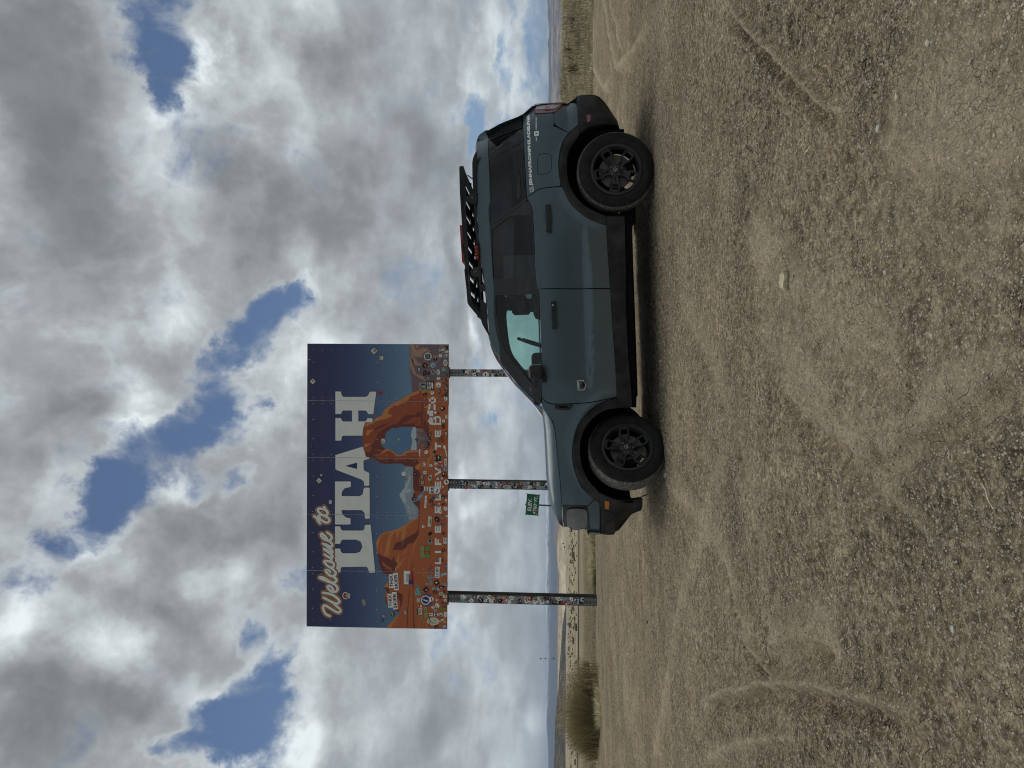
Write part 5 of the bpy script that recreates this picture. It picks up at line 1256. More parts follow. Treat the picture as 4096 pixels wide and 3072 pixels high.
def glass_mat(name, tint, refl=.09, dirt=.03):
    m = bpy.data.materials.new(name); m.use_nodes = True; n = NB(m.node_tree); n.n.clear()
    out = n.node('ShaderNodeOutputMaterial'); tr = n.node('ShaderNodeBsdfTransparent'); tr.inputs[0].default_value = (*tint, 1)
    gl = n.node('ShaderNodeBsdfGlossy'); gl.inputs['Roughness'].default_value = .03; gl.inputs['Color'].default_value = (.9, .95, 1, 1)
    fr = n.node('ShaderNodeFresnel'); fr.inputs['IOR'].default_value = 1.45
    df = n.node('ShaderNodeBsdfDiffuse'); df.inputs[0].default_value = (.16, .17, .16, 1)
    t = n.node('ShaderNodeTexCoord')
    mx = n.node('ShaderNodeMixShader'); n.put(mx.inputs[0], fr.outputs[0]); n.l.new(tr.outputs[0], mx.inputs[1]); n.l.new(gl.outputs[0], mx.inputs[2])
    m2 = n.node('ShaderNodeMixShader'); n.put(m2.inputs[0], n.rmap(n.noise(t.outputs['Object'], 9, 6, .7), .35, .75, dirt * .3, dirt * 2)); n.l.new(mx.outputs[0], m2.inputs[1]); n.l.new(df.outputs[0], m2.inputs[2])
    n.l.new(m2.outputs[0], out.inputs[0]); return m
GCLEAR = glass_mat('green_tinted_glass', (.66, .86, .80)); GDARK = glass_mat('privacy_glass', (.125, .145, .14), dirt=.004); GWIND = glass_mat('windscreen_glass', (.72, .84, .80), dirt=.05)

# ---- traced outlines (photo pixels)
belt_r = A((600, 832), (612, 850), (634, 890), (648, 960), (655, 1100), (664, 1300), (680, 1503))
belt_f = B((567, 84), (570, 200), (575, 350), (581, 520), (581, 690), (583, 735))
f_arch_o = B((1036, 738), (1000, 752), (940, 775), (880, 815), (830, 870), (795, 930), (775, 1000), (768, 1070), (775, 1150), (797, 1220), (832, 1290), (880, 1345), (930, 1378))
f_arch_i = C4((470, 207), (400, 212), (330, 230), (255, 270), (185, 330), (125, 405), (85, 490), (62, 580), (58, 680), (68, 780), (90, 870), (130, 960), (190, 1050), (265, 1128))
r_arch_o = A((1190, 1030), (1140, 1020), (1060, 985), (990, 935), (920, 865), (878, 790), (852, 720), (840, 640), (838, 560), (850, 480), (875, 405), (912, 352), (985, 292))
r_arch_i = A((1186, 966), (1140, 945), (1070, 912), (1010, 870), (960, 815), (925, 750), (906, 680), (900, 600), (905, 530), (925, 465), (958, 410), (995, 358))
sill_t = B((1036, 738), (1034, 640), (1022, 450), (1008, 250), (1000, 84)) ; sill_tr = A((1222, 1500), (1213, 1400), (1200, 1200), (1192, 1030))
shut = B((590, 805), (620, 845), (648, 880), (660, 920), (668, 980), (680, 1100), (692, 1220), (704, 1386))

# dark inner shell seen through every shut line
shell = belt_f[::-1] and (A((600, 832)) + [p for p in belt_r[1:]] + belt_f + B((590, 800)) + shut[1:] + B((860, 1395), (930, 1500), (935, 1385)) + f_arch_o[::-1] + B((1036, 738)) + sill_t[1:] + sill_tr[1:] + r_arch_o[1:] + A((970, 150), (880, 135), (700, 140), (600, 190), (575, 215)))
panel('inner_shell', shell, DARK_, off=.028, thick=.01, gap=.012, smooth=False)

fender = B((583, 737), (590, 805)) + shut[1:] + B((830, 1390), (855, 1397), (902, 1352)) + f_arch_o[::-1][2:] + B((1036, 738), (990, 748), (900, 765), (830, 774), (640, 778))
panel('front_fender', fender, paint)
fdoor = belt_f + B((640, 776), (830, 772), (900, 763), (990, 746), (1036, 736)) + sill_t[1:]
fd = panel('front_door', fdoor, paint)
rdoor = belt_r + A((1222, 1500), (1213, 1400), (1200, 1200), (1192, 1032)) + r_arch_o[1:5] + A((862, 748), (760, 757), (690, 772), (655, 795))
rd = panel('rear_door', rdoor, paint)
fuel = A((700, 512), (735, 504), (760, 506), (784, 520), (788, 560), (784, 625), (768, 645), (735, 660), (700, 664), (684, 650), (680, 590), (684, 530))
quarter = A((602, 830), (655, 793), (690, 770), (760, 755), (852, 745)) + r_arch_o[6:11] + A((912, 352), (800, 300), (808, 275), (800, 205), (740, 207), (664, 212), (658, 148), (640, 152), (572, 215), (585, 500))
qp = panel('rear_quarter', quarter, paint, holes=[fuel])
panel('fuel_door', fuel, paint, off=.002, gap=.004, parent=qp[0], mirror=False)
panel('fuel_door', fuel, paint, off=.002, gap=0, parent=qp[1], mirror=False)
panel('rear_corner', A((800, 203), (835, 180), (905, 131), (940, 133), (972, 148), (985, 292), (912, 352), (820, 300), (806, 272)), paint)
panel('front_bumper_panel', B((902, 1354), (856, 1397), (866, 1450), (872, 1540), (900, 1553), (932, 1558), (932, 1380)), paint)
# tail lamp
tl_ = panel('tail_lamp', A((657, 142), (664, 211), (740, 206), (802, 202), (832, 184), (905, 130), (880, 126), (800, 128), (700, 133)), REDL, off=-.006, thick=.05)
for o_ in tl_: panel('pale_lens', A((672, 152), (676, 180), (750, 178), (810, 172), (870, 137), (800, 140), (700, 146)), CLEARL, off=-.010, thick=.004, parent=o_, mirror=False, gap=0)
for o_ in tl_: panel('red_band', A((735, 134), (735, 182), (775, 180), (778, 136)), REDL, off=-.014, thick=.004, parent=o_, mirror=False, gap=0)
# black plastics
panel('front_arch_cladding', f_arch_o[:-1] + B((930, 1378)) + f_arch_i[::-1], DUSTP, off=-.018, thick=.05)
panel('rear_arch_cladding', r_arch_o + r_arch_i[::-1], DUSTP, off=-.018, thick=.05)
rock = B((1036, 736), (1022, 450), (1008, 250), (1000, 84)) + A((1213, 1400), (1200, 1200), (1190, 1030), (1186, 967), (1325, 967), (1330, 1100), (1340, 1500)) + B((1090, 84), (1098, 300), (1108, 500), (1126, 700), (1130, 800), (1040, 803))
panel('sill_cladding', rock, DUSTP, off=-.020, thick=.10)
sill2 = A((1325, 967), (1392, 968), (1385, 1000), (1385, 1300), (1380, 1500)) + B((1133, 84), (1140, 300), (1144, 500), (1156, 700), (1156, 802), (1130, 800), (1126, 700), (1108, 500), (1098, 300), (1090, 84)) + A((1340, 1500), (1330, 1100))
panel('underside_sill', sill2, DARK_, off=.01, thick=.25)
rb = A((968, 112), (978, 85), (995, 74), (1040, 70), (1092, 70), (1140, 85), (1165, 110), (1215, 175), (1250, 230), (1280, 285), (1292, 330), (1270, 302), (1225, 290), (1150, 288), (1090, 300), (1040, 325), (996, 360), (986, 290), (976, 200))
rbp = panel('rear_bumper', rb, PLAST, off=-.030, thick=.12)
for o_ in rbp: panel('reflector', A((1044, 217), (1072, 217), (1076, 272), (1048, 278)), REDL, off=-.036, thick=.006, parent=o_, mirror=False, gap=0)
fb = C4((265, 1135), (268, 1300), (270, 1588), (300, 1592), (345, 1605), (432, 1603), (445, 1572), (490, 1548), (530, 1500), (565, 1455), (630, 1378), (690, 1350), (732, 1335), (748, 1300), (750, 1200), (680, 1210), (600, 1222), (520, 1222), (440, 1210), (370, 1185), (310, 1155))
fbp = panel('front_bumper', fb, DUSTP, off=-.016, thick=.12)
for o_ in fbp:
    panel('side_marker', C4((330, 1228), (378, 1236), (378, 1322), (332, 1318)), ORANGE, off=-.022, thick=.006, parent=o_, mirror=False, gap=0)
    panel('bumper_groove', C4((274, 1300), (282, 1300), (284, 1590), (276, 1588)), DARK_, off=-.0175, thick=.001, parent=o_, mirror=False, gap=0)
    panel('bumper_step', C4((325, 1345), (350, 1345), (400, 1350), (440, 1390), (447, 1450), (445, 1570), (430, 1600), (345, 1600), (332, 1500)), PLAST, off=-.024, thick=.008, parent=o_, mirror=False, gap=0)
    panel('fog_lamp_recess', C4((350, 1445), (425, 1440), (438, 1460), (438, 1560), (350, 1565)), GLOSSB, off=-.027, thick=.004, parent=o_, mirror=False, gap=0)
panel('splash_flap', C4((725, 1168), (745, 1170), (775, 1160), (808, 1152), (810, 1163), (780, 1172), (745, 1185), (728, 1180)), PLAST, off=.05, thick=.02)
# head lamp
hb = panel('headlamp_housing', B((706, 1388), (760, 1386), (830, 1390), (856, 1400), (866, 1440), (872, 1540), (858, 1545), (845, 1530), (800, 1540), (765, 1535), (740, 1520), (714, 1522)), GLOSSB, off=.004, thick=.08)
for o_ in hb:
    panel('headlamp_lens', B((735, 1430), (750, 1414), (800, 1410), (845, 1414), (857, 1435), (857, 1500), (848, 1525), (820, 1530), (800, 1536), (775, 1533), (760, 1522), (738, 1518), (733, 1470)), SMOKE, off=-.012, thick=.02, parent=o_, mirror=False, gap=0)
# side vent, badge, handles
vent = panel('side_vent', B((664, 780), (775, 777), (765, 800), (745, 815), (670, 812), (662, 800)), PLAST, off=-.006, thick=.01, mirror=True, gap=0)
for o_ in vent: panel('vent_slot', B((685, 790), (745, 788), (735, 802), (690, 802)), DARK_, off=-.0075, thick=.001, parent=o_, mirror=False, gap=0)
for o_ in fd:
    badge = panel('badge', B((797, 637), (835, 635), (852, 665), (840, 694), (802, 696)), DECAL, off=-.003, thick=.002, parent=o_, mirror=False, gap=0, smooth=False)
    panel('badge_field', B((800, 640), (834, 638), (849, 665), (838, 691), (804, 693)), simple('badge_grey', (.05, .06, .065), .4), off=-.0042, thick=.001, parent=badge, mirror=False, gap=0, smooth=False)
    panel('badge_peaks', B((842, 645), (822, 650), (830, 655), (816, 662), (828, 668), (820, 675), (838, 682), (845, 668)), INK, off=-.0052, thick=.001, parent=badge, mirror=False, gap=0, smooth=False)
    for x_ in (804, 808): panel('badge_line', B((x_, 645), (x_ + 1.6, 645), (x_ + 1.6, 688), (x_, 688)), DECAL, off=-.0052, thick=.001, parent=badge, mirror=False, gap=0, smooth=False)
def handle(fr, pts, cup, parents, lock=None):
    for o_ in parents:
        h = panel('door_handle', fr(*pts), PLAST, off=-.040, thick=.022, parent=o_, mirror=False, gap=0)
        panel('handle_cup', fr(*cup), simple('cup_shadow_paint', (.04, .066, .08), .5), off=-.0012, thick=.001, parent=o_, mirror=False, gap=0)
        xs = [p[0] for p in fr(*pts)]; ys = [p[1] for p in fr(*pts)]
        for yy in (min(ys) + 6, max(ys) - 6):
            xm = (min(xs) + max(xs)) / 2 ; w_ = (max(xs) - min(xs)) * .35
            panel('handle_foot', [(xm - w_, yy - 5), (xm + w_, yy - 5), (xm + w_, yy + 5), (xm - w_, yy + 5)], PLAST, off=-.020, thick=.022, parent=o_, mirror=False, gap=0, smooth=False)
        if lock: panel('lock_cylinder', fr(*lock), STEEL, off=-.042, thick=.003, parent=h, mirror=False, gap=0)
handle(A, ((742, 882), (770, 880), (776, 900), (778, 980), (785, 1070), (780, 1082), (756, 1082), (750, 1070), (748, 980), (740, 900)), ((728, 960), (745, 930), (790, 935), (795, 985), (785, 1030), (745, 1030), (730, 1000)), rd)
handle(B, ((640, 160), (660, 158), (666, 170), (668, 250), (676, 315), (672, 324), (652, 324), (648, 312), (646, 240), (640, 175)), ((631, 225), (645, 200), (680, 205), (684, 245), (676, 280), (645, 280), (633, 262)), fd, lock=((645, 177), (655, 177), (655, 187), (645, 187)))

# ---- glass house
trim_top_r = A((318, 335), (318, 400), (323, 600), (330, 800), (335, 850), (326, 880), (321, 905), (322, 960), (328, 1030), (334, 1100), (343, 1250), (352, 1400), (360, 1500))
trim_top_f = C7((515, 0), (535, 200), (552, 380), (575, 520), (612, 660), (625, 740), (628, 890))
trim = trim_top_r + trim_top_f[1:] + C7((660, 1010), (860, 1270), (1000, 1430), (1130, 1560), (1264, 1659)) + B((581, 742)) + belt_f[::-1] + belt_r[::-1] + A((585, 500), (569, 216))
w_f = C7((560, 30), (590, 370), (625, 600), (680, 760), (760, 880), (870, 1020), (980, 1130), (1080, 1260), (1210, 1400)) + B((570, 640), (572, 520), (566, 350), (556, 122), (480, 118), (310, 122))
w_r = A((345, 1075), (346, 1200), (354, 1350), (357, 1432), (500, 1430), (655, 1424), (660, 1400), (648, 1150), (640, 965), (560, 960), (480, 972), (410, 1020))
w_q = A((322, 412), (328, 620), (340, 850), (334, 900), (334, 1015), (420, 960), (500, 905), (588, 838), (600, 815), (590, 620), (582, 500), (570, 312))
w_d = A((320, 336), (566, 224), (568, 302), (320, 403))
panel('window_surround', trim, GLOSSB, off=.003, thick=.045, holes=[w_f, w_r, w_q], gap=.002)
g1 = panel('front_side_glass', w_f, GCLEAR, off=.012, thick=.003, gap=-.006)
g2 = panel('rear_side_glass', w_r, GDARK, off=.012, thick=.003, gap=-.006)
g3 = panel('quarter_glass', w_q, GDARK, off=.008, thick=.003, gap=-.006)
for o_ in g3: panel('glass_slot', A((530, 640), (548, 635), (560, 800), (545, 835), (532, 820)), PLAST, off=.004, thick=.004, parent=o_, mirror=False, gap=0)
pil = A((328, 1033), (345, 1032), (480, 940), (606, 850), (600, 832), (500, 905), (420, 962))
panel('pillar_strip', pil, GLOSSB, off=-.002, thick=.004, gap=0)
# roof side and painted upper edge
roof_low = A((316, 333),) + trim_top_r[1:] + trim_top_f[1:-1] + C7((628, 885))
roof_top = C7((612, 860), (555, 780), (490, 690), (470, 590), (455, 400), (430, 100), (415, 0)) + R6((305, 1440), (285, 1280), (272, 1180), (262, 1100), (240, 1000), (232, 900), (222, 780), (214, 600), (208, 400), (206, 250)) + A((232, 470), (232, 420), (242, 385), (262, 360), (300, 334))
panel('roof_side', roof_low + roof_top, paint, off=0, thick=.02, gap=0)
edge = [sideloc(*p) for p in roof_top]; edge = [(x, side(x, z), z) for x, z in edge]
edge = resample(edge, 26)
rows = []
for k, (dd, up) in enumerate(((0, 0), (.05, .014), (.15, .022), (.35, .030), (HALF, .036))):
    row = []
    for (x, y, z) in edge:
        yy = y + .005 + (HALF - y) * (dd / HALF) if k else y + .004
        row.append((x, yy, z + up * ss(len(rows), 0, 2) if k else z - .003))
    rows.append(row)
grid_mesh('roof', both(rows), paint)
# windscreen
ws_side = C7((490, 692), (555, 782), (628, 885), (700, 965), (790, 1070), (880, 1180), (1000, 1300), (1130, 1425), (1264, 1545)) + B((590, 800))
ws_sil = C7((492, 700), (520, 830), (570, 940), (640, 1040), (740, 1190), (870, 1360), (1010, 1510), (1150, 1659)) + B((588, 862))
N_ = 16
r0 = [sideloc(*p) for p in ws_side]; r0 = resample([(x, side(x, z) + .002, z) for x, z in r0], N_)
r2 = resample([(*loc(*p, .62),) for p in ws_sil], N_); r2 = [(x, .62, z) for x, z in r2]
r1 = [tuple(.5 * (a + c) for a, c in zip(p, q_)) for p, q_ in zip(r0, r2)]
r1 = [(p[0] + .22 * (r2[i][0] - r0[i][0]), p[1] - .05, p[2] + .22 * (r2[i][2] - r0[i][2])) for i, p in enumerate(r1)]
r3 = [(x + (x - r0[i][0]) * .06, HALF, z + (z - r0[i][2]) * .06) for i, (x, _, z) in enumerate(r2)]
full = both([r0, r1, r2, r3])
head = [r_[:6] for r_ in full]; glass = [r_[5:] for r_ in full]
grid_mesh('windscreen_header', head, GLOSSB); grid_mesh('windscreen', glass, GWIND)
# bonnet
hs = B((592, 880), (597, 930)) + [(2080 + a / 5.923, 1900 + c / 5.923) for a, c in ((622, 0), (632, 100), (645, 200), (662, 330), (690, 480), (718, 620), (745, 760), (790, 870), (850, 990), (905, 1110), (965, 1215), (1012, 1236))]
N_ = 22
h0 = [sideloc(*p) for p in shut]; h0 = resample([(x, side(x, z) + .003, z + .002) for x, z in h0] , N_)
_e = sideloc(*C5((1018, 1205))[0]); h0 = resample([(x, y, z) for x, y, z in h0] + [(_e[0], side(*_e) + .003, _e[1])], N_)
h3 = resample([loc(*p, .27) for p in hs], N_); h3 = [(x, .27, z) for x, z in h3]
h0x = h0
h1 = [(h0[i][0] * .85 + h3[i][0] * .15, h0[i][1] * .85 + .27 * .15, h0[i][2] * .45 + h3[i][2] * .55) for i in range(N_)]
h2 = [(h0[i][0] * .4 + h3[i][0] * .6, h0[i][1] * .45 + .27 * .55, h0[i][2] * .14 + h3[i][2] * .86) for i in range(N_)]
h4 = [(x - .05 * (i / N_) ** 3, HALF, z + .004) for i, (x, _, z) in enumerate(h3)]
grid_mesh('bonnet', both([h0, h1, h2, h3, h4]), paint)
# front face: grille bar, centre of bumper
def curve_front(z, k=0.0):
    fx = float(np.interp(z, *FXZ)); out_ = []
    for d in (.26, .32, .42, .6, .78, HALF):
        out_.append((fx - .13 * math.sin(min(1, (d - .26) / (HALF - .26)) * math.pi / 2) + k, d, z))
    return out_
zt_h = h0[-1][2]; zgr = loc(*B((870, 1540))[0], .3)[1]; zb1 = loc(*B((932, 1558))[0], .3)[1]; zb2 = loc(*C4((560, 1455))[0], .3)[1]
def front_strip(name, z0, z1, mat, k0=.02, k1=.02, n_=4):
    rows = [curve_front(z0 + (z1 - z0) * i / n_, k0 + (k1 - k0) * i / n_) for i in range(n_ + 1)]
    rows = [[p for p in r_] for r_ in rows]
    rows = [r_ + [(x, 2 * HALF - y, z) for x, y, z in r_[-2::-1]] for r_ in rows]
    return grid_mesh(name, rows, mat)
gr = front_strip('grille', zgr, zt_h, GLOSSB, .075, .075)
for i in range(5):
    z = zgr + (zt_h - zgr) * (i + .5) / 5
    pts = [(x - .006, y, z2) for x, y, z2 in curve_front(z, .075)]; pts += [(x, 2 * HALF - y, z2) for x, y, z2 in pts[-2::-1]]
    tube('grille_bar', pts[2:-2], .012, PLAST, gr, 6)
front_strip('front_bumper_panel', zb1, zgr, paint, .02, .015)
front_strip('front_bumper', zb2, zb1, PLAST, .02, .03)
for o_ in (gr,):
    pass
# tail: gate, glass, bumper centre
def curve_rear(z, k=0.0):
    rx = float(np.interp(z, *RXZ)); return [(rx + .07 * math.sin(min(1, (d - .20) / (HALF - .2)) * math.pi / 2) + k, d, z) for d in (.20, .26, .36, .55, .75, HALF)]
def rear_strip(name, z0, z1, mat, k=-.01, n_=6):
    rows = [curve_rear(z0 + (z1 - z0) * i / n_, k) for i in range(n_ + 1)]
    rows = [r_ + [(x, 2 * HALF - y, z) for x, y, z in r_[-2::-1]] for r_ in rows]
    return grid_mesh(name, rows, mat)
zrb = loc(*A((970, 112))[0], .2)[1]; zrt = edge[-1][2]; zr_low = loc(*A((1280, 300))[0], .2)[1]
tg = rear_strip('tailgate', zrb, ZB, paint); rear_strip('rear_glass', ZB, zrt - .02, GDARK); rear_strip('rear_bumper', zr_low + .08, zrb, PLAST, .0)
# underbody and wheel housings
xf = WF[0] - .62; xr = WR[0] + .50
bevel_box('floor_pan', (WF[0] + .45, .12, .215), (WR[0] - .45, 2 * HALF - .12, .42), DARK_, r=.02)
bevel_box('engine_bay', (WF[0] - .50, .42, .30), (WF[0] + .46, 2 * HALF - .42, .92), DARK_, r=.02)
bevel_box('boot_floor', (WR[0] - .46, .42, .36), (WR[0] + .42, 2 * HALF - .42, .70), DARK_, r=.02)
for wx, wz in (WF, WR):
    rows = []
    for y, kk in ((.060, 1), (.43, 1), (.432, .02)):
        rows.append([(wx + kk * rr_ * math.cos(a), y, wz + kk * rr_ * math.sin(a)) for a in np.linspace(-.02 * math.pi, 1.03 * math.pi, 30) for rr_ in [float(np.interp(a, (0, math.pi / 2, math.pi), (.385, .465, .525) if wx == WF[0] else (.425, .48, .45)))]])
    me_o = grid_mesh('wheel_housing', rows, DARK_)
    o2 = obj('wheel_housing', me_o.data, None, car); o2.scale.y = -1; o2.location.y = 2 * HALF
for xa, xb in ((WR[0] - .50, WR[0] - .382), (WF[0] + .40, WF[0] + .47), (WR[0] + .36, WR[0] + .40)):  # dark boxes added beside the wheels to plug light leaks
    bevel_box('leak_blocker', (xa, .10, WR[1] - .09), (xb, .44, WR[1] + .22), DARK_, r=.01, mirror=True)
tube('rear_axle', [(WR[0], .3, WR[1]), (WR[0], 2 * HALF - .3, WR[1])], .045, DARK_)
# cabin
ws0 = r0[-1]
bevel_box('dashboard', (ws0[0] + .02, .14, ZB - .28), (ws0[0] + .52, 2 * HALF - .14, ZB + .015), CABIN, r=.05, seg=3)
for s_ in (0, 1):
    panel('door_lining', (belt_f + B((1000, 735)) + sill_t[2:]) if s_ == 0 else (belt_r + sill_tr[1:-1] + A((1000, 980), (800, 800))), CABIN, off=.055, thick=.01, gap=.02, smooth=False)
def seat(x, y0, y1, zb):
    st = obj('seat', None, None, car); st.location = (x, (y0 + y1) / 2, zb); w = (y1 - y0) / 2
    bevel_box('cushion', (-.28, -w, 0), (.25, w, .16), SEATM, st, r=.05, seg=3)
    bevel_box('backrest', (.17, -w, .10), (.31, w, .70), SEATM, st, r=.05, seg=3, rot=Matrix.Rotation(R(14), 3, 'Y'))
    for q_ in ((0,) if w < .4 else (-.4, .4)): bevel_box('headrest', (.28, q_ - .12, .74), (.38, q_ + .12, .94), SEATM, st, r=.04, seg=3)
for y0 in (.26, 1.12): seat(-.02 + (WF[0] + WR[0]) / 2 - .15, y0, y0 + .50, .50)
seat((WF[0] + WR[0]) / 2 + .70, .26, 1.63, .50)
sw = (ws0[0] + .62, .50, ZB - .02)
tube('steering_wheel', [(sw[0] + .06 * math.sin(a), sw[1] + .18 * math.cos(a), sw[2] + .17 * math.sin(a)) for a in np.linspace(0, 2 * math.pi, 25)], .014, CABIN)
bevel_box('mirror', (ws0[0] + .62, HALF - .12, ZB + .38), (ws0[0] + .66, HALF + .12, ZB + .45), CABIN, r=.01)
rows2 = [[(x, max(y, .16) if y < HALF else min(y, 2 * HALF - .16), z - .03) for x, y, z in r_] for r_ in both(rows)]
rl = [[(x, y + (.02 if y < HALF else -.02), z - .028) for x, y, z in r_] for r_ in both([[(e_[0], e_[1], e_[2]) for e_ in edge], [(e_[0], HALF, e_[2] + .01) for e_ in edge]])]
grid_mesh('headlining', rl, CABIN)
for (xa, xb, ya, yb, zz_) in ((.95, 1.62, .24, .80, .40), (1.0, 1.50, .82, 1.60, .36), (.80, 1.10, 1.15, 1.62, .42)):  # dark bags added in the boot to block light through the far quarter window
    bevel_box('luggage_blocker', ((WF[0] + WR[0]) / 2 + xa, ya, .70), ((WF[0] + WR[0]) / 2 + xb, yb, ZB + zz_ - .06), DARK_, r=.10, seg=3)
# door mirror
mp = sideloc(*B((560, 585))[0]); my = side(*mp)
mr = bevel_box('door_mirror', (mp[0] - .070, my - .20, mp[1] - .050), (mp[0] + .062, my - .02, mp[1] + .080), PLAST, r=.035, seg=4, mirror=True, taper=.9)
mr.name = 'door_mirror'
bevel_box('mirror_arm', (mp[0] - .10, my - .05, mp[1] - .075), (mp[0] - .01, my + .01, mp[1] - .03), PLAST, r=.012, mirror=True)
bevel_box('mirror_glass', (mp[0] + .060, my - .18, mp[1] - .035), (mp[0] + .065, my - .04, mp[1] + .062), STEEL, mr, r=.0)
# writing on the rear quarter
def side_text(string, p_a, p_b, h, mat, bold=.02, parent=None):
    """lettering that runs from p_a to p_b (photo pixels, left to right) and follows the body"""
    V, T = text_tris(string, bold); a, c = Vector(sideloc(*p_a)), Vector(sideloc(*p_b)); d = c - a; L_ = d.length; d.normalize(); nn = Vector((-d.y, d.x))
    VV = []
    for x, z in V:
        p = a + d * (x + .5) * L_ + nn * z * h; VV.append((p.x, side(p.x, p.y) - .0022, p.y))
    return obj('lettering', mesh_np('lettering', VV, T, smooth=False), mat, parent or qp[0])
T6 = Frame(2060, 430, 4.607)
side_text('JENNAFROMPHILADELPHIA', T6((300, 1442))[0], T6((250, 135))[0], .038, DECAL, .05)
side_text('ON', T6((396, 622))[0], T6((394, 548))[0], .014, DECAL, .03)
side_text('OFFROAD', T6((393, 412))[0], T6((393, 172))[0], .014, DECAL, .03)
panel('sticker', T6((352, 442), (436, 430), (438, 520), (356, 530)), DECAL, off=-.002, thick=.001, parent=qp[0], mirror=False, gap=0, smooth=False)
side_text('X', T6((396, 502))[0], T6((394, 456))[0], .017, INK, .04).location.y = -.0015
panel('camera_emblem', T6((285, 1475), (325, 1455), (340, 1470), (346, 1530), (335, 1550), (290, 1565), (275, 1550), (270, 1490)), DECAL, off=-.002, thick=.001, parent=qp[0], mirror=False, gap=0)
panel('camera_emblem_field', T6((290, 1482), (322, 1467), (332, 1478), (337, 1528), (328, 1540), (292, 1553), (283, 1544), (279, 1495)), paint, off=-.0032, thick=.001, parent=qp[0], mirror=False, gap=0)
def ring(cx_, cy_, r0_, r1_, fr, mat, off):
    c = sideloc(*fr((cx_, cy_))[0]); n_ = 20; V = []; F = []
    for i in range(n_):
        a = 2 * math.pi * i / n_
        for r_ in (r0_, r1_): x, z = c[0] + r_ * math.cos(a), c[1] + r_ * math.sin(a); V.append((x, side(x, z) + off, z))
        j = (i + 1) % n_; F.append((2 * i, 2 * i + 1, 2 * j + 1, 2 * j))
    return obj('emblem_ring', mesh_np('emblem_ring', V, F), mat, qp[0])
ring(308, 1510, .0065, .0105, T6, DECAL, -.0045)

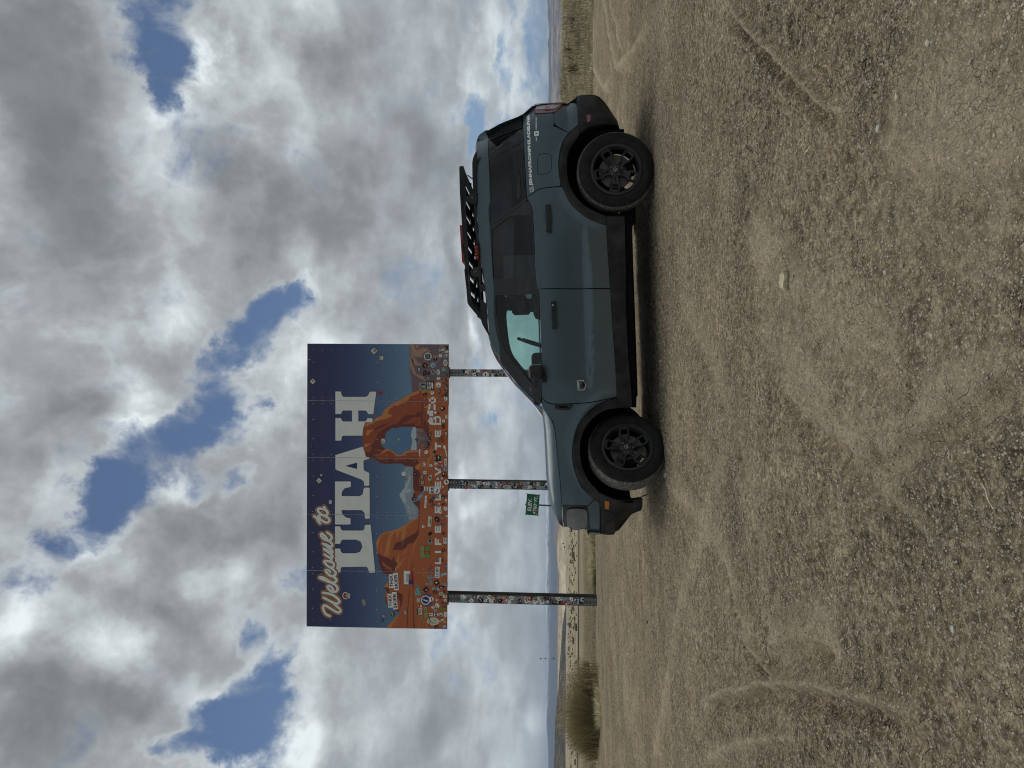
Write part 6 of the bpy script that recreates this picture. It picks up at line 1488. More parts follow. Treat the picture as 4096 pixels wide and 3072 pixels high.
# ---- wheels
TR = .3605; RIM = .235; TW = .228
def wheel(center, steer, spin, flip=False):
    w = obj('wheel', None, None, car); w.location = center
    w.rotation_euler = (0, spin, 0) if not steer else (0, 0, 0)
    w.rotation_mode = 'QUATERNION'
    from mathutils import Quaternion
    q = Quaternion((0, 0, 1), steer) @ Quaternion((0, 1, 0), spin)
    if flip: q = Quaternion((0, 0, 1), math.pi) @ q
    w.rotation_quaternion = q
    hw = TW / 2
    prof = [(.222, -hw + .02), (.236, -hw + .006), (.252, -hw - .001), (.285, -hw - .010), (.315, -hw - .008), (.334, -hw + .004), (.347, -hw + .016), (.3535, -hw + .026), (.3585, -hw + .040)]
    mi = [0] * 6
    tr = []
    for g in (-.058, -.020, .020, .058):
        tr += [(.3605, g - .006), (.3525, g - .0045), (.3525, g + .0045), (.3605, g + .006)]
    prof2 = prof + tr + [(r_, -y) for r_, y in prof[::-1]]
    nseg = 210
    def mod(k, j, r_, y):
        if j in (6, 7, 8) or j in (len(prof2) - 7, len(prof2) - 8, len(prof2) - 9):
            if k % 3 == 0: r_ -= .0065
        return r_, y
    midx = [0 if j < 6 or j >= len(prof2) - 7 else 1 for j in range(len(prof2) - 1)]
    ty = lathe('tyre', prof2, None, w, nseg, mod, mats=[RUBBER, TREAD], midx=midx)
    ft = -hw - .004
    rim = lathe('rim', [(.203, -hw + .075), (.203, -hw + .03), (.205, -hw + .012), (.211, ft + .006), (.214, ft), (.236, ft + .001), (.238, ft + .010), (.230, ft + .022)], MATTE, w, 72)
    lathe('rim_barrel', [(.206, -hw + .03), (.203, -hw + .10), (.195, .02), (.205, hw - .02), (.225, hw)], DARK_, rim, 48)
    # spokes: five arms that open into a window near the rim
    S_ = .000724
    for k in range(5):
        a0 = math.radians(72 * k)
        out_ = [(38, 34), (70, 36), (140, 40), (172, 62), (190, 68), (262, 66), (286, 58), (292, 40)]
        ol = [(r_, h_) for r_, h_ in out_] + [(r_, -h_) for r_, h_ in out_[::-1]]
        hl = [(186, 34), (192, 42), (248, 44), (256, 34), (256, -34), (248, -44), (192, -42), (186, -34)]
        bm = bmesh.new(); loops = [ol, hl]; vs = [bm.verts.new((a * S_, 0, b_ * S_)) for l in loops for a, b_ in l]
        for t in tessellate_polygon([[Vector((a, b_, 0)) for a, b_ in l] for l in loops]):
            try: bm.faces.new([vs[i] for i in t])
            except ValueError: pass
        bmesh.ops.bisect_plane(bm, geom=bm.verts[:] + bm.edges[:] + bm.faces[:], plane_co=(0, 0, 0), plane_no=(0, 0, 1))
        for v in bm.verts:
            r_ = v.co.x / S_; v.co.y = ft + .030 - .022 * ss(r_, 60, 280)
            if abs(v.co.z) < 1e-6 and r_ < 185: v.co.y += .010
        for f in bm.faces:
            f.normal_update()
            if f.normal.y > 0: f.normal_flip()
        be = [e for e in bm.edges if len(e.link_faces) == 1]
        rr = bmesh.ops.extrude_edge_only(bm, edges=be)
        for g in rr['geom']:
            if isinstance(g, bmesh.types.BMVert):
                g.co.y += .03; g.co.z *= 1.05
        bmesh.ops.rotate(bm, verts=bm.verts[:], cent=(0, 0, 0), matrix=Matrix.Rotation(a0, 3, 'Y'))
        me = bpy.data.meshes.new('spoke'); bm.to_mesh(me); bm.free(); obj('spoke', me, MATTE, rim)
        # raised lip round the spoke window
        lp = [(r_ * S_, h_ * S_) for r_, h_ in ((150, 40), (176, 58), (192, 62), (262, 60), (282, 52), (286, 0), (282, -52), (262, -60), (192, -62), (176, -58), (150, -40))]
        m_ = Matrix.Rotation(a0, 3, 'Y')
        tube('spoke_lip', [tuple(m_ @ Vector((a, ft + .030 - .022 * ss(a / S_, 60, 280) - .001, b_))) for a, b_ in lp], .0045, MATTE, rim, 5)
        an = a0 + math.radians(36) ; c_ = (.052 * math.cos(-an), .052 * math.sin(-an))
        bm = bmesh.new(); bmesh.ops.create_cone(bm, cap_ends=True, segments=6, radius1=.0125, radius2=.010, depth=.03, matrix=Matrix.Translation((c_[0], ft + .018, c_[1])) @ Matrix.Rotation(R(90), 4, 'X'))
        me = bpy.data.meshes.new('wheel_nut'); bm.to_mesh(me); bm.free(); obj('wheel_nut', me, STEEL if False else BRAKE, rim)
    lathe('hub', [(.0001, ft + .020), (.040, ft + .020), (.066, ft + .030), (.072, ft + .06)], MATTE, rim, 30)
    cap = lathe('centre_cap', [(.0001, ft + .004), (.022, ft + .004), (.0275, ft + .006), (.028, ft + .03)], GLOSSB, w, 28)
    lathe('cap_ring', [(.0225, ft + .0035), (.0235, ft + .0018), (.0262, ft + .0025), (.027, ft + .006)], STEEL, cap, 28)
    hp = [(-.013, -.004), (-.010, .006), (-.004, .004), (.001, .010), (.006, .014), (.012, .010), (.008, .007), (.009, .001), (.012, -.006), (.006, -.003), (.003, -.011), (-.002, -.004), (-.008, -.006), (-.011, -.012)]
    tri = tessellate_polygon([[Vector((a, b_, 0)) for a, b_ in hp]]); obj('cap_emblem', mesh_np('cap_emblem', [(a, ft + .003, b_) for a, b_ in hp], tri, smooth=False), STEEL, cap)
    lathe('brake_disc', [(.06, -.035), (.155, -.035), (.158, -.028), (.158, -.015)], BRAKE, w, 48)
    bevel_box('brake_caliper', (-.17, -.06, -.07), (-.10, .02, .07), DARK_, w, r=.012)
    return w
zr = WR[1] + .002
# read on the photo: the hub faces sit at these pixels
hub_r = loc(2465, 677, .02); hub_f = loc(2509, 1786, .06)
ST = R(29)
wheel((hub_r[0], .02 + TW / 2, hub_r[1]), 0, R(-102))
wheel((hub_f[0] - math.sin(ST) * (TW / 2 + .004), .055 + math.cos(ST) * (TW / 2), hub_f[1]), ST, R(-7))
wheel((hub_r[0], 2 * HALF - .02 - TW / 2, hub_r[1]), 0, R(20), True)
wheel((hub_f[0], 2 * HALF - .055 - TW / 2, hub_f[1]), ST * .85, R(50), True)

# ---- roof rack
RD = .30
def rl3(fr, pts, d): return [(x, d, z) for x, z in (loc(a, b_, d) for a, b_ in fr(*pts))]
def flat_part(name, pts2, d, thick, mat, parent=None, mirror=True):
    loops = [poly_clean(pts2)]; bm = bmesh.new(); vs = [bm.verts.new((a, d, b_)) for a, b_ in loops[0]]
    for t in tessellate_polygon([[Vector((a, b_, 0)) for a, b_ in loops[0]]]):
        try: bm.faces.new([vs[i] for i in t])
        except ValueError: pass
    rr = bmesh.ops.extrude_face_region(bm, geom=bm.faces[:])
    for g in rr['geom']:
        if isinstance(g, bmesh.types.BMVert): g.co.y += thick
    bmesh.ops.recalc_face_normals(bm, faces=bm.faces[:]); me = bpy.data.meshes.new(name); bm.to_mesh(me); bm.free()
    o = obj(name, me, mat, parent or car)
    if mirror: o2 = obj(name, me, None, parent or car); o2.scale.y = -1; o2.location.y = 2 * HALF
    return o
rail = [loc(*p, .24) for p in R6((206, 14), (200, 14), (180, 50), (168, 90), (163, 120), (165, 260), (172, 420), (185, 640), (200, 860), (216, 1050), (226, 1200), (234, 1340), (243, 1540)) + C7((330, 300), (340, 350), (360, 400), (470, 590), (462, 570), (440, 440), (430, 330), (415, 60)) + R6((292, 1452), (246, 1412), (240, 1338), (284, 1334), (286, 1284), (246, 1276), (236, 1130), (229, 880), (218, 866), (210, 672), (198, 655), (194, 402), (208, 385), (206, 300))]
flat_part('roof_rail', rail, .24, .03, PLAST)
rack = obj('roof_rack', None, label='black flat roof rack tray carrying red traction boards on the car roof', cat='roof rack')
rack.location = car.location; rack.rotation_euler = car.rotation_euler
beam = [loc(*p, RD) for p in R6((40, 165), (50, 152), (80, 152), (92, 190), (98, 330), (104, 600), (118, 850), (132, 1100), (150, 1400), (166, 1452), (240, 1555), (242, 1587), (226, 1587), (130, 1472), (118, 1450), (105, 1290), (90, 1060), (75, 850), (60, 620), (45, 395))]
flat_part('side_beam', beam, RD, .035, PLAST, rack)
RDF = 2 * HALF - RD
brace = [loc(*p, RD) for p in R6((80, 155), (92, 190), (168, 405), (166, 440), (150, 425), (110, 335), (98, 330))]
flat_part('rear_brace', brace, RD + .004, .025, PLAST, rack)
def rz(y, fr=R6): return loc(*R6((0, y))[0], RD)
top_line = [loc(*p, RD) for p in R6((95, 210), (104, 600), (118, 850), (132, 1100), (150, 1400), (160, 1445))]
txs = [p[0] for p in top_line][::-1]; tzs = [p[1] for p in top_line][::-1]
o_ = np.argsort([p[0] for p in top_line]); TX = np.array([p[0] for p in top_line])[o_]; TZ = np.array([p[1] for p in top_line])[o_]
x0_, x1_ = TX[0], TX[-1]
for i in range(9):
    x = x0_ + .03 + (x1_ - x0_ - .06) * i / 8; z = float(np.interp(x, TX, TZ)) + .004
    bevel_box('slat', (x - .052, RD + .03, z), (x + .052, RDF - .03, z + .018), PLAST, rack, r=.004, seg=1)
for y in (.62, HALF, 2 * HALF - .62):
    pts = [(x0_ + .02 + (x1_ - x0_ - .04) * i / 8, y, float(np.interp(x0_ + .02 + (x1_ - x0_ - .04) * i / 8, TX, TZ)) - .012) for i in range(9)]
    tube('longitudinal_bar', pts, .013, PLAST, rack, 6)
fr_ = loc(*R6((225, 1560))[0], RD); fr2 = loc(*R6((238, 1575))[0], RD)
bevel_box('front_fairing', (fr_[0] - .02, RD + .03, fr_[1] - .01), (fr_[0] + .02, RDF - .03, fr_[1] + .02), PLAST, rack, r=.006)
re_ = loc(*R6((55, 160))[0], RD)
bevel_box('rear_bar', (re_[0] - .03, RD + .03, re_[1] - .02), (re_[0] + .01, RDF - .03, re_[1] + .02), PLAST, rack, r=.006)
for ya in (465, 1160):
    t0 = loc(*R6((118 + (ya - 465) * .066, ya))[0], .27); b0_ = loc(*R6((198 + (ya - 465) * .05, ya))[0], .27)
    cb = bevel_box('crossbar', (t0[0] - .03, .27, b0_[1] + .055), (t0[0] + .03, 2 * HALF - .27, b0_[1] + .085), PLAST, rack, r=.01)
    bevel_box('rack_foot', (t0[0] - .055, .235, b0_[1] - .02), (t0[0] + .055, .315, b0_[1] + .06), PLAST, rack, r=.012, mirror=True, taper=.75)
    bevel_box('clamp', (t0[0] - .03, .262, b0_[1] + .04), (t0[0] + .03, .33, t0[1] + .01), PLAST, rack, r=.006, mirror=True)
    bm = bmesh.new(); bmesh.ops.create_uvsphere(bm, u_segments=10, v_segments=6, radius=.006, matrix=Matrix.Translation((t0[0], .231, b0_[1] + .03))); me = bpy.data.meshes.new('clamp_bolt'); bm.to_mesh(me); bm.free(); obj('clamp_bolt', me, STEEL, rack)
tube('antenna', [(*(loc(*R6((118, 238))[0], .8)[0:1]), .8, loc(*R6((118, 238))[0], .8)[1]), (loc(*R6((165, 274))[0], .8)[0], .8, loc(*R6((165, 274))[0], .8)[1])], .006, PLAST, car, 6)
# red boards, black pads, lamp
def z_on(x): return float(np.interp(x, TX, TZ))
bx0 = loc(*R6((70, 1050))[0], RD)[0]; bx1 = loc(*R6((63, 715))[0], RD)[0]
zt_ = loc(*R6((70, 880))[0], RD)[1]
def slab(name, y0, y1, pts, mat, label, cat, parent=None):
    bm = bmesh.new(); v0 = [bm.verts.new((x, y0, z)) for x, z in pts]; v1 = [bm.verts.new((x, y1, z)) for x, z in pts]
    k = len(pts); bm.faces.new(v0); bm.faces.new(v1[::-1])
    for i in range(k): bm.faces.new((v0[i], v1[i], v1[(i + 1) % k], v0[(i + 1) % k]))
    bmesh.ops.recalc_face_normals(bm, faces=bm.faces[:]); me = bpy.data.meshes.new(name); bm.to_mesh(me); bm.free()
    return obj(name, me, mat, parent, label=label, cat=cat)
bd = slab('traction_board', .36, .68, [(x, z + .016) for x, z in (loc(*p, .36) for p in R6((60, 712), (84, 712), (104, 1000), (108, 1060), (82, 1062)))], REDP, 'red plastic traction board lying on the black roof rack', 'traction board')
bd.location = car.location; bd.rotation_euler = car.rotation_euler
for nm, pp in (('rack_pad', ((45, 395), (62, 395), (74, 620), (60, 620))), ('rack_pad', ((58, 885), (72, 885), (82, 965), (70, 965))), ('rack_pad', ((87, 1130), (105, 1130), (117, 1290), (104, 1290)))):
    flat_part(nm, [loc(*p, RD - .01) for p in R6(*pp)], RD - .01, .10, PLAST, rack, mirror=False)
lp_ = loc(*R6((206, 970))[0], .22)
lamp = bevel_box('red_strap_clip', (lp_[0] - .065, .215, lp_[1] - .016), (lp_[0] + .065, .24, lp_[1] + .018), simple('orange_red_plastic', (.25, .024, .016), .5), rack, r=.008)
for q_ in (-.03, .0, .03): tube('clip_rib', [(lp_[0] + q_, .213, lp_[1] - .018), (lp_[0] + q_, .213, lp_[1] + .02)], .003, DARK_, lamp, 5)
def rack_text():
    V, T = text_tris('YAKIMA', .02); a = Vector(loc(*R6((131, 1275))[0], RD)); c = Vector(loc(*R6((128, 1185))[0], RD)); d = c - a; L_ = d.length; d.normalize(); nn = Vector((-d.y, d.x))
    VV = [(*(a + d * (x + .5) * L_ + nn * z * .012)[:1], RD - .002, (a + d * (x + .5) * L_ + nn * z * .012)[1]) for x, z in V]
    obj('lettering', mesh_np('lettering', VV, T, smooth=False), simple('grey_print', (.12, .12, .12), .5), rack)
rack_text()

# ================================================================== plants
def blades(name, base, length, lean, width, mats, midx, parent=None, seg=3, **kw):
    """many thin upright leaves: base (n,3), length (n), lean (n,2) horizontal reach, width (n)"""
    n_ = len(base); t = np.linspace(0, 1, seg + 1)[None, :, None]
    L_ = length[:, None, None]
    hx = lean[:, None, :] * (t ** 1.7)
    z = L_ * (t - .18 * (np.hypot(lean[:, 0], lean[:, 1]) / np.maximum(length, 1e-3)).clip(0, 1)[:, None, None] * t ** 2)
    c = np.concatenate([base[:, None, :2] + hx, base[:, None, 2:] + z], -1)
    az_ = rng.uniform(0, np.pi, n_); wv_ = np.stack([np.cos(az_), np.sin(az_) * .4, np.zeros(n_)], -1)[:, None, :] * width[:, None, None] * (1 - .85 * t) * .5
    V = np.stack([c - wv_, c + wv_], 2).reshape(n_, -1, 3)
    b0 = (np.arange(n_) * (seg + 1) * 2)[:, None]; k = np.arange(seg)[None, :] * 2
    F = np.stack([b0 + k, b0 + k + 1, b0 + k + 3, b0 + k + 2], -1).reshape(-1, 4)
    me = mesh_np(name, V.reshape(-1, 3), F, smooth=False, mat_idx=np.repeat(midx, seg))
    return obj(name, me, mats, parent, **kw)
def leafmat(name, c, vary=.35): return simple(name, c, .85, vary=vary, scale=7, spec=.15)
OLIVE, BROWNG, TANG, BLOND, DKGR, STRAW, RUST = leafmat('olive_stem', (.15, .15, .065)), leafmat('brown_stem', (.25, .19, .11)), leafmat('tan_seed', (.50, .40, .25)), leafmat('blond_grass', (.80, .70, .48)), leafmat('dark_green_grass', (.075, .095, .045)), leafmat('straw_grass', (.52, .46, .30)), leafmat('rusty_seed', (.38, .25, .12))

def clump(center, rx, ry, n_, hfun, spread, mix, wid, mats, name, parent, lo=.55, seg=3, **kw):
    a = rng.uniform(0, 2 * np.pi, n_); r = np.sqrt(rng.uniform(0, 1, n_))
    ox, oy = r * np.cos(a), r * np.sin(a)
    bx_, by_ = center[0] + ox * rx, center[1] + oy * ry
    bz_ = ground_base(bx_, by_) - .02
    H = hfun(bx_) * rng.uniform(lo, 1.0, n_) * (1 - .25 * r * r)
    lean = np.stack([ox * spread * H + rng.normal(0, .10, n_) * H, oy * spread * H + rng.normal(0, .10, n_) * H], -1)
    return blades(name, np.stack([bx_, by_, bz_], -1), H, lean, rng.uniform(.6, 1.3, n_) * wid, mats, rng.choice(len(mats), n_, p=mix), parent, seg, **kw)

def stem_mat(name, lo, hi):
    m, n, b, out = new_mat(name); t = n.node('ShaderNodeTexCoord'); sp = n.node('ShaderNodeSeparateXYZ'); n.put(sp.inputs[0], t.outputs['Object'])
    f = n.m('ADD', sp.outputs[2], n.m('MULTIPLY', n.m('SUBTRACT', n.noise(t.outputs['Object'], 3.5, 5, .7), .5), .9))
    n.put(b.inputs['Base Color'], n.mix(n.rmap(f, .10, .95), lo, hi)); b.inputs['Roughness'].default_value = .9; b.inputs['Specular IOR Level'].default_value = .1; return m
BR1, BR2, BR3 = stem_mat('brush_olive', (.17, .165, .08), (.33, .29, .16)), stem_mat('brush_brown', (.27, .21, .125), (.50, .40, .25)), stem_mat('brush_green', (.14, .17, .075), (.26, .26, .13))
# large brush at the far left of the lot
bc = on_ground(2392, 2840)
sc_ = bc.y / FPX
bush = obj('brush', None, label='big olive brown brush with blond grass at its foot, left of the sign posts', cat='bush')
env_y = np.array([2620, 2660, 2700, 2760, 2800, 2840, 2880, 2925, 2960, 3000, 3040, 3100.])
env_v = np.array([2352, 2318, 2288, 2262, 2245, 2232, 2228, 2232, 2250, 2290, 2325, 2350.])
ex_ = np.array([at_Y(2390, y, bc.y).x for y in env_y]); eh = np.array([at_Y(v, y, bc.y).z - float(ground_base(at_Y(2390, y, bc.y).x, bc.y)) for v, y in zip(env_v, env_y)])
o_ = np.argsort(ex_); ex_, eh = ex_[o_], np.maximum(eh[o_], .1)
hf = lambda k: (lambda x: np.interp(x, ex_, eh) * k)
for (cy_, rx, n_, k) in ((2690, .17, 700, .9), (2748, .20, 1100, 1.08), (2806, .24, 1500, .92), (2862, .25, 1700, 1.08), (2915, .24, 1600, 1.0), (2962, .20, 1200, 1.1), (3012, .18, 700, .95)):
    bp_ = on_ground(float(np.interp(cy_, (2650, 2700, 2760, 2840, 2900, 2960, 3010), (2350, 2366, 2382, 2395, 2400, 2395, 2390))), cy_); hh_ = (at_Y(float(np.interp(cy_, env_y, env_v)), cy_, bp_.y).z - bp_.z) * k
    clump((bp_.x, bp_.y + .25), rx * bp_.y / bc.y, .42, n_, lambda x, h_=hh_: np.full_like(x, h_), .42, [.34, .36, .08, .22], .015, [BR1, BR2, RUST, BR3], 'stems', bush, .35, kind='stuff')
# single taller stems that make the outline ragged
n_ = 420; tx_ = rng.uniform(ex_[1], ex_[-2], n_); bz0 = np.stack([tx_, bc.y + .1 + rng.normal(0, .25, n_), np.zeros(n_)], -1); bz0[:, 2] = ground_base(bz0[:, 0], bz0[:, 1])
blades('tall_stems', bz0, np.interp(tx_, ex_, eh) * rng.uniform(.75, 1.22, n_), rng.normal(0, .16, (n_, 2)), rng.uniform(.010, .018, n_), [BR2, TANG, BR1], rng.choice(3, n_, p=[.5, .25, .25]), bush, 4, kind='stuff')
# seed heads near the tips
n_ = 2600; tx_ = rng.uniform(ex_[1], ex_[-2], n_); ty_ = bc.y + .25 + rng.normal(0, .35, n_)
tz_ = ground_base(tx_, ty_) + np.interp(tx_, ex_, eh) * np.clip(1 - np.abs(rng.normal(0, .22, n_)), .35, 1.06)
blades('seed_heads', np.stack([tx_, ty_, tz_], -1), rng.uniform(.02, .055, n_), rng.normal(0, .018, (n_, 2)), rng.uniform(.008, .018, n_), [TANG, RUST], rng.choice(2, n_, p=[.6, .4]), bush, 1, kind='stuff')
for (cy_, cv, w_, h_, n_) in ((2640, 2350, .20, .22, 260), (2700, 2378, .24, .26, 420), (2990, 2392, .3, .16, 260), (2668, 2368, .22, .28, 380), (2745, 2388, .24, .34, 700), (2800, 2398, .26, .36, 900), (2855, 2404, .26, .36, 900), (2905, 2400, .20, .30, 500), (2960, 2394, .20, .22, 250)):
    p = on_ground(cv, cy_); clump((p.x, p.y), w_ * 1.1, .16, n_ // 2, lambda x, h_=h_: np.full_like(x, h_ * .72), 1.0, [.6, .4], .008, [BLOND, STRAW], 'dry_grass', bush, .45)
# blond tufts behind the lot, left of the car
TUF = [(2376, 2100, .55, .52, 1500, 'wide blond grass tuft right behind the front bumper of the car'), (2378, 2170, .40, .50, 1100, 'blond grass tuft second to the left of the front bumper'),
       (2382, 2283, .34, .42, 1200, 'pale blond grass tuft with a white stone at its foot near the left post'), (2380, 2225, .30, .36, 500, 'small brown grass tuft beside white litter'),
       (2384, 2335, .34, .20, 600, 'low green grass clump between the blond tuft and the left post')]
for v, y, w_, h_, n_, lab in TUF:
    p = on_ground(v, y); t_ = obj('grass_tuft', None, label=lab, cat='grass tuft'); gr_ = 'green' in lab
    clump((p.x, p.y + .15), w_, .35, n_, lambda x, h_=h_: np.full_like(x, h_ * .85), .85, [.62, .28, .10] if not gr_ else [.1, .2, .7], .009, [BLOND, STRAW, BROWNG] if not gr_ else [STRAW, OLIVE, DKGR], 'blades', t_, .4)
    clump((p.x, p.y + .25), w_ * 1.1, .3, n_ // 4, lambda x, h_=h_: np.full_like(x, h_ * .5), .8, [.6, .4], .010, [BROWNG, OLIVE], 'undergrowth', t_, .4)
# thin weeds right behind the lot edge, left
n_ = 9000; px_ = rng.uniform(2340, 2384, n_); py_ = rng.uniform(2040, 3150, n_)
W_ = np.array([on_ground(a, b_)[:] for a, b_ in zip(px_[:1500], py_[:1500])]); idx_ = rng.integers(0, 1500, n_)
W_ = W_[idx_] + np.stack([rng.normal(0, .35, n_), rng.normal(0, .5, n_), np.zeros(n_)], -1)
W_ = W_[W_[:, 1] > 19.6]; n_ = len(W_)
W_[:, 2] = ground_base(W_[:, 0], W_[:, 1]); msk = fbm(W_[:, 0] * .8, W_[:, 1] * .8, 3, 5) > -.05; W_ = W_[msk]; n_ = len(W_)
blades('verge_grass', W_, rng.uniform(.04, .13, n_), rng.normal(0, .05, (n_, 2)), rng.uniform(.006, .014, n_), [OLIVE, DKGR, STRAW, BROWNG], rng.choice(4, n_, p=[.22, .28, .25, .25]), None, 2, kind='stuff', label='short green and straw coloured weeds along the left edge of the lot')
# grassy bank at right
n_ = 42000; gx_ = rng.uniform(5.2, 19, n_); gy_ = rng.uniform(21.2, 32, n_)
dn = fbm(gx_ * 1.1, gy_ * 1.1, 4, 9); keep = rng.uniform(-.25, .28, n_) < dn + .05; gx_, gy_ = gx_[keep], gy_[keep]; n_ = len(gx_)
gz_ = ground_base(gx_, gy_)
tall = .10 + .30 * np.clip(fbm(gx_ * 1.6, gy_ * 1.6, 3, 19) + .25, 0, 1)
ci = np.where(fbm(gx_ * .9, gy_ * 2, 3, 29) > .05, rng.choice(4, n_, p=[.10, .2, .3, .4]), rng.choice(4, n_, p=[.5, .35, .1, .05]))
blades('bank_grass', np.stack([gx_, gy_, gz_ - .02], -1), tall * rng.uniform(.5, 1.1, n_), rng.normal(0, .06, (n_, 2)), rng.uniform(.008, .018, n_), [BLOND, STRAW, BROWNG, OLIVE], ci, None, 2, kind='stuff', label='dry yellow grass covering the bank at right')
# leafless shrubs on the bank
TWIG = simple('dark_twig', (.045, .036, .030), .9, spec=.1)
def bare_shrub(px, py, h_, lab, seed):
    r_ = random.Random(seed); p = on_ground(px, py); s_ = obj('bare_shrub', None, label=lab, cat='shrub'); s_.location = p
    V = []; F = []
    def seg(a, c, r0_, r1_):
        b0_ = len(V); d = (c - a).normalized(); u = d.orthogonal().normalized(); w_ = d.cross(u)
        for q, rr in ((a, r0_), (c, r1_)):
            for k in range(4): an = k * math.pi / 2; V.append(tuple(q + u * math.cos(an) * rr + w_ * math.sin(an) * rr))
        for k in range(4): F.append((b0_ + k, b0_ + (k + 1) % 4, b0_ + 4 + (k + 1) % 4, b0_ + 4 + k))
    def grow(a, d, l, rad, dep):
        for i in range(3):
            d = (d + Vector((r_.uniform(-.3, .3), r_.uniform(-.3, .3), r_.uniform(-.12, .22)))).normalized(); c = a + d * l / 3; seg(a, c, rad, rad * .8); a = c; rad *= .8
            if dep and r_.random() < .85: grow(a, (d + Vector((r_.uniform(-.9, .9), r_.uniform(-.9, .9), r_.uniform(-.2, .6)))).normalized(), l * .6, rad * .7, dep - 1)
    for k in range(9): grow(Vector((r_.uniform(-.15, .15), r_.uniform(-.1, .1), -.05)), Vector((r_.uniform(-.9, .9), r_.uniform(-.5, .5), 1)).normalized(), h_ * r_.uniform(.6, 1), .013, 3)
    obj('branches', mesh_np('branches', V, F), TWIG, s_)
bare_shrub(2306, 262, .42, 'dark leafless shrub standing on the bank just behind the car, tallest of three', 4)
bare_shrub(2300, 90, .28, 'low leafless shrub in the grassy bank near the right edge', 8)
bare_shrub(2290, 190, .26, 'thin leafless shrub in the middle of the grassy bank', 12)
# shrubs dotted over the far plain
V = []; F = []
ico = [(0, 0, 1), (.89, 0, .45), (.28, .85, .45), (-.72, .53, .45), (-.72, -.53, .45), (.28, -.85, .45), (.72, .53, -.4), (-.28, .85, -.4), (-.89, 0, -.4), (-.28, -.85, -.4), (.72, -.53, -.4)]
icf = [(0, 1, 2), (0, 2, 3), (0, 3, 4), (0, 4, 5), (0, 5, 1), (1, 6, 2), (2, 7, 3), (3, 8, 4), (4, 9, 5), (5, 10, 1), (6, 7, 2), (7, 8, 3), (8, 9, 4), (9, 10, 5), (10, 6, 1)]
r_ = random.Random(11)
for i in range(420):
    y = r_.choice([r_.uniform(140, 330), r_.uniform(140, 330), r_.uniform(330, 560)]); x = y * r_.uniform(-.56, -.14); s_ = r_.uniform(.14, .42) * (1 + y / 600)
    if r_.random() < .12: s_ *= 1.8
    b0_ = len(V); z = float(ground_base(x, y))
    V += [(x + a * s_ * r_.uniform(.7, 1.2), y + b_ * s_, z + (c + .3) * s_ * .62) for a, b_, c in ico]; F += [tuple(b0_ + k for k in f) for f in icf]
obj('desert_scrub', mesh_np('desert_scrub', V, F, smooth=False), simple('scrub_dark', (.085, .085, .055), .95, vary=.4, scale=.3), kind='stuff', label='dark shrubs scattered over the pale plain')

# ================================================================== things far off
def pole(px_top, py, px_bot, balls, Y, lab):
    top = at_Y(px_top, py, Y); bot = at_Y(px_bot, py, Y); q = obj('pylon', None, label=lab, cat='pylon'); zg = float(ground_base(top.x, Y)); q.location = (top.x, Y, zg)
    V, F = boxes([(-.035, -.035, 0, .035, .035, top.z - zg)]); obj('mast', mesh_np('mast', V, F, smooth=False), alu, q)
    for (bp, by) in balls:
        c = at_Y(bp, by, Y); bm = bmesh.new(); bmesh.ops.create_uvsphere(bm, u_segments=10, v_segments=7, radius=2.9 / FPX * Y, matrix=Matrix.Translation((c.x - top.x, 0, c.z - zg)))
        me = bpy.data.meshes.new('ball'); bm.to_mesh(me); bm.free(); obj('ball', me, INK, q)
        if abs(c.x - top.x) > .1: V, F = boxes([(min(0, c.x - top.x), -.02, c.z - zg - .02, max(0, c.x - top.x), .02, c.z - zg + .02)]); obj('crossarm', mesh_np('crossarm', V, F, smooth=False), alu, q)
pole(2160, 2634.5, 2228, ((2163, 2634.8), (2182.7, 2634.2), (2215.5, 2634.4)), 380, 'thin far mast with three black balls, against the blue mountains at left')
pole(2262, 2193, 2310, ((2252, 2174), (2257.7, 2188), (2277, 2184)), 300, 'short thin far mast with black balls against the pale badlands')

# ================================================================== stones and litter
def stone(px, py, w_, d_, h_, mat, lab, seed, nm='stone', cat='stone'):
    p = on_ground(px, py); bm = bmesh.new(); bmesh.ops.create_icosphere(bm, subdivisions=3, radius=.5); r_ = random.Random(seed); o1 = Vector((r_.uniform(0, 50),) * 3)
    from mathutils import noise as mn
    for v in bm.verts:
        k = 1 + .28 * mn.noise(v.co * 2.2 + o1) + .10 * mn.noise(v.co * 6 + o1)
        v.co = Vector((max(-.42, min(.42, v.co.x * k)) * w_, max(-.42, min(.42, v.co.y * k)) * d_, max(-.30, min(.30, v.co.z * k)) * h_))
    me = bpy.data.meshes.new(nm); bm.to_mesh(me); bm.free(); me.set_sharp_from_angle(angle=R(28))
    for q in me.polygons: q.use_smooth = True
    o = obj(nm, me, mat, label=lab, cat=cat); o.location = (p.x, p.y, float(surface(np.array([p.x]), np.array([p.y]))[0][0]) + h_ * .16); o.rotation_euler.z = r_.uniform(0, 3)
    return o
ST1 = simple('yellowish_stone', (.42, .37, .25), .9, vary=.3, scale=30, bump=.6, bscale=120); ST2 = simple('pale_stone', (.40, .37, .31), .9, vary=.25, scale=30, bump=.5, bscale=120)
stone(*G3((722, 1212))[0], .085, .07, .035, ST1, 'flat yellowish stone half sunk in the dirt in front of the car', 1)
stone(*C4((1013, 942))[0], .055, .04, .05, ST2, 'small pale stone in front of the front tyre', 2)
stone(*G3((1138, 1177))[0], .018, .015, .008, ST2, 'pale flat chip in the foreground dirt, farther from the car than the yellowish stone', 3)
stone(*G4((1665, 1062))[0], .022, .016, .012, ST2, 'pale broken stone in the near left foreground', 4)
stone(*G3((1310, 185))[0], .018, .022, .014, ST2, 'tiny white chip in the near right foreground', 5)
stone(*G3((1118, 553))[0], .028, .024, .02, ST2, 'small pale pebble on the track at right', 6)
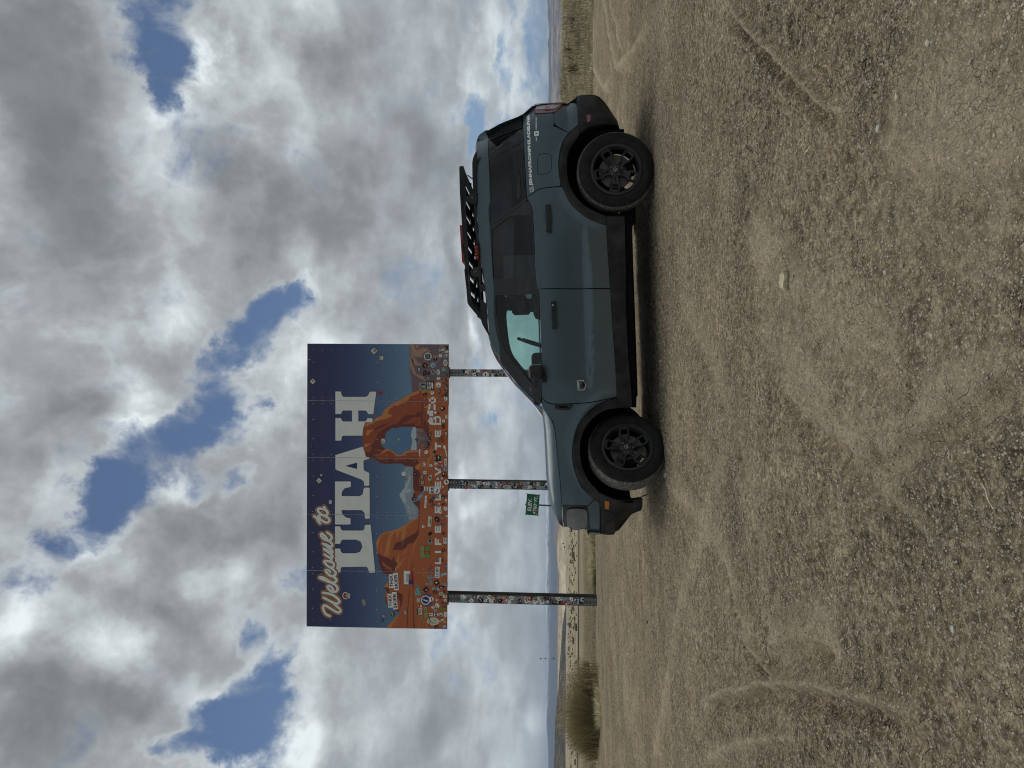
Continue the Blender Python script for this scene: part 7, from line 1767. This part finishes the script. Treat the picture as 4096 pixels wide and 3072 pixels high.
stone(*G3((1205, 418))[0], .026, .016, .014, ST1, 'tan sliver of stone near the right side', 7)
stone(*C6((1155, 1100))[0], .22, .16, .13, simple('white_stone', (.62, .60, .56), .85, vary=.1), 'white stone at the foot of the blond tuft near the left post', 8)
LW = simple('litter_white', (.66, .66, .64), .7, vary=.05)
def scrap(px, py, pts, mat, lab, rot, nm='litter', tilt=.5):
    p = on_ground(px, py); bm = bmesh.new(); vs = [bm.verts.new((a, 0.02 * math.sin(9 * a), b_)) for a, b_ in pts]; f = bm.faces.new(vs); r2_ = bmesh.ops.extrude_face_region(bm, geom=[f])
    for g in r2_['geom']:
        if isinstance(g, bmesh.types.BMVert): g.co.y += .008
    bmesh.ops.recalc_face_normals(bm, faces=bm.faces[:]); me = bpy.data.meshes.new(nm); bm.to_mesh(me); bm.free()
    o = obj(nm, me, mat, label=lab, cat='litter'); o.location = (p.x, p.y, float(surface(np.array([p.x]), np.array([p.y]))[0][0]) + .01); o.rotation_euler = (-tilt, 0, rot)
scrap(*C6((1148, 852))[0], [(-.10, 0), (.10, .02), (.12, .09), (-.06, .16)], LW, 'white scrap of litter leaning in the grass behind the lot', .4)
scrap(*C6((1182, 925))[0], [(-.05, 0), (.06, 0), (.03, .09)], LW, 'small white scrap of litter beside the brown tuft', .1)
scrap(2594, 2488, [(-.018, 0), (.018, 0), (.02, .02), (-.015, .024)], C_['darkgreen'], 'little green and white wrapper on the open dirt at left', .5, tilt=.9)
def stalk(p0, p1, lab):
    a, c = on_ground(*p0), on_ground(*p1); a.z = float(surface(np.array([a.x]), np.array([a.y]))[0][0]) + .004; c.z = float(surface(np.array([c.x]), np.array([c.y]))[0][0]) + .004; o = obj('straw', None, label=lab, cat='straw'); pts = [a.lerp(c, k / 4) + Vector((.004 * math.sin(k * 2), 0, .010)) for k in range(5)]
    o.location = a; tube('stem', [p - a for p in pts], .0016, STRAW, o, 5)
stalk(G4((1812, 432))[0], G4((1866, 552))[0], 'long dry straw lying in the lower left foreground'); stalk(G3((803, 668))[0], G3((836, 630))[0], 'short dry straw lying in front of the rear wheel'); stalk(G4((985, 1030))[0], G4((1010, 1045))[0], 'short pale straw lying on the dirt at left')
# crumbs and pebbles strewn over the lot
def crumbs(name, n_, smin, smax, mat, lab, seed, flat=.6, ymax=9.0):
    g = np.random.default_rng(seed); r = 1.35 * np.exp(g.uniform(0, math.log(ymax / 1.35), n_)); a = g.uniform(-.62, .62, n_)
    x, y = np.sin(a) * r, np.cos(a) * r
    cl = fbm(x * 1.2, y * 1.2, 3, seed) > g.uniform(-.3, .25, n_); x, y = x[cl], y[cl]; n_ = len(x)
    s_ = (smin + (smax - smin) * g.uniform(0, 1, n_) ** 5) * (.42 + .17 * np.hypot(x, y))
    z = surface(x, y)[0] + .0005
    I = np.array(ico); J = I[None] * (1 + g.uniform(-.28, .28, (n_, len(I), 1))); th = g.uniform(0, 6.28, n_)
    X = J[..., 0] * np.cos(th)[:, None] - J[..., 1] * np.sin(th)[:, None] * .75; Y = J[..., 0] * np.sin(th)[:, None] + J[..., 1] * np.cos(th)[:, None] * .75
    V = np.stack([x[:, None] + X * s_[:, None], y[:, None] + Y * s_[:, None], z[:, None] + (J[..., 2] * flat + .05) * s_[:, None]], -1).reshape(-1, 3)
    F = (np.array(icf)[None] + (np.arange(n_) * len(I))[:, None, None]).reshape(-1, 3)
    obj(name, mesh_np(name, V, F, smooth=False), mat, kind='stuff', label=lab)
def crumb_mat(name, stops):
    m, n, b, out = new_mat(name); g = n.node('ShaderNodeNewGeometry'); t = n.node('ShaderNodeTexCoord')
    c = n.ramp(g.outputs['Random Per Island'], stops); c = n.mix(n.rmap(n.noise(t.outputs['Object'], 120, 4), .4, .65, 0, .35), c, (.13, .11, .085))
    n.put(b.inputs['Base Color'], c); b.inputs['Roughness'].default_value = .95; b.inputs['Specular IOR Level'].default_value = .15; return m
def grit(name, n_, smin, smax, mat, lab, seed, ymax=7.5):
    """low crumbs, each a small five sided cap"""
    g = np.random.default_rng(seed); r = 1.35 * np.exp(g.uniform(0, math.log(ymax / 1.35), n_)); a = g.uniform(-.60, .60, n_); x, y = np.sin(a) * r, np.cos(a) * r
    s_ = (smin + (smax - smin) * g.uniform(0, 1, n_) ** 2.5) * (.40 + .22 * r); z = surface(x, y)[0] + .0004
    th = np.arange(5) * 2 * np.pi / 5 + g.uniform(0, 6.28, (n_, 1)); rr = g.uniform(.65, 1.3, (n_, 5)) * s_[:, None]
    ring_ = np.stack([x[:, None] + np.cos(th) * rr, y[:, None] + np.sin(th) * rr, np.repeat((z - s_ * .2)[:, None], 5, 1)], -1)
    top = np.stack([x + g.normal(0, .2, n_) * s_, y + g.normal(0, .2, n_) * s_, z + s_ * g.uniform(.35, .8, n_)], -1)[:, None]
    V = np.concatenate([ring_, top], 1).reshape(-1, 3); f = np.array([(i, (i + 1) % 5, 5) for i in range(5)])
    obj(name, mesh_np(name, V, (f[None] + (np.arange(n_) * 6)[:, None, None]).reshape(-1, 3), smooth=False), mat, kind='stuff', label=lab)
grit('dirt_grit', 110000, .0013, .0062, crumb_mat('grit', [(0, (.20, .172, .13)), (.5, (.36, .315, .245)), (1, (.50, .45, .36))]), 'fine grit and crumbs that roughen the dirt lot', 77)
crumbs('dirt_clods', 14000, .0016, .010, crumb_mat('clod', [(0, (.24, .21, .16)), (.5, (.34, .30, .24)), (1, (.44, .40, .325))]), 'crumbs and clods of dry dirt strewn over the lot', 101)
crumbs('pebbles', 7000, .0012, .0065, crumb_mat('pebble', [(0, (.26, .23, .19)), (.6, (.39, .355, .29)), (.9, (.46, .43, .36)), (1, (.60, .57, .51))]), 'small pale pebbles strewn over the lot', 202)
